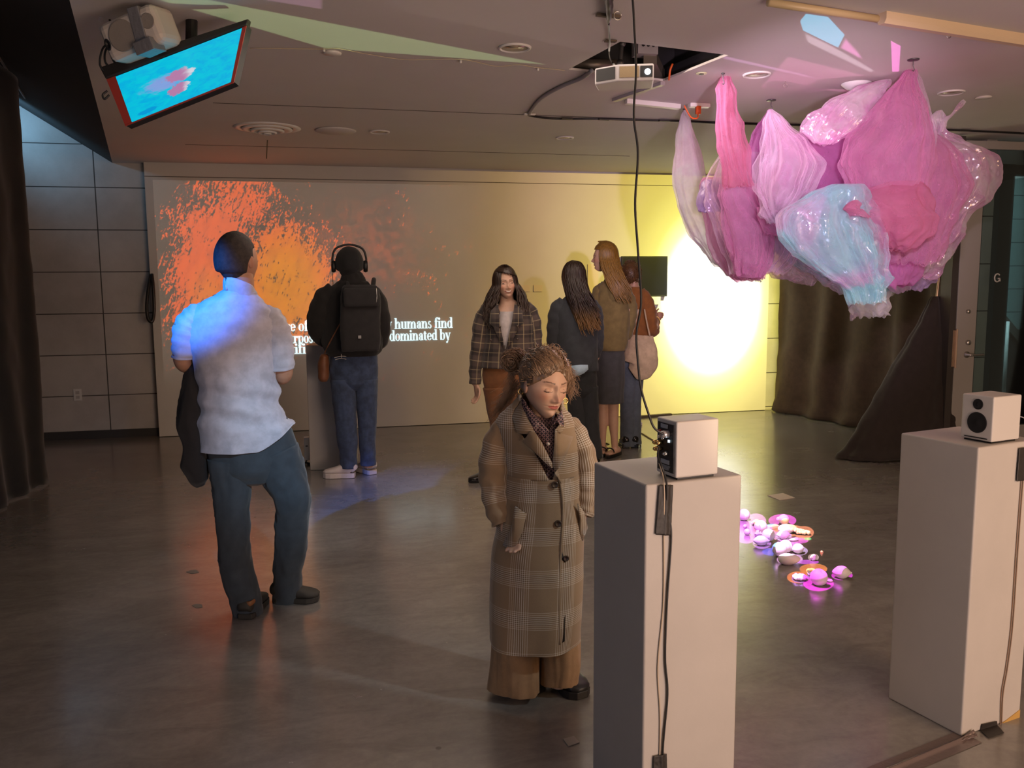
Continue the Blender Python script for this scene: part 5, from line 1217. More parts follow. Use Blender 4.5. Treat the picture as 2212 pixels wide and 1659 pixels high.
# hair
M_HBLOND = hairmat('ash_blond_hair', (.155, .095, .055))
hb = MB()
def hf(p):
    n = Vector((p.x/.088, p.y/.104, p.z/.112)); a = atan2(n.x, -n.y)
    line = .30+.55*(abs(a)/1.5)**2*-1.0 if abs(a) < 1.5 else -.6
    g = noise.noise(Vector((n.x*7, n.y*3+n.z*2, 3)))*.005+noise.noise(Vector((n.x*24, n.y*7, 1)))*.003
    p = p*(1+g/.08)
    edge_ = max(.46-.58*max(0, abs(a)-.15), -.75)
    def st_(x, lo, hi): t_ = max(0, min(1, (x-lo)/(hi-lo))); return t_*t_*(3-2*t_)
    f = st_(-n.y, -.02, .12)*st_(edge_-n.z, -.05, .10)
    p = p*(1-.24*f)
    if n.z < -.45: p = Vector((p.x*(1+.25*(n.z+.45)/.55), p.y*(1+.2*(n.z+.45)/.55), p.z*(1+.2*(n.z+.45)/.55)))
    return p
hb.ball(HC+HR @ (Vector((0, .014, .020))*hs), (.084*hs, .102*hs, .108*hs), 128, 80, HR, f=hf)
hairo = hb.build('hair', M_HBLOND, W.root)
rr = random.Random(5); hb = MB()
bun = W.P(1107, 779, .045)
def on_skull(d, k=1.0): return HC+HR @ (Vector((d.x*.089*k, .014+d.y*.106*k, .020+d.z*.116*k))*hs)
def slerp(a, c, t):
    w_ = math.acos(max(-1, min(1, a.dot(c))))
    return (a*sin((1-t)*w_)+c*sin(t*w_))/sin(w_) if w_ > 1e-3 else a
bund = Vector((-.66, .62, .40)).normalized(); budr = Vector((.62, .72, .12)).normalized(); hb.tint = []
for i in range(1900):
    a = rr.uniform(-1.8, 1.8); el = .66-.31*abs(a-.2)**1.3+rr.uniform(-.03, .05)
    if i % 3 == 0: el += rr.uniform(0, .8)
    right = a > .42
    st = Vector((sin(a)*cos(el), -cos(a)*cos(el), sin(el))).normalized(); up = (st+(Vector((.25, .2, .55)) if right else Vector((-.35, .15, .75 if a > -1.1 else .3)))).normalized()
    tgt = ((budr if right else bund)+Vector((rr.gauss(0, .10), rr.gauss(0, .10), rr.gauss(0, .14)))).normalized(); kk = 1.0+rr.uniform(-.01, .04); P = []
    for q in range(9):
        u = q/8; d_ = slerp(slerp(st, up, u), tgt, u**1.35); w_ = .075*noise.noise(Vector((a*3.2, u*3.0, el*2)))+.030*noise.noise(Vector((a*9, u*7, el*3)))
        P.append(on_skull(d_, (kk if q else .95)+w_*min(1, u*5)+.035*sin(min(1, u*3)*pi/2)))
    k0 = len(hb.v); hb.tube(P, lambda t: .0014, 4, 2, cap=False); tv = rr.random()**1.5*(.4+.8*max(0, noise.noise(Vector((a*7, el*5, 3)))+.4)); hb.tint += [(tv, 0, 0)]*(len(hb.v)-k0)
hb.ball(bun, (.028, .024, .027), 32, 20, f=lambda p: p*(1+.35*noise.noise(p*70)))
for i in range(620):
    dr = Vector((rr.gauss(0, 1), rr.gauss(0, 1), rr.gauss(0, 1))).normalized(); c = bun+Vector((dr.x*.030+.004, dr.y*.022, dr.z*.028))*rr.uniform(.6, 1.3); rad = rr.uniform(.006, .017); ph = rr.uniform(0, 6.3)
    E1 = dr.cross(Vector((.3, 1, .2))).normalized(); E2 = dr
    hb.tube([c+E1*(rad*cos(ph+q*.8))+E2*(rad*sin(ph+q*.8)) for q in range(8)], lambda t: .0014*(1-.5*t), 4, 3, cap=False)
def wisp(px, py, ex, ey, n, amp, curl, dy, seed, sp=6):
    r_ = random.Random(seed)
    for i in range(n):
        A, B_ = W.P(px+r_.gauss(0, sp), py+r_.gauss(0, sp), dy), W.P(ex+r_.gauss(0, sp*2.2), ey+r_.gauss(0, sp*2.0), dy); ph = r_.uniform(0, 6.3); P = []
        for q in range(11):
            u = q/10; P.append(A.lerp(B_, u)+Vector((amp*sin(ph+u*curl), amp*.6*cos(ph+u*curl), amp*.5*cos(ph*2+u*curl*.8)))*(.3+u))
        hb.tube(P, lambda t: .00085*(1-.6*t), 4, 3, cap=False)
wisp(1114, 825, 1082, 880, 60, .007, 10, .05, 2, 4); wisp(1108, 800, 1094, 850, 40, .006, 9, .04, 3, 4); wisp(1226, 796, 1230, 850, 90, .005, 9, -.045, 4, 3); wisp(1222, 786, 1236, 815, 70, .006, 8, -.03, 14, 4)
wisp(1123, 835, 1120, 862, 16, .004, 8, .0, 8, 2); wisp(1090, 850, 1072, 897, 40, .007, 11, .05, 9, 3); wisp(1100, 768, 1096, 790, 30, .006, 9, .03, 11, 4)
for i in range(300):
    a = rr.uniform(-pi, pi); el = rr.uniform(-.1, 1.4); d_ = Vector((sin(a)*cos(el), -cos(a)*cos(el), sin(el)))
    if -1.0 < a < .8 and el < .75: continue
    c = on_skull(d_, rr.uniform(1.04, 1.16)); rad = rr.uniform(.006, .016); ph = rr.uniform(0, 6.3); E1 = d_.cross(Vector((.3, .2, 1))).normalized()
    hb.tube([c+E1*(rad*(cos(ph+q*.6)+q*.12))+d_*(rad*.7*sin(ph+q*.6)) for q in range(8)], lambda t: .0009*(1-.5*t), 4, 3, cap=False)
wisp(1116, 835, 1075, 893, 50, .009, 12, .06, 21, 5); wisp(1100, 858, 1068, 905, 26, .008, 12, .06, 22, 4); wisp(1230, 800, 1238, 852, 40, .007, 11, -.03, 23, 4)
hb.tint += [(.85, 0, 0)]*(len(hb.v)-len(hb.tint)); hb.build('loose_strands', M_HBLOND, hairo)
# shirt and collar
b = MB(); b.loft(W.rows([(1120, 1120, 1235, .105), (1030, 1112, 1238, .108), (960, 1112, 1236, .100), (915, 1118, 1228, .082), (893, 1132, 1214, .060), (878, 1134, 1210, .055)]), 48, 5, (0, 0)); shirt = b.build('shirt', M_SHIRT, W.root)
def panel(name, pts, m, parent, dy, th=.004, bulge=0.0, nrows=1, fig=None, edge=True):
    """a flat cut piece of cloth lying on the front of a figure; pts: (px, py[, dy])"""
    fig = fig or W; V = [fig.P(q[0], q[1], q[2] if len(q) > 2 else dy) for q in pts]; n = len(V); c = sum(V, Vector())/n+Vector((0, -bulge, 0))
    b = MB(); uv = [(v.x, v.z) for v in V]; cu = (c.x, c.z)
    b.add(V+[c], [(i, (i+1) % n, n) for i in range(n)], [[uv[i], uv[(i+1) % n], cu] for i in range(n)])
    return b.build(name, m, parent, solid=th, sub=0, auto=25)
M_BTN = mat('horn_button', (.07, .045, .03), .3)
panel('shirt_placket', [(1130, 866, -.075), (1146, 905, -.105), (1166, 960, -.118), (1193, 1018, -.130), (1200, 1018, -.130), (1199, 960, -.122), (1213, 905, -.10), (1214, 884, -.09), (1186, 930, -.112)], M_SHIRT, shirt, -.11, .002)
panel('shirt_collar', [(1126, 858, -.035), (1134, 866, -.060), (1152, 900, -.092), (1165, 913, -.108), (1160, 935, -.120), (1146, 930, -.112), (1128, 885, -.070)], M_SHIRT, shirt, -.09, .003)
panel('shirt_collar', [(1213, 886, -.062), (1205, 897, -.095), (1188, 921, -.112), (1196, 915, -.12), (1204, 912, -.122), (1218, 921, -.115), (1216, 902, -.09)], M_SHIRT, shirt, -.09, .003)
b = MB(); b.lathe([(.0, .003), (.0055, .002), (.006, 0)], W.P(1184, 959, -.130), 16, Matrix.Rotation(pi/2, 3, 'X')); b.build('shirt_button', mat('pearl_button', (.5, .42, .36), .3), shirt)
# coat body: open ring so that the shirt shows in the V, closed below
def cf(p, q, t):
    d = .006*noise.noise(Vector((p.x*9, p.y*9, p.z*3.2)))+.003*noise.noise(Vector((p.x*22, 2, p.z*9)))
    if t < .35: d += .008*sin(q*5+1)*(.35-t)/.35
    return d
rowsC = [(1385, 1058, 1251, .135), (1372, 1058, 1252, .135), (1300, 1058, 1257, .135), (1200, 1062, 1260, .132), (1130, 1074, 1262, .128), (1060, 1090, 1254, .122), (1020, 1094, 1252, .120), (975, 1090, 1250, .116), (940, 1078, 1248, .105), (915, 1074, 1240, .088)]
b = MB(); low = [q for q in rowsC if q[0] >= 1020]
rC = W.rows(low); b.loft(rC, 96, 7, (0, 0), cf, horiz=True); 
coat = b.build('coat', M_COAT, W.root, solid=.004)
# upper coat: front open between the lapels (a gap around q = -90 deg)
def upper(q, th0, th1): return None
rU = W.rows([(1022, 1094, 1252, .121), (985, 1090, 1251, .118), (955, 1082, 1249, .110), (930, 1074, 1246, .098), (912, 1070, 1242, .086), (897, 1078, 1234, .072), (884, 1092, 1222, .062), (870, 1108, 1212, .056), (858, 1118, 1208, .052)])
b = MB()
C_ = cr([Vector(r[0]) for r in rU], 6); A_ = cr1([r[1] for r in rU], 6); B2 = cr1([r[2] for r in rU], 6); Ln = len(C_); nq = 80; V = []; 
for i in range(Ln):
    t = i/(Ln-1); g0 = .03+1.05*min(1, t*1.25)**.8; cgap = -pi/2+.22*(1-t); a0 = cgap+g0*(.66); a1 = cgap+2*pi-g0*.84
    for j in range(nq+1):
        q = a0+(a1-a0)*j/nq; V.append(C_[i]+Vector((cos(q)*A_[i], sin(q)*B2[i], 0))+Vector((cos(q), sin(q), 0))*cf(C_[i], q, .6))
F = []; U = []; 
for i in range(Ln-1):
    for j in range(nq): 
        a = i*(nq+1)+j; F.append((a, a+1, a+nq+2, a+nq+1)); U.append([(V[x].x+(.0 if V[x].y < 0 else .3), V[x].z) for x in F[-1]])
b.add(V, F, U); b.build('coat_yoke', M_COAT, coat, solid=.004)
# sleeves
def sleeve(name, pts, parent, m, fig, amp=.006, seed=1, n=44, v0=.0):
    b = MB(); f0 = folds(amp, 12, 7, seed)
    b.loft(fig.path(pts), n, 7, (1, 0), lambda p, q, t: f0(p, q, t)+.003*sin(t*46+q), v0=v0); return b.build(name, m, parent, solid=.0035)
sleeve('coat_sleeve', [(1104, 906, 12, .01), (1091, 924, 24, .005), (1076, 962, 32), (1071, 1010, 35), (1072, 1058, 34, -.01), (1080, 1100, 30, -.03), (1090, 1129, 25, -.045)], coat, M_COAT, W, .008, 2)
sleeve('coat_sleeve', [(1224, 905, 10, .01), (1238, 924, 18, .005), (1257, 962, 23), (1266, 1010, 25), (1267, 1058, 24, -.005), (1266, 1095, 20, -.02), (1263, 1114, 17, -.03)], coat, M_COAT, W, .006, 5, v0=.05)
# lapels, collar, edge, pockets, buttons
def dyc(px, extra=.0): x = (px-1168)/90.; return -.118*sqrt(max(0, 1-x*x*.85))-extra
def pz(L, e=.010): return [(a, c, dyc(a, e)) for a, c in L]
panel('lapel', pz([(1143, 935), (1129, 954), (1160, 982), (1180, 1002), (1199, 1018), (1213, 1044), (1206, 1020), (1193, 1001), (1170, 955), (1153, 930)], .014), M_COAT, coat, 0, .005, .006)
panel('lapel', pz([(1211, 936), (1238, 943), (1226, 975), (1212, 1004), (1199, 1020), (1194, 1003), (1197, 960), (1199, 927)], .016), M_COAT, coat, 0, .005, .005)
panel('collar', [(1126, 856, -.01), (1110, 880, -.02), (1106, 899, -.05), (1118, 936, -.105), (1143, 938, -.122), (1154, 931, -.118), (1140, 905, -.098), (1129, 880, -.065)], M_COAT, coat, 0, .006, .008)
panel('collar', [(1212, 893, -.06), (1222, 903, -.075), (1230, 915, -.09), (1211, 936, -.128), (1200, 928, -.128), (1210, 918, -.12), (1220, 922, -.11), (1216, 905, -.09)], M_COAT, coat, 0, .006, .002)
b = MB(); b.loft([(W.P(1124, 862, -.035), .006, .016), (W.P(1128, 850, .01), .007, .022), (W.P(1168, 848, .048), .007, .026), (W.P(1208, 858, .01), .007, .022), (W.P(1214, 884, -.05), .006, .014)], 14, 8, ref=(0, 0, 1)); b.build('collar_back', M_COAT, coat)
b = MB(); b.tube([W.P(x, y, dyc(x, .010)) for x, y in ((1206, 1028), (1213, 1060), (1216, 1100), (1214, 1150), (1210, 1220), (1208, 1290), (1209, 1392))], .0040, 8, 8); b.build('front_edge', coat_edge, coat)
panel('front_vent', pz([(1212, 1185), (1221, 1215), (1221, 1300), (1220, 1385), (1212, 1390), (1210, 1290)], .008), mat('coat_lining', (.02, .014, .012), .8), coat, 0, .002)
panel('pocket_flap', pz([(1113, 1094), (1137, 1110), (1128, 1150), (1107, 1192), (1087, 1177), (1106, 1140)], .018), M_COAT, coat, 0, .007, .008)
panel('pocket_flap', [(1248, 1088, -.085), (1262, 1108, -.06), (1268, 1140, -.03), (1258, 1168, -.04), (1252, 1150, -.06), (1254, 1120, -.08)], M_COAT, coat, 0, .006, .006)
for px, py, r in ((1199, 1047, .0125), (1206, 1131, .0125), (1223, 1206, .0105)):
    b = MB(); b.lathe([(.0, .001), (r*.55, .0015), (r*.7, .0045), (r*.95, .004), (r, 0)], W.P(px, py, dyc(px, .013)), 24, Matrix.Rotation(pi/2, 3, 'X')); b.build('coat_button', M_BTN, coat)
# wide trousers and clogs
M_TROU = cloth_mat('camel_twill', (.31, .185, .095), 300, .3)
tr = None
for sgn, rw in ((0, [(1350, 1064, 1168, .10), (1400, 1064, 1168, .098), (1440, 1063, 1169, .096), (1470, 1061, 1169, .094), (1484, 1061, 1169, .092)]), (1, [(1350, 1166, 1252, .095, .03), (1400, 1167, 1253, .092, .03), (1430, 1168, 1253, .090, .03), (1455, 1168, 1248, .086, .03), (1466, 1169, 1245, .084, .03)])):
    b = MB()
    b.loft(W.rows(rw), 72, 8, (0, 0), lambda p, q, t: .011*sin(q*3+2+sgn)*t+.008*noise.noise(Vector((cos(q)*3, sin(q)*3, p.z*2+sgn*7)))+.003*noise.noise(Vector((cos(q)*8, sin(q)*8, p.z*6))), horiz=True)
    o = b.build('trouser_leg', M_TROU, W.root, solid=.003)
M_CLOG = mat('black_leather', (.015, .013, .013), .38)
shoe('clog', W.root, M_CLOG, W.P(1168, 1512) .xy.to_3d(), Vector((W.P(1108, 1486).x, .10, 0)), .098, .085, sole_h=.022)
shoe('clog', W.root, M_CLOG, Vector((W.P(1258, 1490).x, -.035, 0)), Vector((W.P(1196, 1466).x, .13, 0)), .098, .085, sole_h=.022)

# =================================================================== walking man in the pale shirt
Mn = Fig('person', 560, 1325, 'walking man seen from behind in pale short sleeved shirt and dark trousers, carrying a coat')
M_MSH = cloth_mat('pale_blue_cotton', (.42, .42, .50), 260, .2, .8); M_MTR = cloth_mat('slate_trouser', (.034, .045, .058), 260, .25)
bb = MB()
bb.loft(Mn.rows([(1000, 490, 590, .07), (900, 460, 580, .09), (780, 440, 570, .095), (700, 440, 565, .09), (655, 455, 570, .07), (635, 484, 550, .058), (610, 487, 549, .058), (580, 487, 545, .06)]), 30, 4)
for pts in ([(400, 700, 22), (396, 745, 21), (397, 782, 19, .02), (420, 790, 16, .14), (455, 775, 14, .24)], [(600, 700, 22), (606, 750, 22), (612, 805, 20, .02), (600, 812, 17, .10), (575, 790, 14, .20), (555, 775, 12, .27)]):
    bb.loft(Mn.path(pts), 18, 5)
hand(bb, Mn.P(455, 775, .24), (.6, .8, .05), (0, 0, 1), curl=.6); hand(bb, Mn.P(555, 775, .27), (-.8, .5, .1), (0, 0, 1), curl=.6)
for pts in ([(505, 1010, 34), (504, 1150, 24, -.0), (524, 1270, 18), (535, 1318, 15, .02)], [(592, 1010, 32), (626, 1090, 25, .0), (623, 1200, 22, .06), (618, 1290, 16, .12)]): bb.loft(Mn.path(pts), 18, 4)
HCm = Mn.P(512, 563, .0); HRm = Rh(142, 4); hb = MB(); head_mesh(hb, HCm, HRm, 1.03, nu=96, nv=72)
mb = bake_add('body', SK_TAN, Mn.root, bb, hb)
def sst(x, a, c): t = max(0, min(1, (x-a)/(c-a))); return t*t*(3-2*t)
def buzz(p):
    n = Vector((p.x/.08, p.y/.1, p.z/.12))
    f = max(sst(-n.y, .10, .40)*sst(-n.z, -.55, -.25), sst(-n.z, .42, .62), sst(-n.y, -.30, .05)*sst(-n.z, -.05, .22))
    return p*(1-.16*f)*(1+.004*noise.noise(p*60))
b = MB(); b.ball(HCm+HRm @ Vector((0, .010, .004)), (.0835, .1015, .122), 80, 56, HRm, f=buzz); b.build('hair', mat('short_dark_hair', (.028, .019, .015), .75, 0, .4, 60, .6, 400), Mn.root)
fs_ = folds(.015, 4.5, 2.4, 4)
def fs(p, q, t): return fs_(p, q, t)+.013*max(0, 1-2.4*abs(noise.noise(Vector((p.x*3.5+p.z*3.0, p.y*2, p.z*4.0-p.x*3+2)))))
fs2 = folds(.0022, 16, 9, 9)
def shirtf(p, q, t): return fs(p, q, t)*(1-.5*t)+fs2(p, q, t)+(.012*sin(p.z*60+p.x*14+1)*max(0, 1-abs(t-.28)/.16))
b = MB()
k0, L_, nn_ = b.loft(Mn.rows([(967, 432, 640, .132), (945, 430, 636, .132), (900, 427, 612, .130), (850, 424, 603, .128), (800, 418, 596, .128), (750, 412, 592, .126), (705, 405, 600, .120), (675, 412, 592, .105), (652, 436, 572, .085), (636, 468, 558, .068), (626, 482, 551, .062)]), 110, 8, (0, 0), shirtf, horiz=True)
V = b.v
for i in range(k0, len(V)):
    x, y, z = V[i]; zb = Mn.P(540, 955).z
    if z < zb+.10: f = min(1, max(0, (x-.02)/.16)); V[i] = (x, y, z+.105*f**1.3*(1-(z-zb+.03)/.13) if z < zb+.10 else z)
so = b.build('shirt', M_MSH, Mn.root, solid=.002)
sleeve('shirt_sleeve', [(446, 672, 18), (424, 686, 27), (408, 706, 29), (402, 740, 27), (402, 771, 26, .01)], so, M_MSH, Mn, .007, 3)
sleeve('shirt_sleeve', [(560, 674, 18), (580, 690, 28), (594, 716, 31), (603, 755, 30), (607, 796, 28, .01)], so, M_MSH, Mn, .008, 6)
b = MB(); b.loft([(Mn.P(488, 612, -.048), .004, .030), (Mn.P(484, 622, .0), .004, .030), (Mn.P(500, 628, .055), .004, .03), (Mn.P(545, 640, .05), .004, .03), (Mn.P(553, 645, .0), .004, .026), (Mn.P(540, 630, -.05), .004, .03), (Mn.P(510, 618, -.066), .004, .032), (Mn.P(488, 612, -.048), .004, .03)], 12, 6, ref=(0, 0, 1)); b.build('shirt_collar', M_MSH, so)
b = MB(); tf = folds(.011, 11, 5, 8)
b.loft(Mn.rows([(1046, 528, 572, .03, .01), (1034, 490, 625, .08, .01), (1008, 458, 648, .115), (960, 446, 640, .12), (905, 446, 618, .115)]), 72, 7, (1, 0), lambda p, q, t: tf(p, q, t), horiz=True); to = b.build('trousers', M_MTR, Mn.root, solid=.002)
def leg(pts, parent, m, fig, seed, amp=.010, n=56, nm='trouser_leg', sq=None):
    b = MB(); f1_ = folds(amp, 13, 9, seed); b.loft(fig.path(pts), n, 8, (1, 1), f1_); return b.build(nm, m, parent)
leg([(500, 990, 47, 0), (499, 1050, 40), (502, 1120, 35), (506, 1180, 34), (512, 1230, 34), (526, 1280, 33), (537, 1330, 31, .02)], to, M_MTR, Mn, 2)
leg([(594, 975, 52, 0), (612, 1022, 49, -.01), (630, 1068, 40, -.04), (632, 1110, 36, -.01), (627, 1180, 34, .05), (622, 1240, 31, .10), (620, 1296, 32, .13)], to, M_MTR, Mn, 5)
M_SHOE = mat('dark_suede', (.030, .027, .022), .7); M_BRN = mat('brown_heel_leather', (.22, .09, .03), .5)
sh = shoe('shoe', Mn.root, M_SHOE, Vector((Mn.P(566, 1300).x, .17, 0)), Vector((Mn.P(530, 1335).x, -.055, 0)), .095, .085)
b = MB(); b.loft([(Vector((Mn.P(520, 1300).x, -.03, .075)), .004, .010), (Vector((Mn.P(540, 1300).x, -.075, .078)), .004, .012), (Vector((Mn.P(558, 1300).x, -.02, .085)), .004, .010)], 10, 5, ref=(0, 0, 1)); b.build('heel_collar', M_BRN, sh)
sh = shoe('shoe', Mn.root, M_SHOE, Vector((Mn.P(692, 1300).x, .08, 0)), Vector((Mn.P(596, 1300).x, .13, 0)), .10, .085)
b = MB(); fc = folds(.018, 8, 3, 12)
b.loft(Mn.rows([(1050, 424, 444, .02, .03), (1035, 405, 452, .05, .03), (1000, 393, 456, .06, .02), (960, 390, 452, .075, .02), (920, 380, 448, .08, .02), (880, 383, 446, .08, .02), (830, 392, 440, .075, .03), (790, 404, 430, .05, .05), (772, 412, 424, .02, .07)]), 56, 7, (1, 1), fc)
cb = b.build('carried_coat', cloth_mat('black_coat_cloth', (.010, .010, .013), 200)); cb.location = Mn.g; cb.rotation_euler = (0, 0, -Mn.az)
tag(cb, 'black coat folded over the left forearm of the walking man', 'coat')

# =================================================================== visitor with headphones and backpack
H = Fig('person', 762, 1030, 'person in black jacket, beanie and jeans facing the wall, listening on headphones')
M_BJ = cloth_mat('black_jacket', (.010, .009, .009), 160, .3); M_JEAN = cloth_mat('blue_denim', (.040, .062, .120), 300, .35, var=.3); M_SNK = mat('white_sneaker', (.60, .54, .52), .5)
bb = MB(); bb.loft(H.rows([(825, 740, 790, .05), (740, 725, 805, .085), (640, 710, 810, .11), (614, 740, 782, .06), (595, 742, 775, .05), (570, 738, 772, .06)]), 28, 4)
for pts in ([(700, 660, 18), (686, 705, 16, .03), (712, 742, 12, .18), (740, 735, 10, .26)], [(815, 660, 18), (828, 715, 16, .03), (810, 750, 12, .16), (780, 738, 10, .26)]): bb.loft(H.path(pts), 16, 5)
hand(bb, H.P(740, 735, .26), (.7, .7, 0), (0, 0, 1), curl=.8); hand(bb, H.P(780, 738, .26), (-.7, .7, 0), (0, 0, 1), curl=.8)
for pts in ([(745, 850, 15), (750, 940, 12), (753, 1015, 10)], [(792, 850, 15), (793, 940, 11), (796, 1010, 10)]): bb.loft(H.path(pts), 14, 4)
HCh = H.P(755, 572, .0); HRh = Rh(175, 5); hb = MB(); head_mesh(hb, HCh, HRh, 1.0, nu=72, nv=56); bake_add('body', SK_MID, H.root, bb, hb)
b = MB(); b.ball(HCh+Vector((0, -.005, .010)), (.106, .118, .128), 48, 32, f=lambda p: p*(1+.02*noise.noise(p*16)) if p.z > -.06 else Vector((p.x*.82, p.y*.84, p.z))); b.build('beanie', cloth_mat('black_knit', (.009, .009, .010), 120, .6), H.root)
hp_ = MB(); hp_.tube([HCh+Vector((-.122, 0, .0)), HCh+Vector((-.124, 0, .055)), HCh+Vector((-.095, 0, .122)), HCh+Vector((0, 0, .150)), HCh+Vector((.095, 0, .122)), HCh+Vector((.124, 0, .055)), HCh+Vector((.122, 0, 0))], .008, 10, 8)
ho = hp_.build('headphones', M_BLACK, H.root)
for sg in (-1, 1): b = MB(); b.lathe([(.0, -.018), (.034, -.016), (.040, 0), (.034, .016), (0, .018)], HCh+Vector((sg*.118, .005, -.012)), 24, Matrix.Rotation(pi/2, 3, 'Y'), sx=1.15); b.build('ear_cup', M_BLACK, ho)
b = MB(); b.tube([HCh+Vector((-.125, 0, -.05)), HCh+Vector((-.127, -.02, -.12)), HCh+Vector((-.12, .03, -.25))], .0022, 6, 6); b.build('headphone_cord', M_CABLE, ho)
b = MB(); b.loft(H.rows([(768, 712, 816, .125), (755, 702, 826, .14), (735, 694, 828, .14), (700, 696, 824, .135), (660, 694, 822, .125), (630, 702, 812, .11), (612, 724, 797, .09), (603, 735, 782, .075), (596, 738, 778, .07)]), 72, 6, (1, 1), folds(.012, 9, 5, 21), horiz=True); jk = b.build('jacket', M_BJ, H.root)
sleeve('jacket_sleeve', [(722, 626, 16), (701, 646, 22), (690, 680, 24, .0), (690, 712, 23, .03), (710, 738, 17, .10), (735, 738, 13, .2)], jk, M_BJ, H, .010, 3)
sleeve('jacket_sleeve', [(794, 626, 16), (812, 648, 20), (824, 690, 19, .0), (822, 728, 18, .03), (808, 748, 15, .1), (785, 742, 12, .2)], jk, M_BJ, H, .008, 5)
b = MB(); b.loft(H.rows([(625, 728, 800, .08), (612, 734, 792, .095), (600, 735, 786, .09), (588, 738, 778, .075)]), 48, 5, (0, 0), folds(.010, 14, 9, 7)); b.build('hood', M_BJ, jk)
M_BP = cloth_mat('black_nylon', (.017, .016, .017), 200, .2)
b = MB(); b.loft(H.rows([(758, 742, 815, .03, -.19), (752, 737, 820, .06, -.19), (700, 735, 822, .075, -.19), (650, 735, 822, .075, -.18), (625, 738, 818, .065, -.17), (615, 745, 810, .03, -.17)]), 48, 6, (1, 1), folds(.008, 10, 6, 2), ex=3.6, horiz=True)
bp = b.build('backpack', M_BP); bp.location = H.g; bp.rotation_euler = (0, 0, -H.az); tag(bp, 'black nylon backpack worn by the person with headphones', 'backpack')
b = MB(); b.loft(H.rows([(662, 745, 816, .02, -.262), (655, 742, 819, .028, -.262), (630, 742, 818, .028, -.255), (622, 746, 812, .015, -.25)]), 40, 5, (1, 1), folds(.004, 14, 6, 3), ex=3.6, horiz=True); b.build('top_pocket', M_BP, bp)
b = MB(); b.tube([H.P(813, 622, -.27), H.P(814, 640, -.285), H.P(813, 655, -.28)], .003, 6); b.build('zip_pull', M_METAL, bp)
b = MB(); b.box(H.P(777, 728, -.27), (.022, .004, .022)); b.build('small_tag', mat('tag_grey', (.3, .3, .3), .5), bp, smooth=False)
for x0 in (750, 806): b = MB(); b.tube([H.P(x0, 622, -.12), H.P(x0+2, 604, -.04), H.P(x0, 612, .05), H.P(x0-2, 660, .12)], .016, 8, 6); b.build('shoulder_strap', M_BP, bp)
b = MB(); b.loft(H.rows([(842, 738, 792, .05), (825, 716, 815, .10), (795, 712, 816, .115), (765, 713, 815, .11), (752, 715, 812, .10)]), 60, 6, (1, 0), folds(.007, 14, 8, 2), horiz=True); jo = b.build('jeans', M_JEAN, H.root)
leg([(741, 818, 27), (744, 860, 26), (747, 900, 23), (750, 950, 22), (753, 985, 19), (753, 1010, 18)], jo, M_JEAN, H, 3, .007, nm='jean_leg')
leg([(790, 818, 26), (792, 860, 23), (793, 900, 20), (793, 950, 18), (795, 985, 17), (796, 1004, 17)], jo, M_JEAN, H, 6, .007, nm='jean_leg')
b = MB()
for q in (((722, 773), (750, 770)), ((724, 777), (748, 776)), ((737, 765), (738, 773))): b.tube([H.P(q[0][0], q[0][1], -.118), H.P((q[0][0]+q[1][0])/2, (q[0][1]+q[1][1])/2-2, -.125), H.P(q[1][0], q[1][1], -.122)], .0028, 6)
b.build('frayed_pocket_edge', mat('frayed_white', (.5, .48, .46), .9), jo)
shoe('sneaker', H.root, M_SNK, Vector((H.P(699, 1030).x, .02, 0)), Vector((H.P(766, 1030).x, -.02, 0)), .10, .095, sole_h=.03)
shoe('sneaker', H.root, M_SNK, Vector((H.P(775, 1020).x, .24, 0)), Vector((H.P(806, 1025).x, .04, 0)), .10, .095, sole_h=.03)
bgm = cloth_mat('brown_leather_bag', (.16, .055, .018), 90, .4, .5)
b = MB(); b.loft(H.rows([(824, 692, 706, .03, .0), (815, 687, 711, .045, .0), (790, 686, 712, .05, .0), (772, 690, 710, .04, .0), (765, 694, 706, .02, 0)]), 32, 5, (1, 1), folds(.004, 18, 10, 2)); bg = b.build('shoulder_bag', bgm); bg.location = H.g; bg.rotation_euler = (0, 0, -H.az)
tag(bg, 'small brown leather bag hanging at the hip of the headphones wearer', 'bag')
b = MB(); b.tube([H.P(699, 768, .0), H.P(712, 740, -.1), H.P(740, 690, -.13)], .005, 8); b.build('bag_strap', bgm, bg)

# =================================================================== smiling woman in the plaid blazer
B = Fig('person', 1078, 1036, 'smiling person with long dark wavy hair in a plaid blazer, facing us')
M_BLZ = plaid_mat('plaid_blazer', (.095, .070, .062), (.44, .36, .21), (.020, .016, .018), .135, 'tartan'); M_RUST = cloth_mat('rust_corduroy', (.20, .082, .028), 160)
bb = MB(); bb.loft(B.rows([(820, 1068, 1130, .05), (760, 1060, 1140, .08), (690, 1055, 1140, .085), (662, 1072, 1122, .06), (648, 1079, 1110, .045), (630, 1080, 1108, .045)]), 28, 4)
bb.loft(B.path([(1062, 674, 8), (1042, 704, 11), (1034, 745, 11), (1028, 800, 10), (1028, 832, 8)]), 16, 5); bb.loft(B.path([(1136, 674, 8), (1151, 704, 10), (1157, 745, 10), (1160, 800, 10), (1158, 840, 8)]), 16, 5)
hand(bb, B.P(1029, 830, -.01), B.P(1032, 860, -.01)-B.P(1029, 830, -.01), (.5, -1, 0), s=1.0, curl=.30); hand(bb, B.P(1158, 840, 0), (0, 0, -1), (-.5, -1, 0), curl=.3)
for pts in ([(1072, 860, 22), (1075, 960, 14), (1058, 1020, 10)], [(1120, 860, 22), (1110, 960, 14), (1105, 1020, 10)]): bb.loft(B.path(pts), 14, 4)
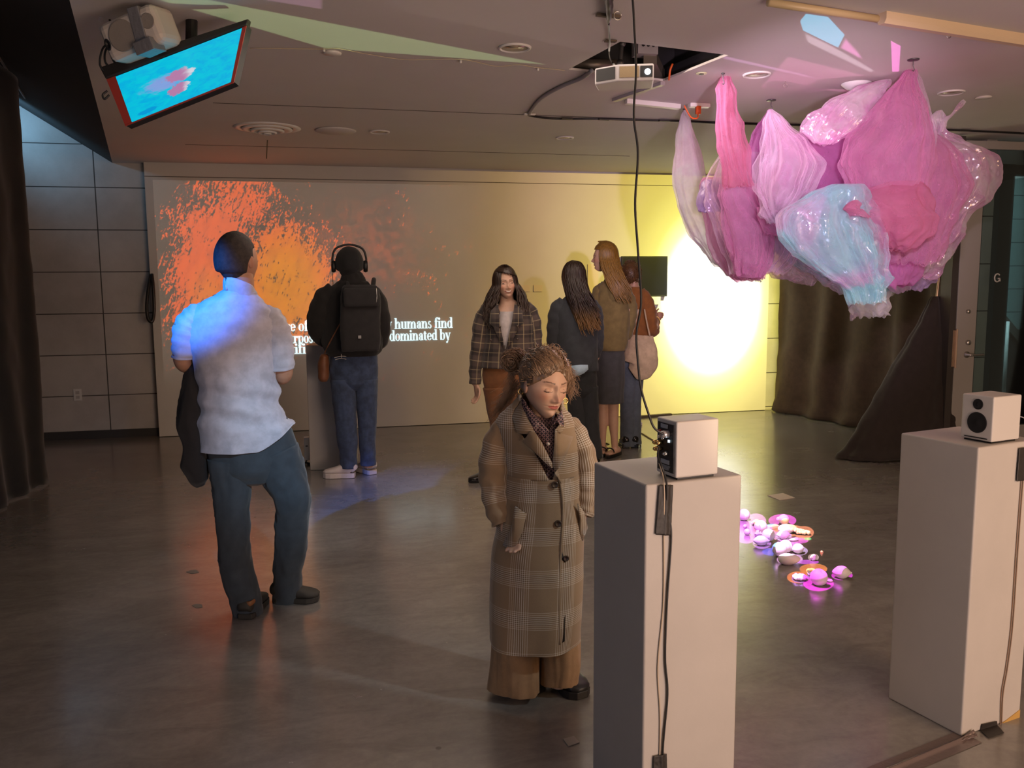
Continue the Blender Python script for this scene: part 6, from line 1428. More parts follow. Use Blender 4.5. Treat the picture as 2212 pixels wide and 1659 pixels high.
HCb = B.P(1092, 613, -.02); HRb = Rh(12, 2, -5); hb = MB(); head_mesh(hb, HCb, HRb, .97, smile=1.0, closed=0, nu=140, nv=110); bo = bake_add('body', SK_LIGHT, B.root, bb, hb)
b = MB(); b.tube([HCb+HRb @ (Vector((x*.001, -.0935+abs(x)*.00022, -.0555+.0000095*x*x*1.6))*.97) for x in range(-19, 20, 4)], .0042, 8, 2); b.build('teeth', mat('teeth', (.70, .64, .56), .3), bo)
for sg in (-1, 1): b = MB(); b.ball(HCb+HRb @ (Vector((sg*.031, -.0745, .006))*.97), (.011, .006, .0042), 16, 8, HRb); b.build('eye', mat('eye_brown', (.04, .025, .02), .15), bo)
M_HD = hairmat('dark_wavy_hair', (.030, .016, .010)); hb = MB()
def hf2(p):
    n = Vector((p.x/.09, p.y/.11, p.z/.12)); p = p*(1+.03*noise.noise(Vector((n.x*6, n.y*6, n.z*2))))
    if n.y < -.1 and n.z < .46-.25*n.x: p = Vector((p.x*.96, p.y*.2, p.z))
    return p
hb.ball(HCb+HRb @ Vector((0, .012, .018)), (.094, .110, .122), 72, 48, HRb, f=hf2)
hr = random.Random(8)
for i in range(330):
    sg = -1 if i % 2 else 1; a = hr.uniform(.55, 2.9); dirn = Vector((sg*sin(a), -cos(a), 0)); P = [HCb+HRb @ Vector((.0+hr.uniform(-.01, .01), -.035+hr.uniform(-.02, .06), .136))]
    for t in (.4, .75, 1.0): P.append(HCb+HRb @ Vector((dirn.x*.093*sin(t*pi/2), dirn.y*.098*sin(t*pi/2)*(.9 if dirn.y < 0 else 1.1)+.010, .135*cos(t*pi/2))))
    e = P[-1].copy(); zt = B.P(1092, 705).z+hr.uniform(-.03, .10); ph = hr.uniform(0, 6.3); w = hr.uniform(.008, .020); out = hr.uniform(.0, .045)
    for j in range(1, 8):
        u = j/7; fy = e.y+(-.10-e.y)*u*(.8 if a < 1.7 else .05)
        P.append(Vector((e.x+sg*(out+.025)*sin(u*pi*.7)+w*sin(ph+u*11)*u, fy+w*.5*cos(ph+u*9), e.z+(zt-e.z)*u)))
    hb.tube(P, lambda t: .0058*(1 if t < .75 else 1-(t-.75)*2.8), 5, 3, cap=False)
hb.build('hair', M_HD, B.root)
b = MB(); b.loft(B.rows([(760, 1068, 1128, .115), (700, 1066, 1125, .12), (672, 1074, 1116, .10)]), 30, 4, (0, 0)); b.build('white_top', cloth_mat('white_jersey', (.55, .50, .50), 200), B.root)
b = MB(); b.loft(B.rows([(793, 1038, 1161, .135), (770, 1040, 1160, .13), (730, 1046, 1156, .125), (700, 1045, 1156, .125), (670, 1045, 1152, .11), (655, 1058, 1140, .085), (645, 1072, 1122, .06)]), 72, 6, (0, 0), folds(.007, 9, 5, 5), horiz=True)
# open the front into a V: drop faces in front between the lapels
fr = []; 
for i, f in enumerate(b.f):
    c = sum((Vector(b.v[j]) for j in f), Vector())/len(f); zv = B.P(1092, 752).z; zt = B.P(1092, 655).z
    if c.y < -.03 and c.z > zv and abs(c.x-B.P(1092, 700).x) < .008+.075*(c.z-zv)/(zt-zv): continue
    fr.append(i)
b.f = [b.f[i] for i in fr]; b.uv = [b.uv[i] for i in fr]; b.mi = [b.mi[i] for i in fr]
bz = b.build('blazer', M_BLZ, B.root, solid=.003)
sleeve('blazer_sleeve', [(1068, 658, 8), (1052, 669, 14), (1040, 700, 17), (1034, 745, 16), (1028, 790, 13), (1026, 829, 12)], bz, M_BLZ, B, .005, 3)
sleeve('blazer_sleeve', [(1128, 658, 8), (1144, 669, 13), (1153, 700, 15), (1157, 745, 14), (1159, 790, 13), (1158, 829, 12)], bz, M_BLZ, B, .005, 4, v0=.03)
def pb(L): return [(a, c, -.142*sqrt(max(.05, 1-((a-1095)/62.)**2))-.004) for a, c in L]
panel('lapel', pb([(1076, 655), (1060, 672), (1056, 698), (1066, 706), (1078, 735), (1089, 757), (1087, 735), (1080, 700)]), M_BLZ, bz, 0, .004, .004, fig=B)
panel('lapel', pb([(1112, 655), (1128, 672), (1131, 698), (1121, 706), (1106, 738), (1092, 757), (1098, 730), (1106, 695)]), M_BLZ, bz, 0, .004, .004, fig=B)
for px, py in ((1080, 706), (1060, 735), (1118, 705), (1118, 733)):
    b = MB(); b.lathe([(.0, .003), (.008, .002), (.009, 0)], B.P(px, py, -.142*sqrt(1-((px-1095)/62.)**2)-.008), 14, Matrix.Rotation(pi/2, 3, 'X')); b.build('blazer_button', M_BTN, bz)
b = MB(); b.loft(B.rows([(862, 1060, 1140, .05), (840, 1046, 1158, .10), (815, 1042, 1160, .115), (785, 1044, 1158, .115)]), 56, 6, (1, 0), folds(.006, 12, 7, 5), horiz=True); po = b.build('trousers', M_RUST, B.root)
leg([(1073, 835, 30), (1078, 880, 27), (1084, 920, 24), (1082, 970, 21), (1070, 1012, 18)], po, M_RUST, B, 2, .006)
leg([(1126, 835, 30), (1122, 880, 27), (1118, 920, 24), (1112, 970, 21), (1108, 1012, 18)], po, M_RUST, B, 4, .006)
M_PAT = mat('black_patent', (.012, .012, .012), .15)
shoe('shoe', B.root, M_PAT, Vector((B.P(1016, 1040).x, -.10, 0)), Vector((B.P(1072, 1020).x, .06, 0)), .09, .075, heel_h=.02)
shoe('shoe', B.root, M_PAT, Vector((B.P(1100, 1040).x, -.08, 0)), Vector((B.P(1110, 1020).x, .12, 0)), .09, .075)

# =================================================================== woman in the dark sweater
D = Fig('person', 1252, 1010, 'person with long dark hair in a charcoal sweater and black trousers, back turned')
M_SW = cloth_mat('charcoal_sweater', (.040, .046, .055), 140, .5); M_BT = cloth_mat('black_trouser', (.018, .020, .022), 200)
bb = MB(); bb.loft(D.rows([(830, 1240, 1275, .05), (760, 1218, 1278, .08), (670, 1212, 1276, .085), (645, 1225, 1258, .055), (628, 1226, 1256, .045), (600, 1226, 1256, .05)]), 26, 4)
for pts in ([(1212, 668, 15), (1200, 720, 13), (1203, 760, 11, .06), (1222, 775, 9, .2)], [(1284, 668, 14), (1290, 720, 12, .03), (1286, 770, 10, .08), (1270, 780, 9, .2)]): bb.loft(D.path(pts), 16, 5)
hand(bb, D.P(1222, 775, .2), (.7, .7, 0), (0, 0, 1), curl=.6); hand(bb, D.P(1270, 780, .2), (-.7, .7, 0), (0, 0, 1), curl=.6)
for pts in ([(1245, 850, 11), (1250, 940, 10), (1254, 1000, 9)], [(1273, 850, 11), (1279, 940, 10), (1287, 992, 9)]): bb.loft(D.path(pts), 14, 4)
HCd = D.P(1240, 600, .0); HRd = Rh(165, 0, 3); hb = MB(); head_mesh(hb, HCd, HRd, .98, nu=64, nv=48); bake_add('body', SK_LIGHT, D.root, bb, hb)
b = MB(); b.loft(D.rows([(800, 1218, 1292, .115), (790, 1214, 1292, .125), (765, 1204, 1291, .13), (720, 1200, 1292, .13), (680, 1198, 1292, .12), (655, 1208, 1282, .10), (640, 1222, 1262, .065)]), 64, 6, (1, 0), folds(.011, 8, 5, 15), horiz=True); sw = b.build('sweater', M_SW, D.root, solid=.003)
sleeve('sweater_sleeve', [(1220, 652, 14), (1208, 668, 19), (1202, 700, 19), (1199, 735, 17, .02), (1206, 765, 13, .1), (1222, 775, 10, .18)], sw, M_SW, D, .008, 3)
sleeve('sweater_sleeve', [(1272, 655, 13), (1284, 672, 16), (1289, 705, 15, .02), (1290, 745, 13, .04), (1282, 772, 12, .1)], sw, M_SW, D, .007, 5)
panel('shirt_tail', [(1233, 790, -.132), (1236, 803, -.138), (1239, 814, -.140), (1252, 811, -.142), (1262, 806, -.140), (1271, 798, -.134), (1270, 788, -.130), (1254, 788, -.140)], cloth_mat('light_blue_shirt', (.40, .55, .68), 200), sw, 0, .003, .004, fig=D)
b = MB(); b.loft(D.rows([(862, 1238, 1288, .05), (840, 1222, 1290, .10), (815, 1220, 1290, .115), (790, 1220, 1286, .11)]), 50, 6, (1, 0), folds(.005, 12, 7, 5), horiz=True); po = b.build('trousers', M_BT, D.root)
leg([(1240, 835, 20), (1246, 880, 20), (1250, 930, 18), (1254, 1000, 17)], po, M_BT, D, 2, .005); leg([(1272, 835, 20), (1274, 880, 19), (1278, 930, 17), (1286, 990, 16)], po, M_BT, D, 4, .005)
shoe('shoe', D.root, M_PAT, Vector((D.P(1250, 1000).x, .16, 0)), Vector((D.P(1254, 1000).x, -.06, 0)), .085, .07); shoe('shoe', D.root, M_PAT, Vector((D.P(1284, 1000).x, .20, 0)), Vector((D.P(1288, 1000).x, .0, 0)), .085, .07)
M_HD2 = hairmat('dark_hair_gold_ends', (.026, .014, .009), (.22, .11, .030), D.P(1280, 690).z, D.P(1280, 640).z)
m = M_HD2; hb = MB(); hb.ball(HCd+Vector((0, -.004, .012)), (.094, .112, .125), 64, 44, f=lambda p: p*(1+.04*noise.noise(Vector((p.x*50, p.y*50, p.z*7)))))
def sp(u, a): return (.055*u+.045*u*u, -.03*u)
long_hair(hb, HCd, Rh(180, 0), None, 260, D.P(1270, 700).z, lambda u, a: (.050*u+.075*u*u, .05*u*0-.065*sin(u*pi*.6)), seed=4, wave=.010, r=.0062)
# local frame of long_hair has its back at +y, so it is turned to face the camera side
hb.build('hair', m, D.root)

# =================================================================== woman in the olive hoodie
E_ = Fig('person', 1315, 984, 'tall person with long auburn hair in an olive hoodie and denim skirt, in profile')
M_OL = cloth_mat('olive_fleece', (.185, .135, .050), 120, .4); M_DS = cloth_mat('grey_denim', (.060, .062, .068), 260, .3)
bb = MB(); bb.loft(E_.rows([(820, 1300, 1335, .07), (740, 1298, 1340, .085), (640, 1295, 1345, .10), (608, 1305, 1333, .055), (590, 1306, 1332, .045), (565, 1305, 1330, .05)]), 26, 4)
for pts in ([(1296, 630, 14), (1288, 680, 12), (1290, 725, 9, .08), (1300, 740, 8, .2)], [(1350, 630, 14), (1357, 680, 12, .02), (1352, 725, 9, .1), (1335, 740, 8, .2)]): bb.loft(E_.path(pts), 16, 5)
hand(bb, E_.P(1300, 740, .2), (.5, .8, 0), (0, 0, 1), curl=.6); hand(bb, E_.P(1335, 740, .2), (-.5, .8, 0), (0, 0, 1), curl=.6)
for pts in ([(1303, 850, 13), (1302, 885, 10.5), (1302, 910, 10.5), (1302, 940, 7.5), (1302, 962, 6.5), (1303, 972, 7)], [(1324, 850, 14), (1325, 885, 11.5), (1325, 912, 11), (1327, 945, 8), (1328, 965, 7), (1330, 973, 8)]): bb.loft(E_.path(pts), 18, 5)
for tx, hx, ty_, hy_ in ((1299, 1308, -.08, .06), (1312, 1336, -.12, .05)):
    A, C_ = Vector((E_.P(tx, 980).x, ty_, .035)), Vector((E_.P(hx, 975).x, hy_, .045)); bb.loft([(C_, .028, .03), (C_.lerp(A, .4), .032, .026), (C_.lerp(A, .8), .036, .016), (A, .024, .010)], 16, 4, ref=(0, 0, 1))
HCe = E_.P(1306, 556, .0); HRe = Rh(-98, 2); hb = MB(); head_mesh(hb, HCe, HRe, 1.0, nu=110, nv=84); bake_add('body', SK_LIGHT, E_.root, bb, hb)
b = MB(); b.loft(E_.rows([(756, 1284, 1352, .12), (745, 1280, 1356, .13), (715, 1282, 1360, .13), (670, 1284, 1362, .125), (640, 1285, 1360, .12), (620, 1290, 1352, .10), (608, 1300, 1340, .075)]), 64, 6, (1, 0), folds(.012, 9, 5, 25), horiz=True); ho = b.build('hoodie', M_OL, E_.root, solid=.003)
sleeve('hoodie_sleeve', [(1306, 616, 9), (1296, 632, 15), (1290, 662, 17, -.02), (1290, 695, 15, .0), (1296, 728, 12, .08), (1306, 738, 10, .16)], ho, M_OL, E_, .008, 3)
sleeve('hoodie_sleeve', [(1338, 616, 9), (1351, 632, 14), (1360, 662, 15, .02), (1360, 695, 14, .04), (1350, 728, 12, .1)], ho, M_OL, E_, .008, 5)
b = MB(); b.loft(E_.rows([(650, 1318, 1362, .05, -.10), (635, 1305, 1366, .08, -.07), (618, 1300, 1352, .09, -.03), (606, 1303, 1342, .075, 0)]), 44, 6, (1, 1), folds(.010, 14, 9, 2)); b.build('hood', M_OL, ho)
b = MB(); b.loft(E_.rows([(869, 1283, 1346, .12), (850, 1284, 1346, .12), (800, 1285, 1349, .12), (755, 1288, 1348, .11), (745, 1290, 1346, .1)]), 64, 7, (1, 0), lambda p, q, t: .008*sin(q*6+1)*(1-t)+.004*noise.noise(p*14), horiz=True); b.build('skirt', M_DS, E_.root, solid=.003)
for tx, hx, ty_, hy_ in ((1299, 1308, -.09, .07), (1312, 1337, -.14, .06)):
    A, C_ = Vector((E_.P(tx, 980).x, ty_, .0)), Vector((E_.P(hx, 975).x, hy_, .0)); d = (A-C_).normalized(); L = (A-C_).length; sd = Vector((d.y, -d.x, 0)); poly = [C_+sd*.028, C_+d*L*.5+sd*.034, A+sd*.022, A+d*.01, A-sd*.022, C_+d*L*.5-sd*.034, C_-sd*.028]
    b = MB(); b.prism(poly, (0, 0, .028)); sd_o = b.build('sandal', M_PAT, E_.root, smooth=False, bevel=.003)
    for f_, z_, w_ in ((.78, .06, .040), (.12, .10, .034)):
        c = C_+d*L*f_; c.z = z_-.01; b = MB(); b.tube([c+sd*(w_*cos(q*pi/8))+(Vector((0, 0, .034*sin(q*pi/8))) if f_ > .5 else d*(.036*sin(q*pi/8))) for q in (range(9) if f_ > .5 else range(17))], .006, 6, 1); b.build('strap', M_PAT, sd_o)
hb = MB()
def hf3(p):
    n = Vector((p.x/.09, p.y/.11, p.z/.12)); p = p*(1+.03*noise.noise(Vector((n.x*6, n.y*6, n.z*1.5))))
    if n.y < -.45 and n.z < .45: p = Vector((p.x*.9, p.y*.5, p.z))
    return p
M_AUB = hairmat('auburn_hair', (.21, .105, .016)); hb.ball(HCe+HRe @ Vector((0, .012, .014)), (.092, .110, .124), 72, 48, HRe, f=hf3)
er = random.Random(6)
for i in range(300):
    a = er.uniform(-1.9, 1.9); dirn = Vector((sin(a), cos(a), 0)); P = [HCe+HRe @ Vector((er.uniform(-.012, .012), -.03+er.uniform(-.02, .05), .134))]
    for t in (.4, .75, 1.0): P.append(HCe+HRe @ Vector((dirn.x*.094*sin(t*pi/2), dirn.y*.112*sin(t*pi/2)+.006, .134*cos(t*pi/2))))
    e = P[-1].copy(); zt = E_.P(1350, 648).z+er.uniform(-.03, .10); ph = er.uniform(0, 6.3); w = er.uniform(.002, .008)
    for j in range(1, 7):
        u = j/6; P.append(Vector((e.x*(1-.3*u)+.09*u*u+.04*u*(1 if e.x > HCe.x else .8)+w*sin(ph+u*7), min(e.y, .05)-.075*sin(u*pi*.55), e.z+(zt-e.z)*u)))
    hb.tube(P, lambda t: .0052*(1 if t < .75 else 1-(t-.75)*2.8), 5, 3, cap=False)
hb.build('hair', M_AUB, E_.root)

# =================================================================== person with the canvas tote
T_ = Fig('person', 1362, 966, 'person with curly hair in a rust brown jacket behind the hoodie wearer, arm bent')
M_BR = cloth_mat('rust_jacket', (.230, .085, .018), 140, .4); M_TJ = cloth_mat('washed_denim', (.095, .120, .160), 300, .3)
bb = MB(); bb.loft(T_.rows([(780, 1356, 1372, .04), (700, 1354, 1388, .08), (640, 1354, 1390, .08), (618, 1358, 1380, .05), (600, 1355, 1378, .045)]), 24, 4)
for pts in ([(1352, 650, 13), (1350, 700, 11, .05), (1356, 730, 9, .15)], [(1394, 655, 14), (1406, 690, 12, .0), (1412, 712, 10, .06), (1416, 700, 9, .16), (1416, 690, 8, .22)]): bb.loft(T_.path(pts), 16, 5)
hand(bb, T_.P(1416, 690, .22), (.1, .9, .3), (0, 0, 1), curl=.7); hand(bb, T_.P(1356, 730, .15), (.2, .9, 0), (0, 0, 1), curl=.7)
for pts in ([(1357, 850, 9), (1356, 955, 7)], [(1368, 850, 9, .03), (1366, 955, 7, .03)]): bb.loft(T_.path(pts), 14, 4)
HCt = T_.P(1362, 594, .02); hb = MB(); head_mesh(hb, HCt, Rh(170, 5), .96, nu=64, nv=48); bake_add('body', SK_MID, T_.root, bb, hb)
hb = MB(); hb.ball(HCt+Vector((0, 0, .01)), (.086, .10, .11), 40, 24); tr_ = random.Random(3)
for i in range(200):
    a, ph0 = tr_.uniform(0, 6.3), tr_.uniform(-.5, 1.4); c = HCt+Vector((cos(a)*cos(ph0)*.088, sin(a)*cos(ph0)*.10, sin(ph0)*.115)); rad = tr_.uniform(.010, .022); tl = tr_.uniform(0, 6.3)
    hb.tube([c+Vector((rad*cos(tl+q*.8), rad*.6*sin(tl+q*.8), rad*sin(tl+q*.8)-q*.002)) for q in range(7)], lambda t: .0035*(1-.5*t), 5, 3, cap=False)
hb.build('hair', hairmat('curly_brown_hair', (.10, .045, .016)), T_.root)
b = MB(); b.loft(T_.rows([(738, 1346, 1402, .115), (715, 1343, 1402, .12), (680, 1344, 1400, .12), (650, 1348, 1398, .11), (630, 1354, 1388, .08), (620, 1358, 1382, .06)]), 56, 6, (1, 0), folds(.012, 10, 6, 35), horiz=True); jk = b.build('jacket', M_BR, T_.root, solid=.003)
sleeve('jacket_sleeve', [(1380, 630, 13), (1392, 650, 17), (1400, 678, 17, -.01), (1404, 705, 15, .0), (1410, 716, 12, .06), (1414, 706, 10, .14)], jk, M_BR, T_, .009, 3)
b = MB(); c = T_.P(1417, 696, .12); b.tube([c+Vector((.035*cos(q*pi/8), .008*cos(q*pi/8), .050*sin(q*pi/8))) for q in range(17)], .005, 8, 1); b.build('bangle', M_GOLD, T_.root)
leg([(1358, 740, 22), (1358, 800, 20), (1356, 860, 17), (1357, 930, 17), (1356, 962, 18)], jk, M_TJ, T_, 4, .004, nm='jean_leg')
leg([(1374, 760, 20, .03), (1372, 820, 18, .03), (1368, 870, 17, .03), (1366, 930, 19, .03), (1366, 958, 20, .03)], jk, M_TJ, T_, 7, .004, nm='jean_leg')
shoe('boot', T_.root, M_PAT, Vector((T_.P(1346, 975).x, .14, 0)), Vector((T_.P(1352, 975).x, -.06, 0)), .09, .09, sole_h=.03); shoe('boot', T_.root, M_PAT, Vector((T_.P(1376, 975).x, .16, 0)), Vector((T_.P(1370, 975).x, -.04, 0)), .09, .09, sole_h=.03)
b = MB(); b.loft(T_.rows([(806, 1350, 1382, .02, -.11), (796, 1349, 1410, .04, -.11), (782, 1348, 1421, .055, -.11), (760, 1349, 1420, .06, -.11), (738, 1354, 1414, .045, -.11), (724, 1358, 1412, .018, -.11)]), 56, 7, (1, 0), folds(.013, 9, 6, 5)); tb = b.build('tote_bag', cloth_mat('cream_canvas', (.50, .38, .25), 200, .4)); tb.location = T_.g; tb.rotation_euler = (0, 0, -T_.az)
tag(tb, 'cream canvas tote bag hanging from the arm of the rust jacket wearer', 'bag')
for x0, x1 in ((1364, 1372), (1404, 1398)): b = MB(); b.tube([T_.P(x0, 726, -.13), T_.P(x1, 700, -.15), T_.P((x1+1386)/2, 668, -.14)], .007, 8); b.build('bag_handle', bpy.data.materials['cream_canvas'], tb)
# ------------------------------------------------------------------ hanging cloud of tulle and plastic sheet
def tulle(name, col, op, tr=.5, grain=900.0, edge=.55, rough=.6, gloss=0.0, crease=0.0, col2=None, cs=2.5):
    m, t, b = base_mat(name); out = [n for n in t.n if n.type == 'OUTPUT_MATERIAL'][0]; t.n.remove(b)
    tc = t.n.new('ShaderNodeTexCoord').outputs['Object']
    c = (*col, 1)
    if col2: c = t.mix(t.ss(t.noise(tc, cs, 4, .6, 1.2), .42, .60), col, col2)
    di = t.n.new('ShaderNodeBsdfDiffuse'); tl = t.n.new('ShaderNodeBsdfTranslucent'); tp = t.n.new('ShaderNodeBsdfTransparent')
    t.put(di.inputs[0], c); t.put(tl.inputs[0], c)
    tp.inputs[0].default_value = (*[min(1, .62+.38*x) for x in col], 1)
    bp = None
    if crease:
        bp = t.n.new('ShaderNodeBump'); bp.inputs['Strength'].default_value = 1.0; bp.inputs['Distance'].default_value = crease
        vv = t.voro(t.vm('ADD', tc, t.vm('SCALE', t.n.new('ShaderNodeTexCoord').outputs['Object'], sc=.2)), 11.0); v2 = t.voro(tc, 27.0)
        t.l.new(t.m('ADD', vv, t.m('MULTIPLY', v2, .4)), bp.inputs['Height'])
        for q in (di, tl): t.l.new(bp.outputs[0], q.inputs['Normal'])
    m1 = t.n.new('ShaderNodeMixShader'); m1.inputs[0].default_value = tr; t.l.new(di.outputs[0], m1.inputs[1]); t.l.new(tl.outputs[0], m1.inputs[2])
    sh = m1.outputs[0]
    if gloss:
        gl = t.n.new('ShaderNodeBsdfGlossy'); gl.inputs['Roughness'].default_value = .16; gl.inputs[0].default_value = (1, .92, 1, 1)
        if bp: t.l.new(bp.outputs[0], gl.inputs['Normal'])
        m3 = t.n.new('ShaderNodeMixShader'); m3.inputs[0].default_value = gloss; t.l.new(sh, m3.inputs[1]); t.l.new(gl.outputs[0], m3.inputs[2]); sh = m3.outputs[0]
    lw = t.n.new('ShaderNodeLayerWeight'); lw.inputs[0].default_value = .45
    f = t.m('ADD', t.m('MULTIPLY', t.m('POWER', lw.outputs['Facing'], 1.5), edge), t.m('ADD', op, t.m('MULTIPLY', t.m('SUBTRACT', t.noise(tc, 9.0, 5, .6), .5), .35)), clamp=True)
    m2 = t.n.new('ShaderNodeMixShader'); t.l.new(f, m2.inputs[0]); t.l.new(tp.outputs[0], m2.inputs[1]); t.l.new(sh, m2.inputs[2]); t.l.new(m2.outputs[0], out.inputs[0])
    return m
T_PINK = tulle('pink_tulle', (.86, .48, .72), .24); T_ROSE = tulle('deep_rose_tulle', (.78, .34, .52), .32); T_MAG = tulle('magenta_tulle', (.80, .36, .70), .30)
T_LIL = tulle('pale_pink_tulle', (.95, .78, .92), .18); T_WHT = tulle('white_tulle', (.86, .84, .88), .36, col2=(.86, .72, .82))
T_CYAN = tulle('iridescent_sheet', (.60, .90, .95), .22, gloss=.09, crease=.005, col2=(.94, .62, .84), cs=3.2)
T_PLAS = tulle('crinkled_plastic', (.96, .88, .94), .36, gloss=.30, crease=.012, col2=(.92, .58, .84), cs=4)
T_VIO = tulle('violet_plastic', (.74, .58, .94), .38, gloss=.30, crease=.010, col2=(.94, .76, .92), cs=5)
croot = empty('tulle_cloud', Vector((2.75, 4.70, 2.0)), 'large hanging cloud of pink and white tulle and clear crinkled plastic', 'hanging sculpture')
CO = croot.location.copy()
def drape(name, Y, rows, m, amp=.018, kf=9, seed=0, cap=(0, 0), n=170, crump=.018, layers=2, sub=8):
    rings = []
    for r in rows:
        yy = Y+(r[4] if len(r) > 4 else 0); a, c = on_y(r[1], r[0], yy), on_y(r[2], r[0], yy); rings.append(((a+c)/2-CO, max((c-a).length/2, .002), r[3]))
    def d(p, q, t):
        # pleats fanning out of the knot, twisting on the way down; sharp creases from ridged noise
        s = min(1.0, .25+t*1.2); qq = q+.8*noise.noise(Vector((t*2.5, seed, 1)))
        w = sin(qq*kf*1.0+2.6*noise.noise(Vector((cos(q)*1.5, sin(q)*1.5, t*2+seed)))*2)
        w += .2*sin(qq*kf*2.3+3*noise.noise(Vector((cos(q)*2.5, sin(q)*2.5, t*3-seed))))
        big = noise.noise(Vector((p.x*3.2+seed, p.y*3.2, p.z*3.0)))
        rg = 1-2*abs(noise.noise(Vector((p.x*6+seed, p.y*6, p.z*4.5))))
        r2 = 1-2*abs(noise.noise(Vector((p.x*15+seed, p.y*15, p.z*12))))
        r3 = 1-2*abs(noise.noise(Vector((p.x*36+seed, p.y*36, p.z*30))))
        return (amp*w*s+big*.05*s+crump*(rg-.4)+crump*.24*(r2-.4)+crump*.07*(r3-.4))*min(1, t*6+.15)
    b = MB()
    for ly in range(layers):
        sc = 1-.20*ly
        RR = [(c+Vector((0, .02*ly, 0)), a*sc, dd*sc) for c, a, dd in rings]
        k0 = len(b.v); b.loft(RR, n, sub, cap if ly == 0 else (0, 0), d, horiz=True, ref=(sin(-YAW), cos(YAW), 0))
        z0_, z1_ = RR[0][0].z, RR[-1][0].z
        for i in range(k0, len(b.v)):        # uneven hems
            x, y, z = b.v[i]; t = (z-z0_)/(z1_-z0_) if z1_ != z0_ else 0
            b.v[i] = (x, y, z+.05*max(0, t-.3)*noise.noise(Vector((x*11, y*11, seed)))+.03*max(0, t-.3)*noise.noise(Vector((x*30, y*30, seed))))
    return b.build(name, m, croot)
drape('white_drape', 5.45, [(238, 1477, 1483, .006), (262, 1470, 1490, .02), (300, 1465, 1501, .04), (350, 1461, 1511, .06), (400, 1461, 1521, .07), (440, 1470, 1531, .08), (480, 1488, 1543, .09), (520, 1507, 1562, .09), (560, 1540, 1592, .08), (590, 1578, 1630, .06), (604, 1605, 1640, .03)], T_WHT, .010, 5, 1)
drape('pink_bag', 5.20, [(384, 1520, 1555, .06), (410, 1516, 1600, .10), (460, 1524, 1650, .14), (510, 1535, 1660, .16), (550, 1552, 1662, .15), (585, 1576, 1652, .11), (605, 1603, 1634, .04)], T_PINK, .012, 6, 2, (1, 1))
drape('tulle_cone', 4.60, [(158, 1565, 1571, .006), (172, 1555, 1581, .03), (200, 1550, 1590, .05), (250, 1548, 1602, .065), (310, 1549, 1611, .075), (360, 1552, 1618, .08), (402, 1556, 1625, .09)], T_ROSE, .008, 7, 3)
drape('lower_skirt', 4.85, [(398, 1556, 1630, .09), (440, 1560, 1650, .11), (500, 1566, 1662, .13), (560, 1578, 1660, .12), (598, 1592, 1648, .07)], T_PINK, .016, 8, 4, (0, 1))
drape('tulle_fan', 5.05, [(236, 1661, 1667, .006), (262, 1648, 1688, .03), (300, 1640, 1722, .05), (350, 1634, 1758, .08), (410, 1634, 1786, .10), (470, 1645, 1806, .12)], T_LIL, .015, 11, 5)
drape('twisted_strand', 5.00, [(236, 1660, 1668, .008), (262, 1646, 1664, .02), (290, 1622, 1662, .04), (330, 1606, 1656, .06), (380, 1602, 1654, .07), (430, 1612, 1662, .07), (470, 1632, 1676, .05)], T_MAG, .010, 5, 6)
drape('magenta_mass', 4.62, [(284, 1745, 1800, .03), (302, 1700, 1850, .09), (335, 1672, 1880, .14), (375, 1654, 1888, .17), (410, 1660, 1880, .16), (440, 1700, 1850, .12), (458, 1745, 1805, .04)], T_MAG, .020, 5, 7, (1, 1))
drape('clear_crinkled_sheet', 4.40, [(172, 1904, 1922, .01), (190, 1850, 1912, .03), (215, 1800, 1900, .06), (250, 1762, 1876, .08), (285, 1740, 1836, .07), (306, 1762, 1804, .03)], T_PLAS, .012, 4, 8, (1, 1), crump=.03)
drape('big_cone', 4.25, [(144, 1968, 1974, .006), (165, 1948, 1980, .02), (205, 1918, 1988, .05), (255, 1880, 1996, .08), (305, 1838, 2002, .11), (350, 1824, 1996, .13), (400, 1836, 1982, .14), (445, 1858, 1950, .10)], T_PINK, .014, 9, 9)
drape('cream_edge_drape', 4.36, [(146, 1969, 1977, .006), (180, 1956, 1985, .02), (220, 1944, 1994, .04), (270, 1925, 2001, .06), (320, 1905, 2006, .08), (360, 1900, 2000, .09)], T_LIL, .012, 8, 10)
drape('right_balloon', 4.65, [(238, 2029, 2034, .005), (258, 2014, 2042, .02), (278, 2024, 2040, .015), (300, 1998, 2062, .06), (325, 1975, 2104, .13), (350, 1962, 2120, .19), (390, 1952, 2118, .21), (430, 1950, 2104, .21), (470, 1946, 2078, .19), (510, 1935, 2052, .17), (550, 1922, 2034, .14), (585, 1912, 2012, .09), (600, 1925, 2000, .04)], T_PLAS, .024, 7, 11, (0, 1), crump=.038, n=200)
drape('rose_bag', 4.18, [(392, 1925, 1985, .04), (412, 1870, 2000, .09), (440, 1838, 2006, .12), (470, 1842, 2004, .14), (500, 1862, 1992, .12), (525, 1896, 1966, .07), (534, 1920, 1948, .02)], T_ROSE, .012, 8, 12, (1, 1))
drape('rose_knot', 4.10, [(432, 1846, 1852, .01), (442, 1832, 1856, .02), (452, 1828, 1850, .02), (458, 1834, 1858, .02), (470, 1846, 1872, .02)], T_ROSE, .004, 4, 13, (1, 1), crump=.004, n=40)
drape('iridescent_sheet', 5.00, [(392, 1735, 1850, .04), (430, 1668, 1866, .09), (470, 1662, 1884, .12), (510, 1682, 1900, .13), (550, 1712, 1912, .13), (590, 1758, 1918, .11), (618, 1808, 1918, .09), (640, 1842, 1914, .06)], T_CYAN, .022, 6, 14, (0, 0), crump=.026, n=190)
drape('torn_tail', 4.98, [(600, 1848, 1916, .05), (640, 1842, 1913, .05), (665, 1842, 1908, .04), (684, 1843, 1903, .035)], T_WHT, .020, 5, 15)
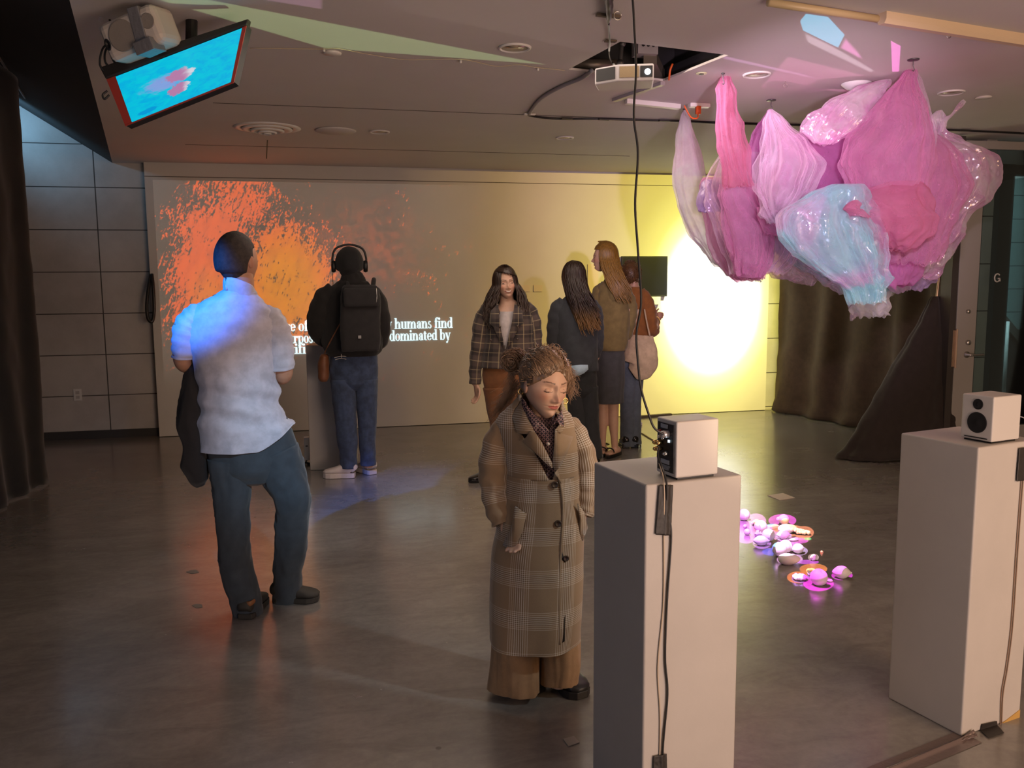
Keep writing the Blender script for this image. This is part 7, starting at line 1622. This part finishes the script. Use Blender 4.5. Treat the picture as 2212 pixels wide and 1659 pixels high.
drape('violet_bag', 4.80, [(528, 1908, 2004, .05), (550, 1900, 2012, .08), (580, 1906, 2012, .10), (608, 1920, 2008, .08), (628, 1946, 1988, .03)], T_VIO, .012, 6, 16, (1, 1), crump=.022)
drape('low_hammock', 5.25, [(530, 1650, 1672, .03), (548, 1650, 1712, .06), (572, 1655, 1758, .08), (595, 1676, 1764, .06), (612, 1722, 1752, .02)], T_LIL, .010, 5, 17, (1, 1), crump=.014)
drape('mid_band', 4.62, [(448, 1636, 1660, .03), (475, 1642, 1720, .05), (500, 1668, 1790, .06), (516, 1712, 1800, .05), (528, 1750, 1792, .02)], T_PINK, .010, 4, 18, (1, 1))
drape('lower_pink_veil', 4.55, [(500, 1876, 1980, .06), (540, 1866, 1990, .08), (580, 1868, 1978, .08), (615, 1880, 1950, .05)], T_MAG, .014, 6, 19, (1, 1))
drape('back_veil', 5.30, [(300, 1720, 1850, .05), (340, 1640, 1940, .12), (400, 1600, 1990, .16), (460, 1610, 2000, .17), (520, 1660, 1985, .16), (565, 1740, 1960, .12), (600, 1800, 1930, .08)], T_LIL, .030, 13, 31, (0, 0), crump=.03, n=220)
drape('front_veil', 4.20, [(398, 1800, 1862, .03), (425, 1745, 1868, .06), (465, 1688, 1882, .08), (505, 1690, 1898, .09), (550, 1738, 1910, .09), (595, 1796, 1914, .07), (625, 1836, 1912, .05), (652, 1846, 1908, .04)], T_CYAN, .018, 8, 32, (0, 0), crump=.022, n=220)
drape('pale_swag', 4.50, [(236, 1662, 1668, .008), (270, 1655, 1700, .03), (310, 1648, 1745, .05), (355, 1640, 1775, .06), (405, 1640, 1752, .06), (450, 1652, 1712, .05), (480, 1668, 1700, .03)], T_LIL, .020, 10, 35, (0, 0), crump=.020, n=200)
drape('left_veil', 4.98, [(330, 1560, 1640, .05), (400, 1530, 1690, .10), (470, 1540, 1720, .12), (540, 1570, 1720, .10), (590, 1590, 1680, .07)], T_LIL, .020, 9, 33, (0, 0), crump=.02, n=180)
drape('right_veil', 4.40, [(290, 1960, 2020, .04), (340, 1930, 2060, .10), (400, 1900, 2080, .14), (460, 1890, 2060, .15), (520, 1890, 2030, .12), (570, 1900, 2000, .08)], T_PINK, .022, 9, 34, (0, 0), crump=.026, n=200)
drape('small_puff', 5.15, [(388, 1524, 1540, .03), (398, 1516, 1556, .05), (425, 1514, 1562, .06), (455, 1520, 1560, .05)], T_VIO, .006, 5, 20, (1, 1), crump=.012, n=80)
b = MB(); P_ = [on_y(x, y, 4.6)-CO for x, y in ((2034, 285), (2040, 262), (2056, 248), (2070, 232), (2082, 219))]; b.tube(P_, lambda t: .012+.004*sin(t*9), 14, 8); b.build('twisted_tail', T_PLAS, croot)
for px, py, hy, lab in ((1973, 128, 4.25, 'dark ceiling hook plate holding the big pink cone'), (1666, 216, 5.05, 'dark ceiling hook plate holding the white tulle fan'), (1562, 158, 4.60, 'small ceiling hook holding the narrow pink tulle cone'), (1478, 235, 5.45, 'small ceiling hook holding the leftmost white drape')):
    p = on_z(px, py, CEIL); root = empty('ceiling_hook', (p.x, p.y, CEIL), lab, 'hook', group='ceiling hooks of the tulle cloud')
    b = MB(); r_ = .030 if px > 1600 else .010; b.lathe([(r_, 0), (r_, -.004), (r_*.9, -.006), (.001, -.007)], n=24); b.build('plate', mat('dark_hook_metal', (.12, .11, .11), .4, .7), root)
    b = MB(); b.tube([(0, 0, -.004), (0, 0, -.030), (.004, 0, -.040), (.008, 0, -.052), (.003, 0, -.060), (-.004, 0, -.056)], .0025, 8, 4); b.build('hook', bpy.data.materials['dark_hook_metal'], root)
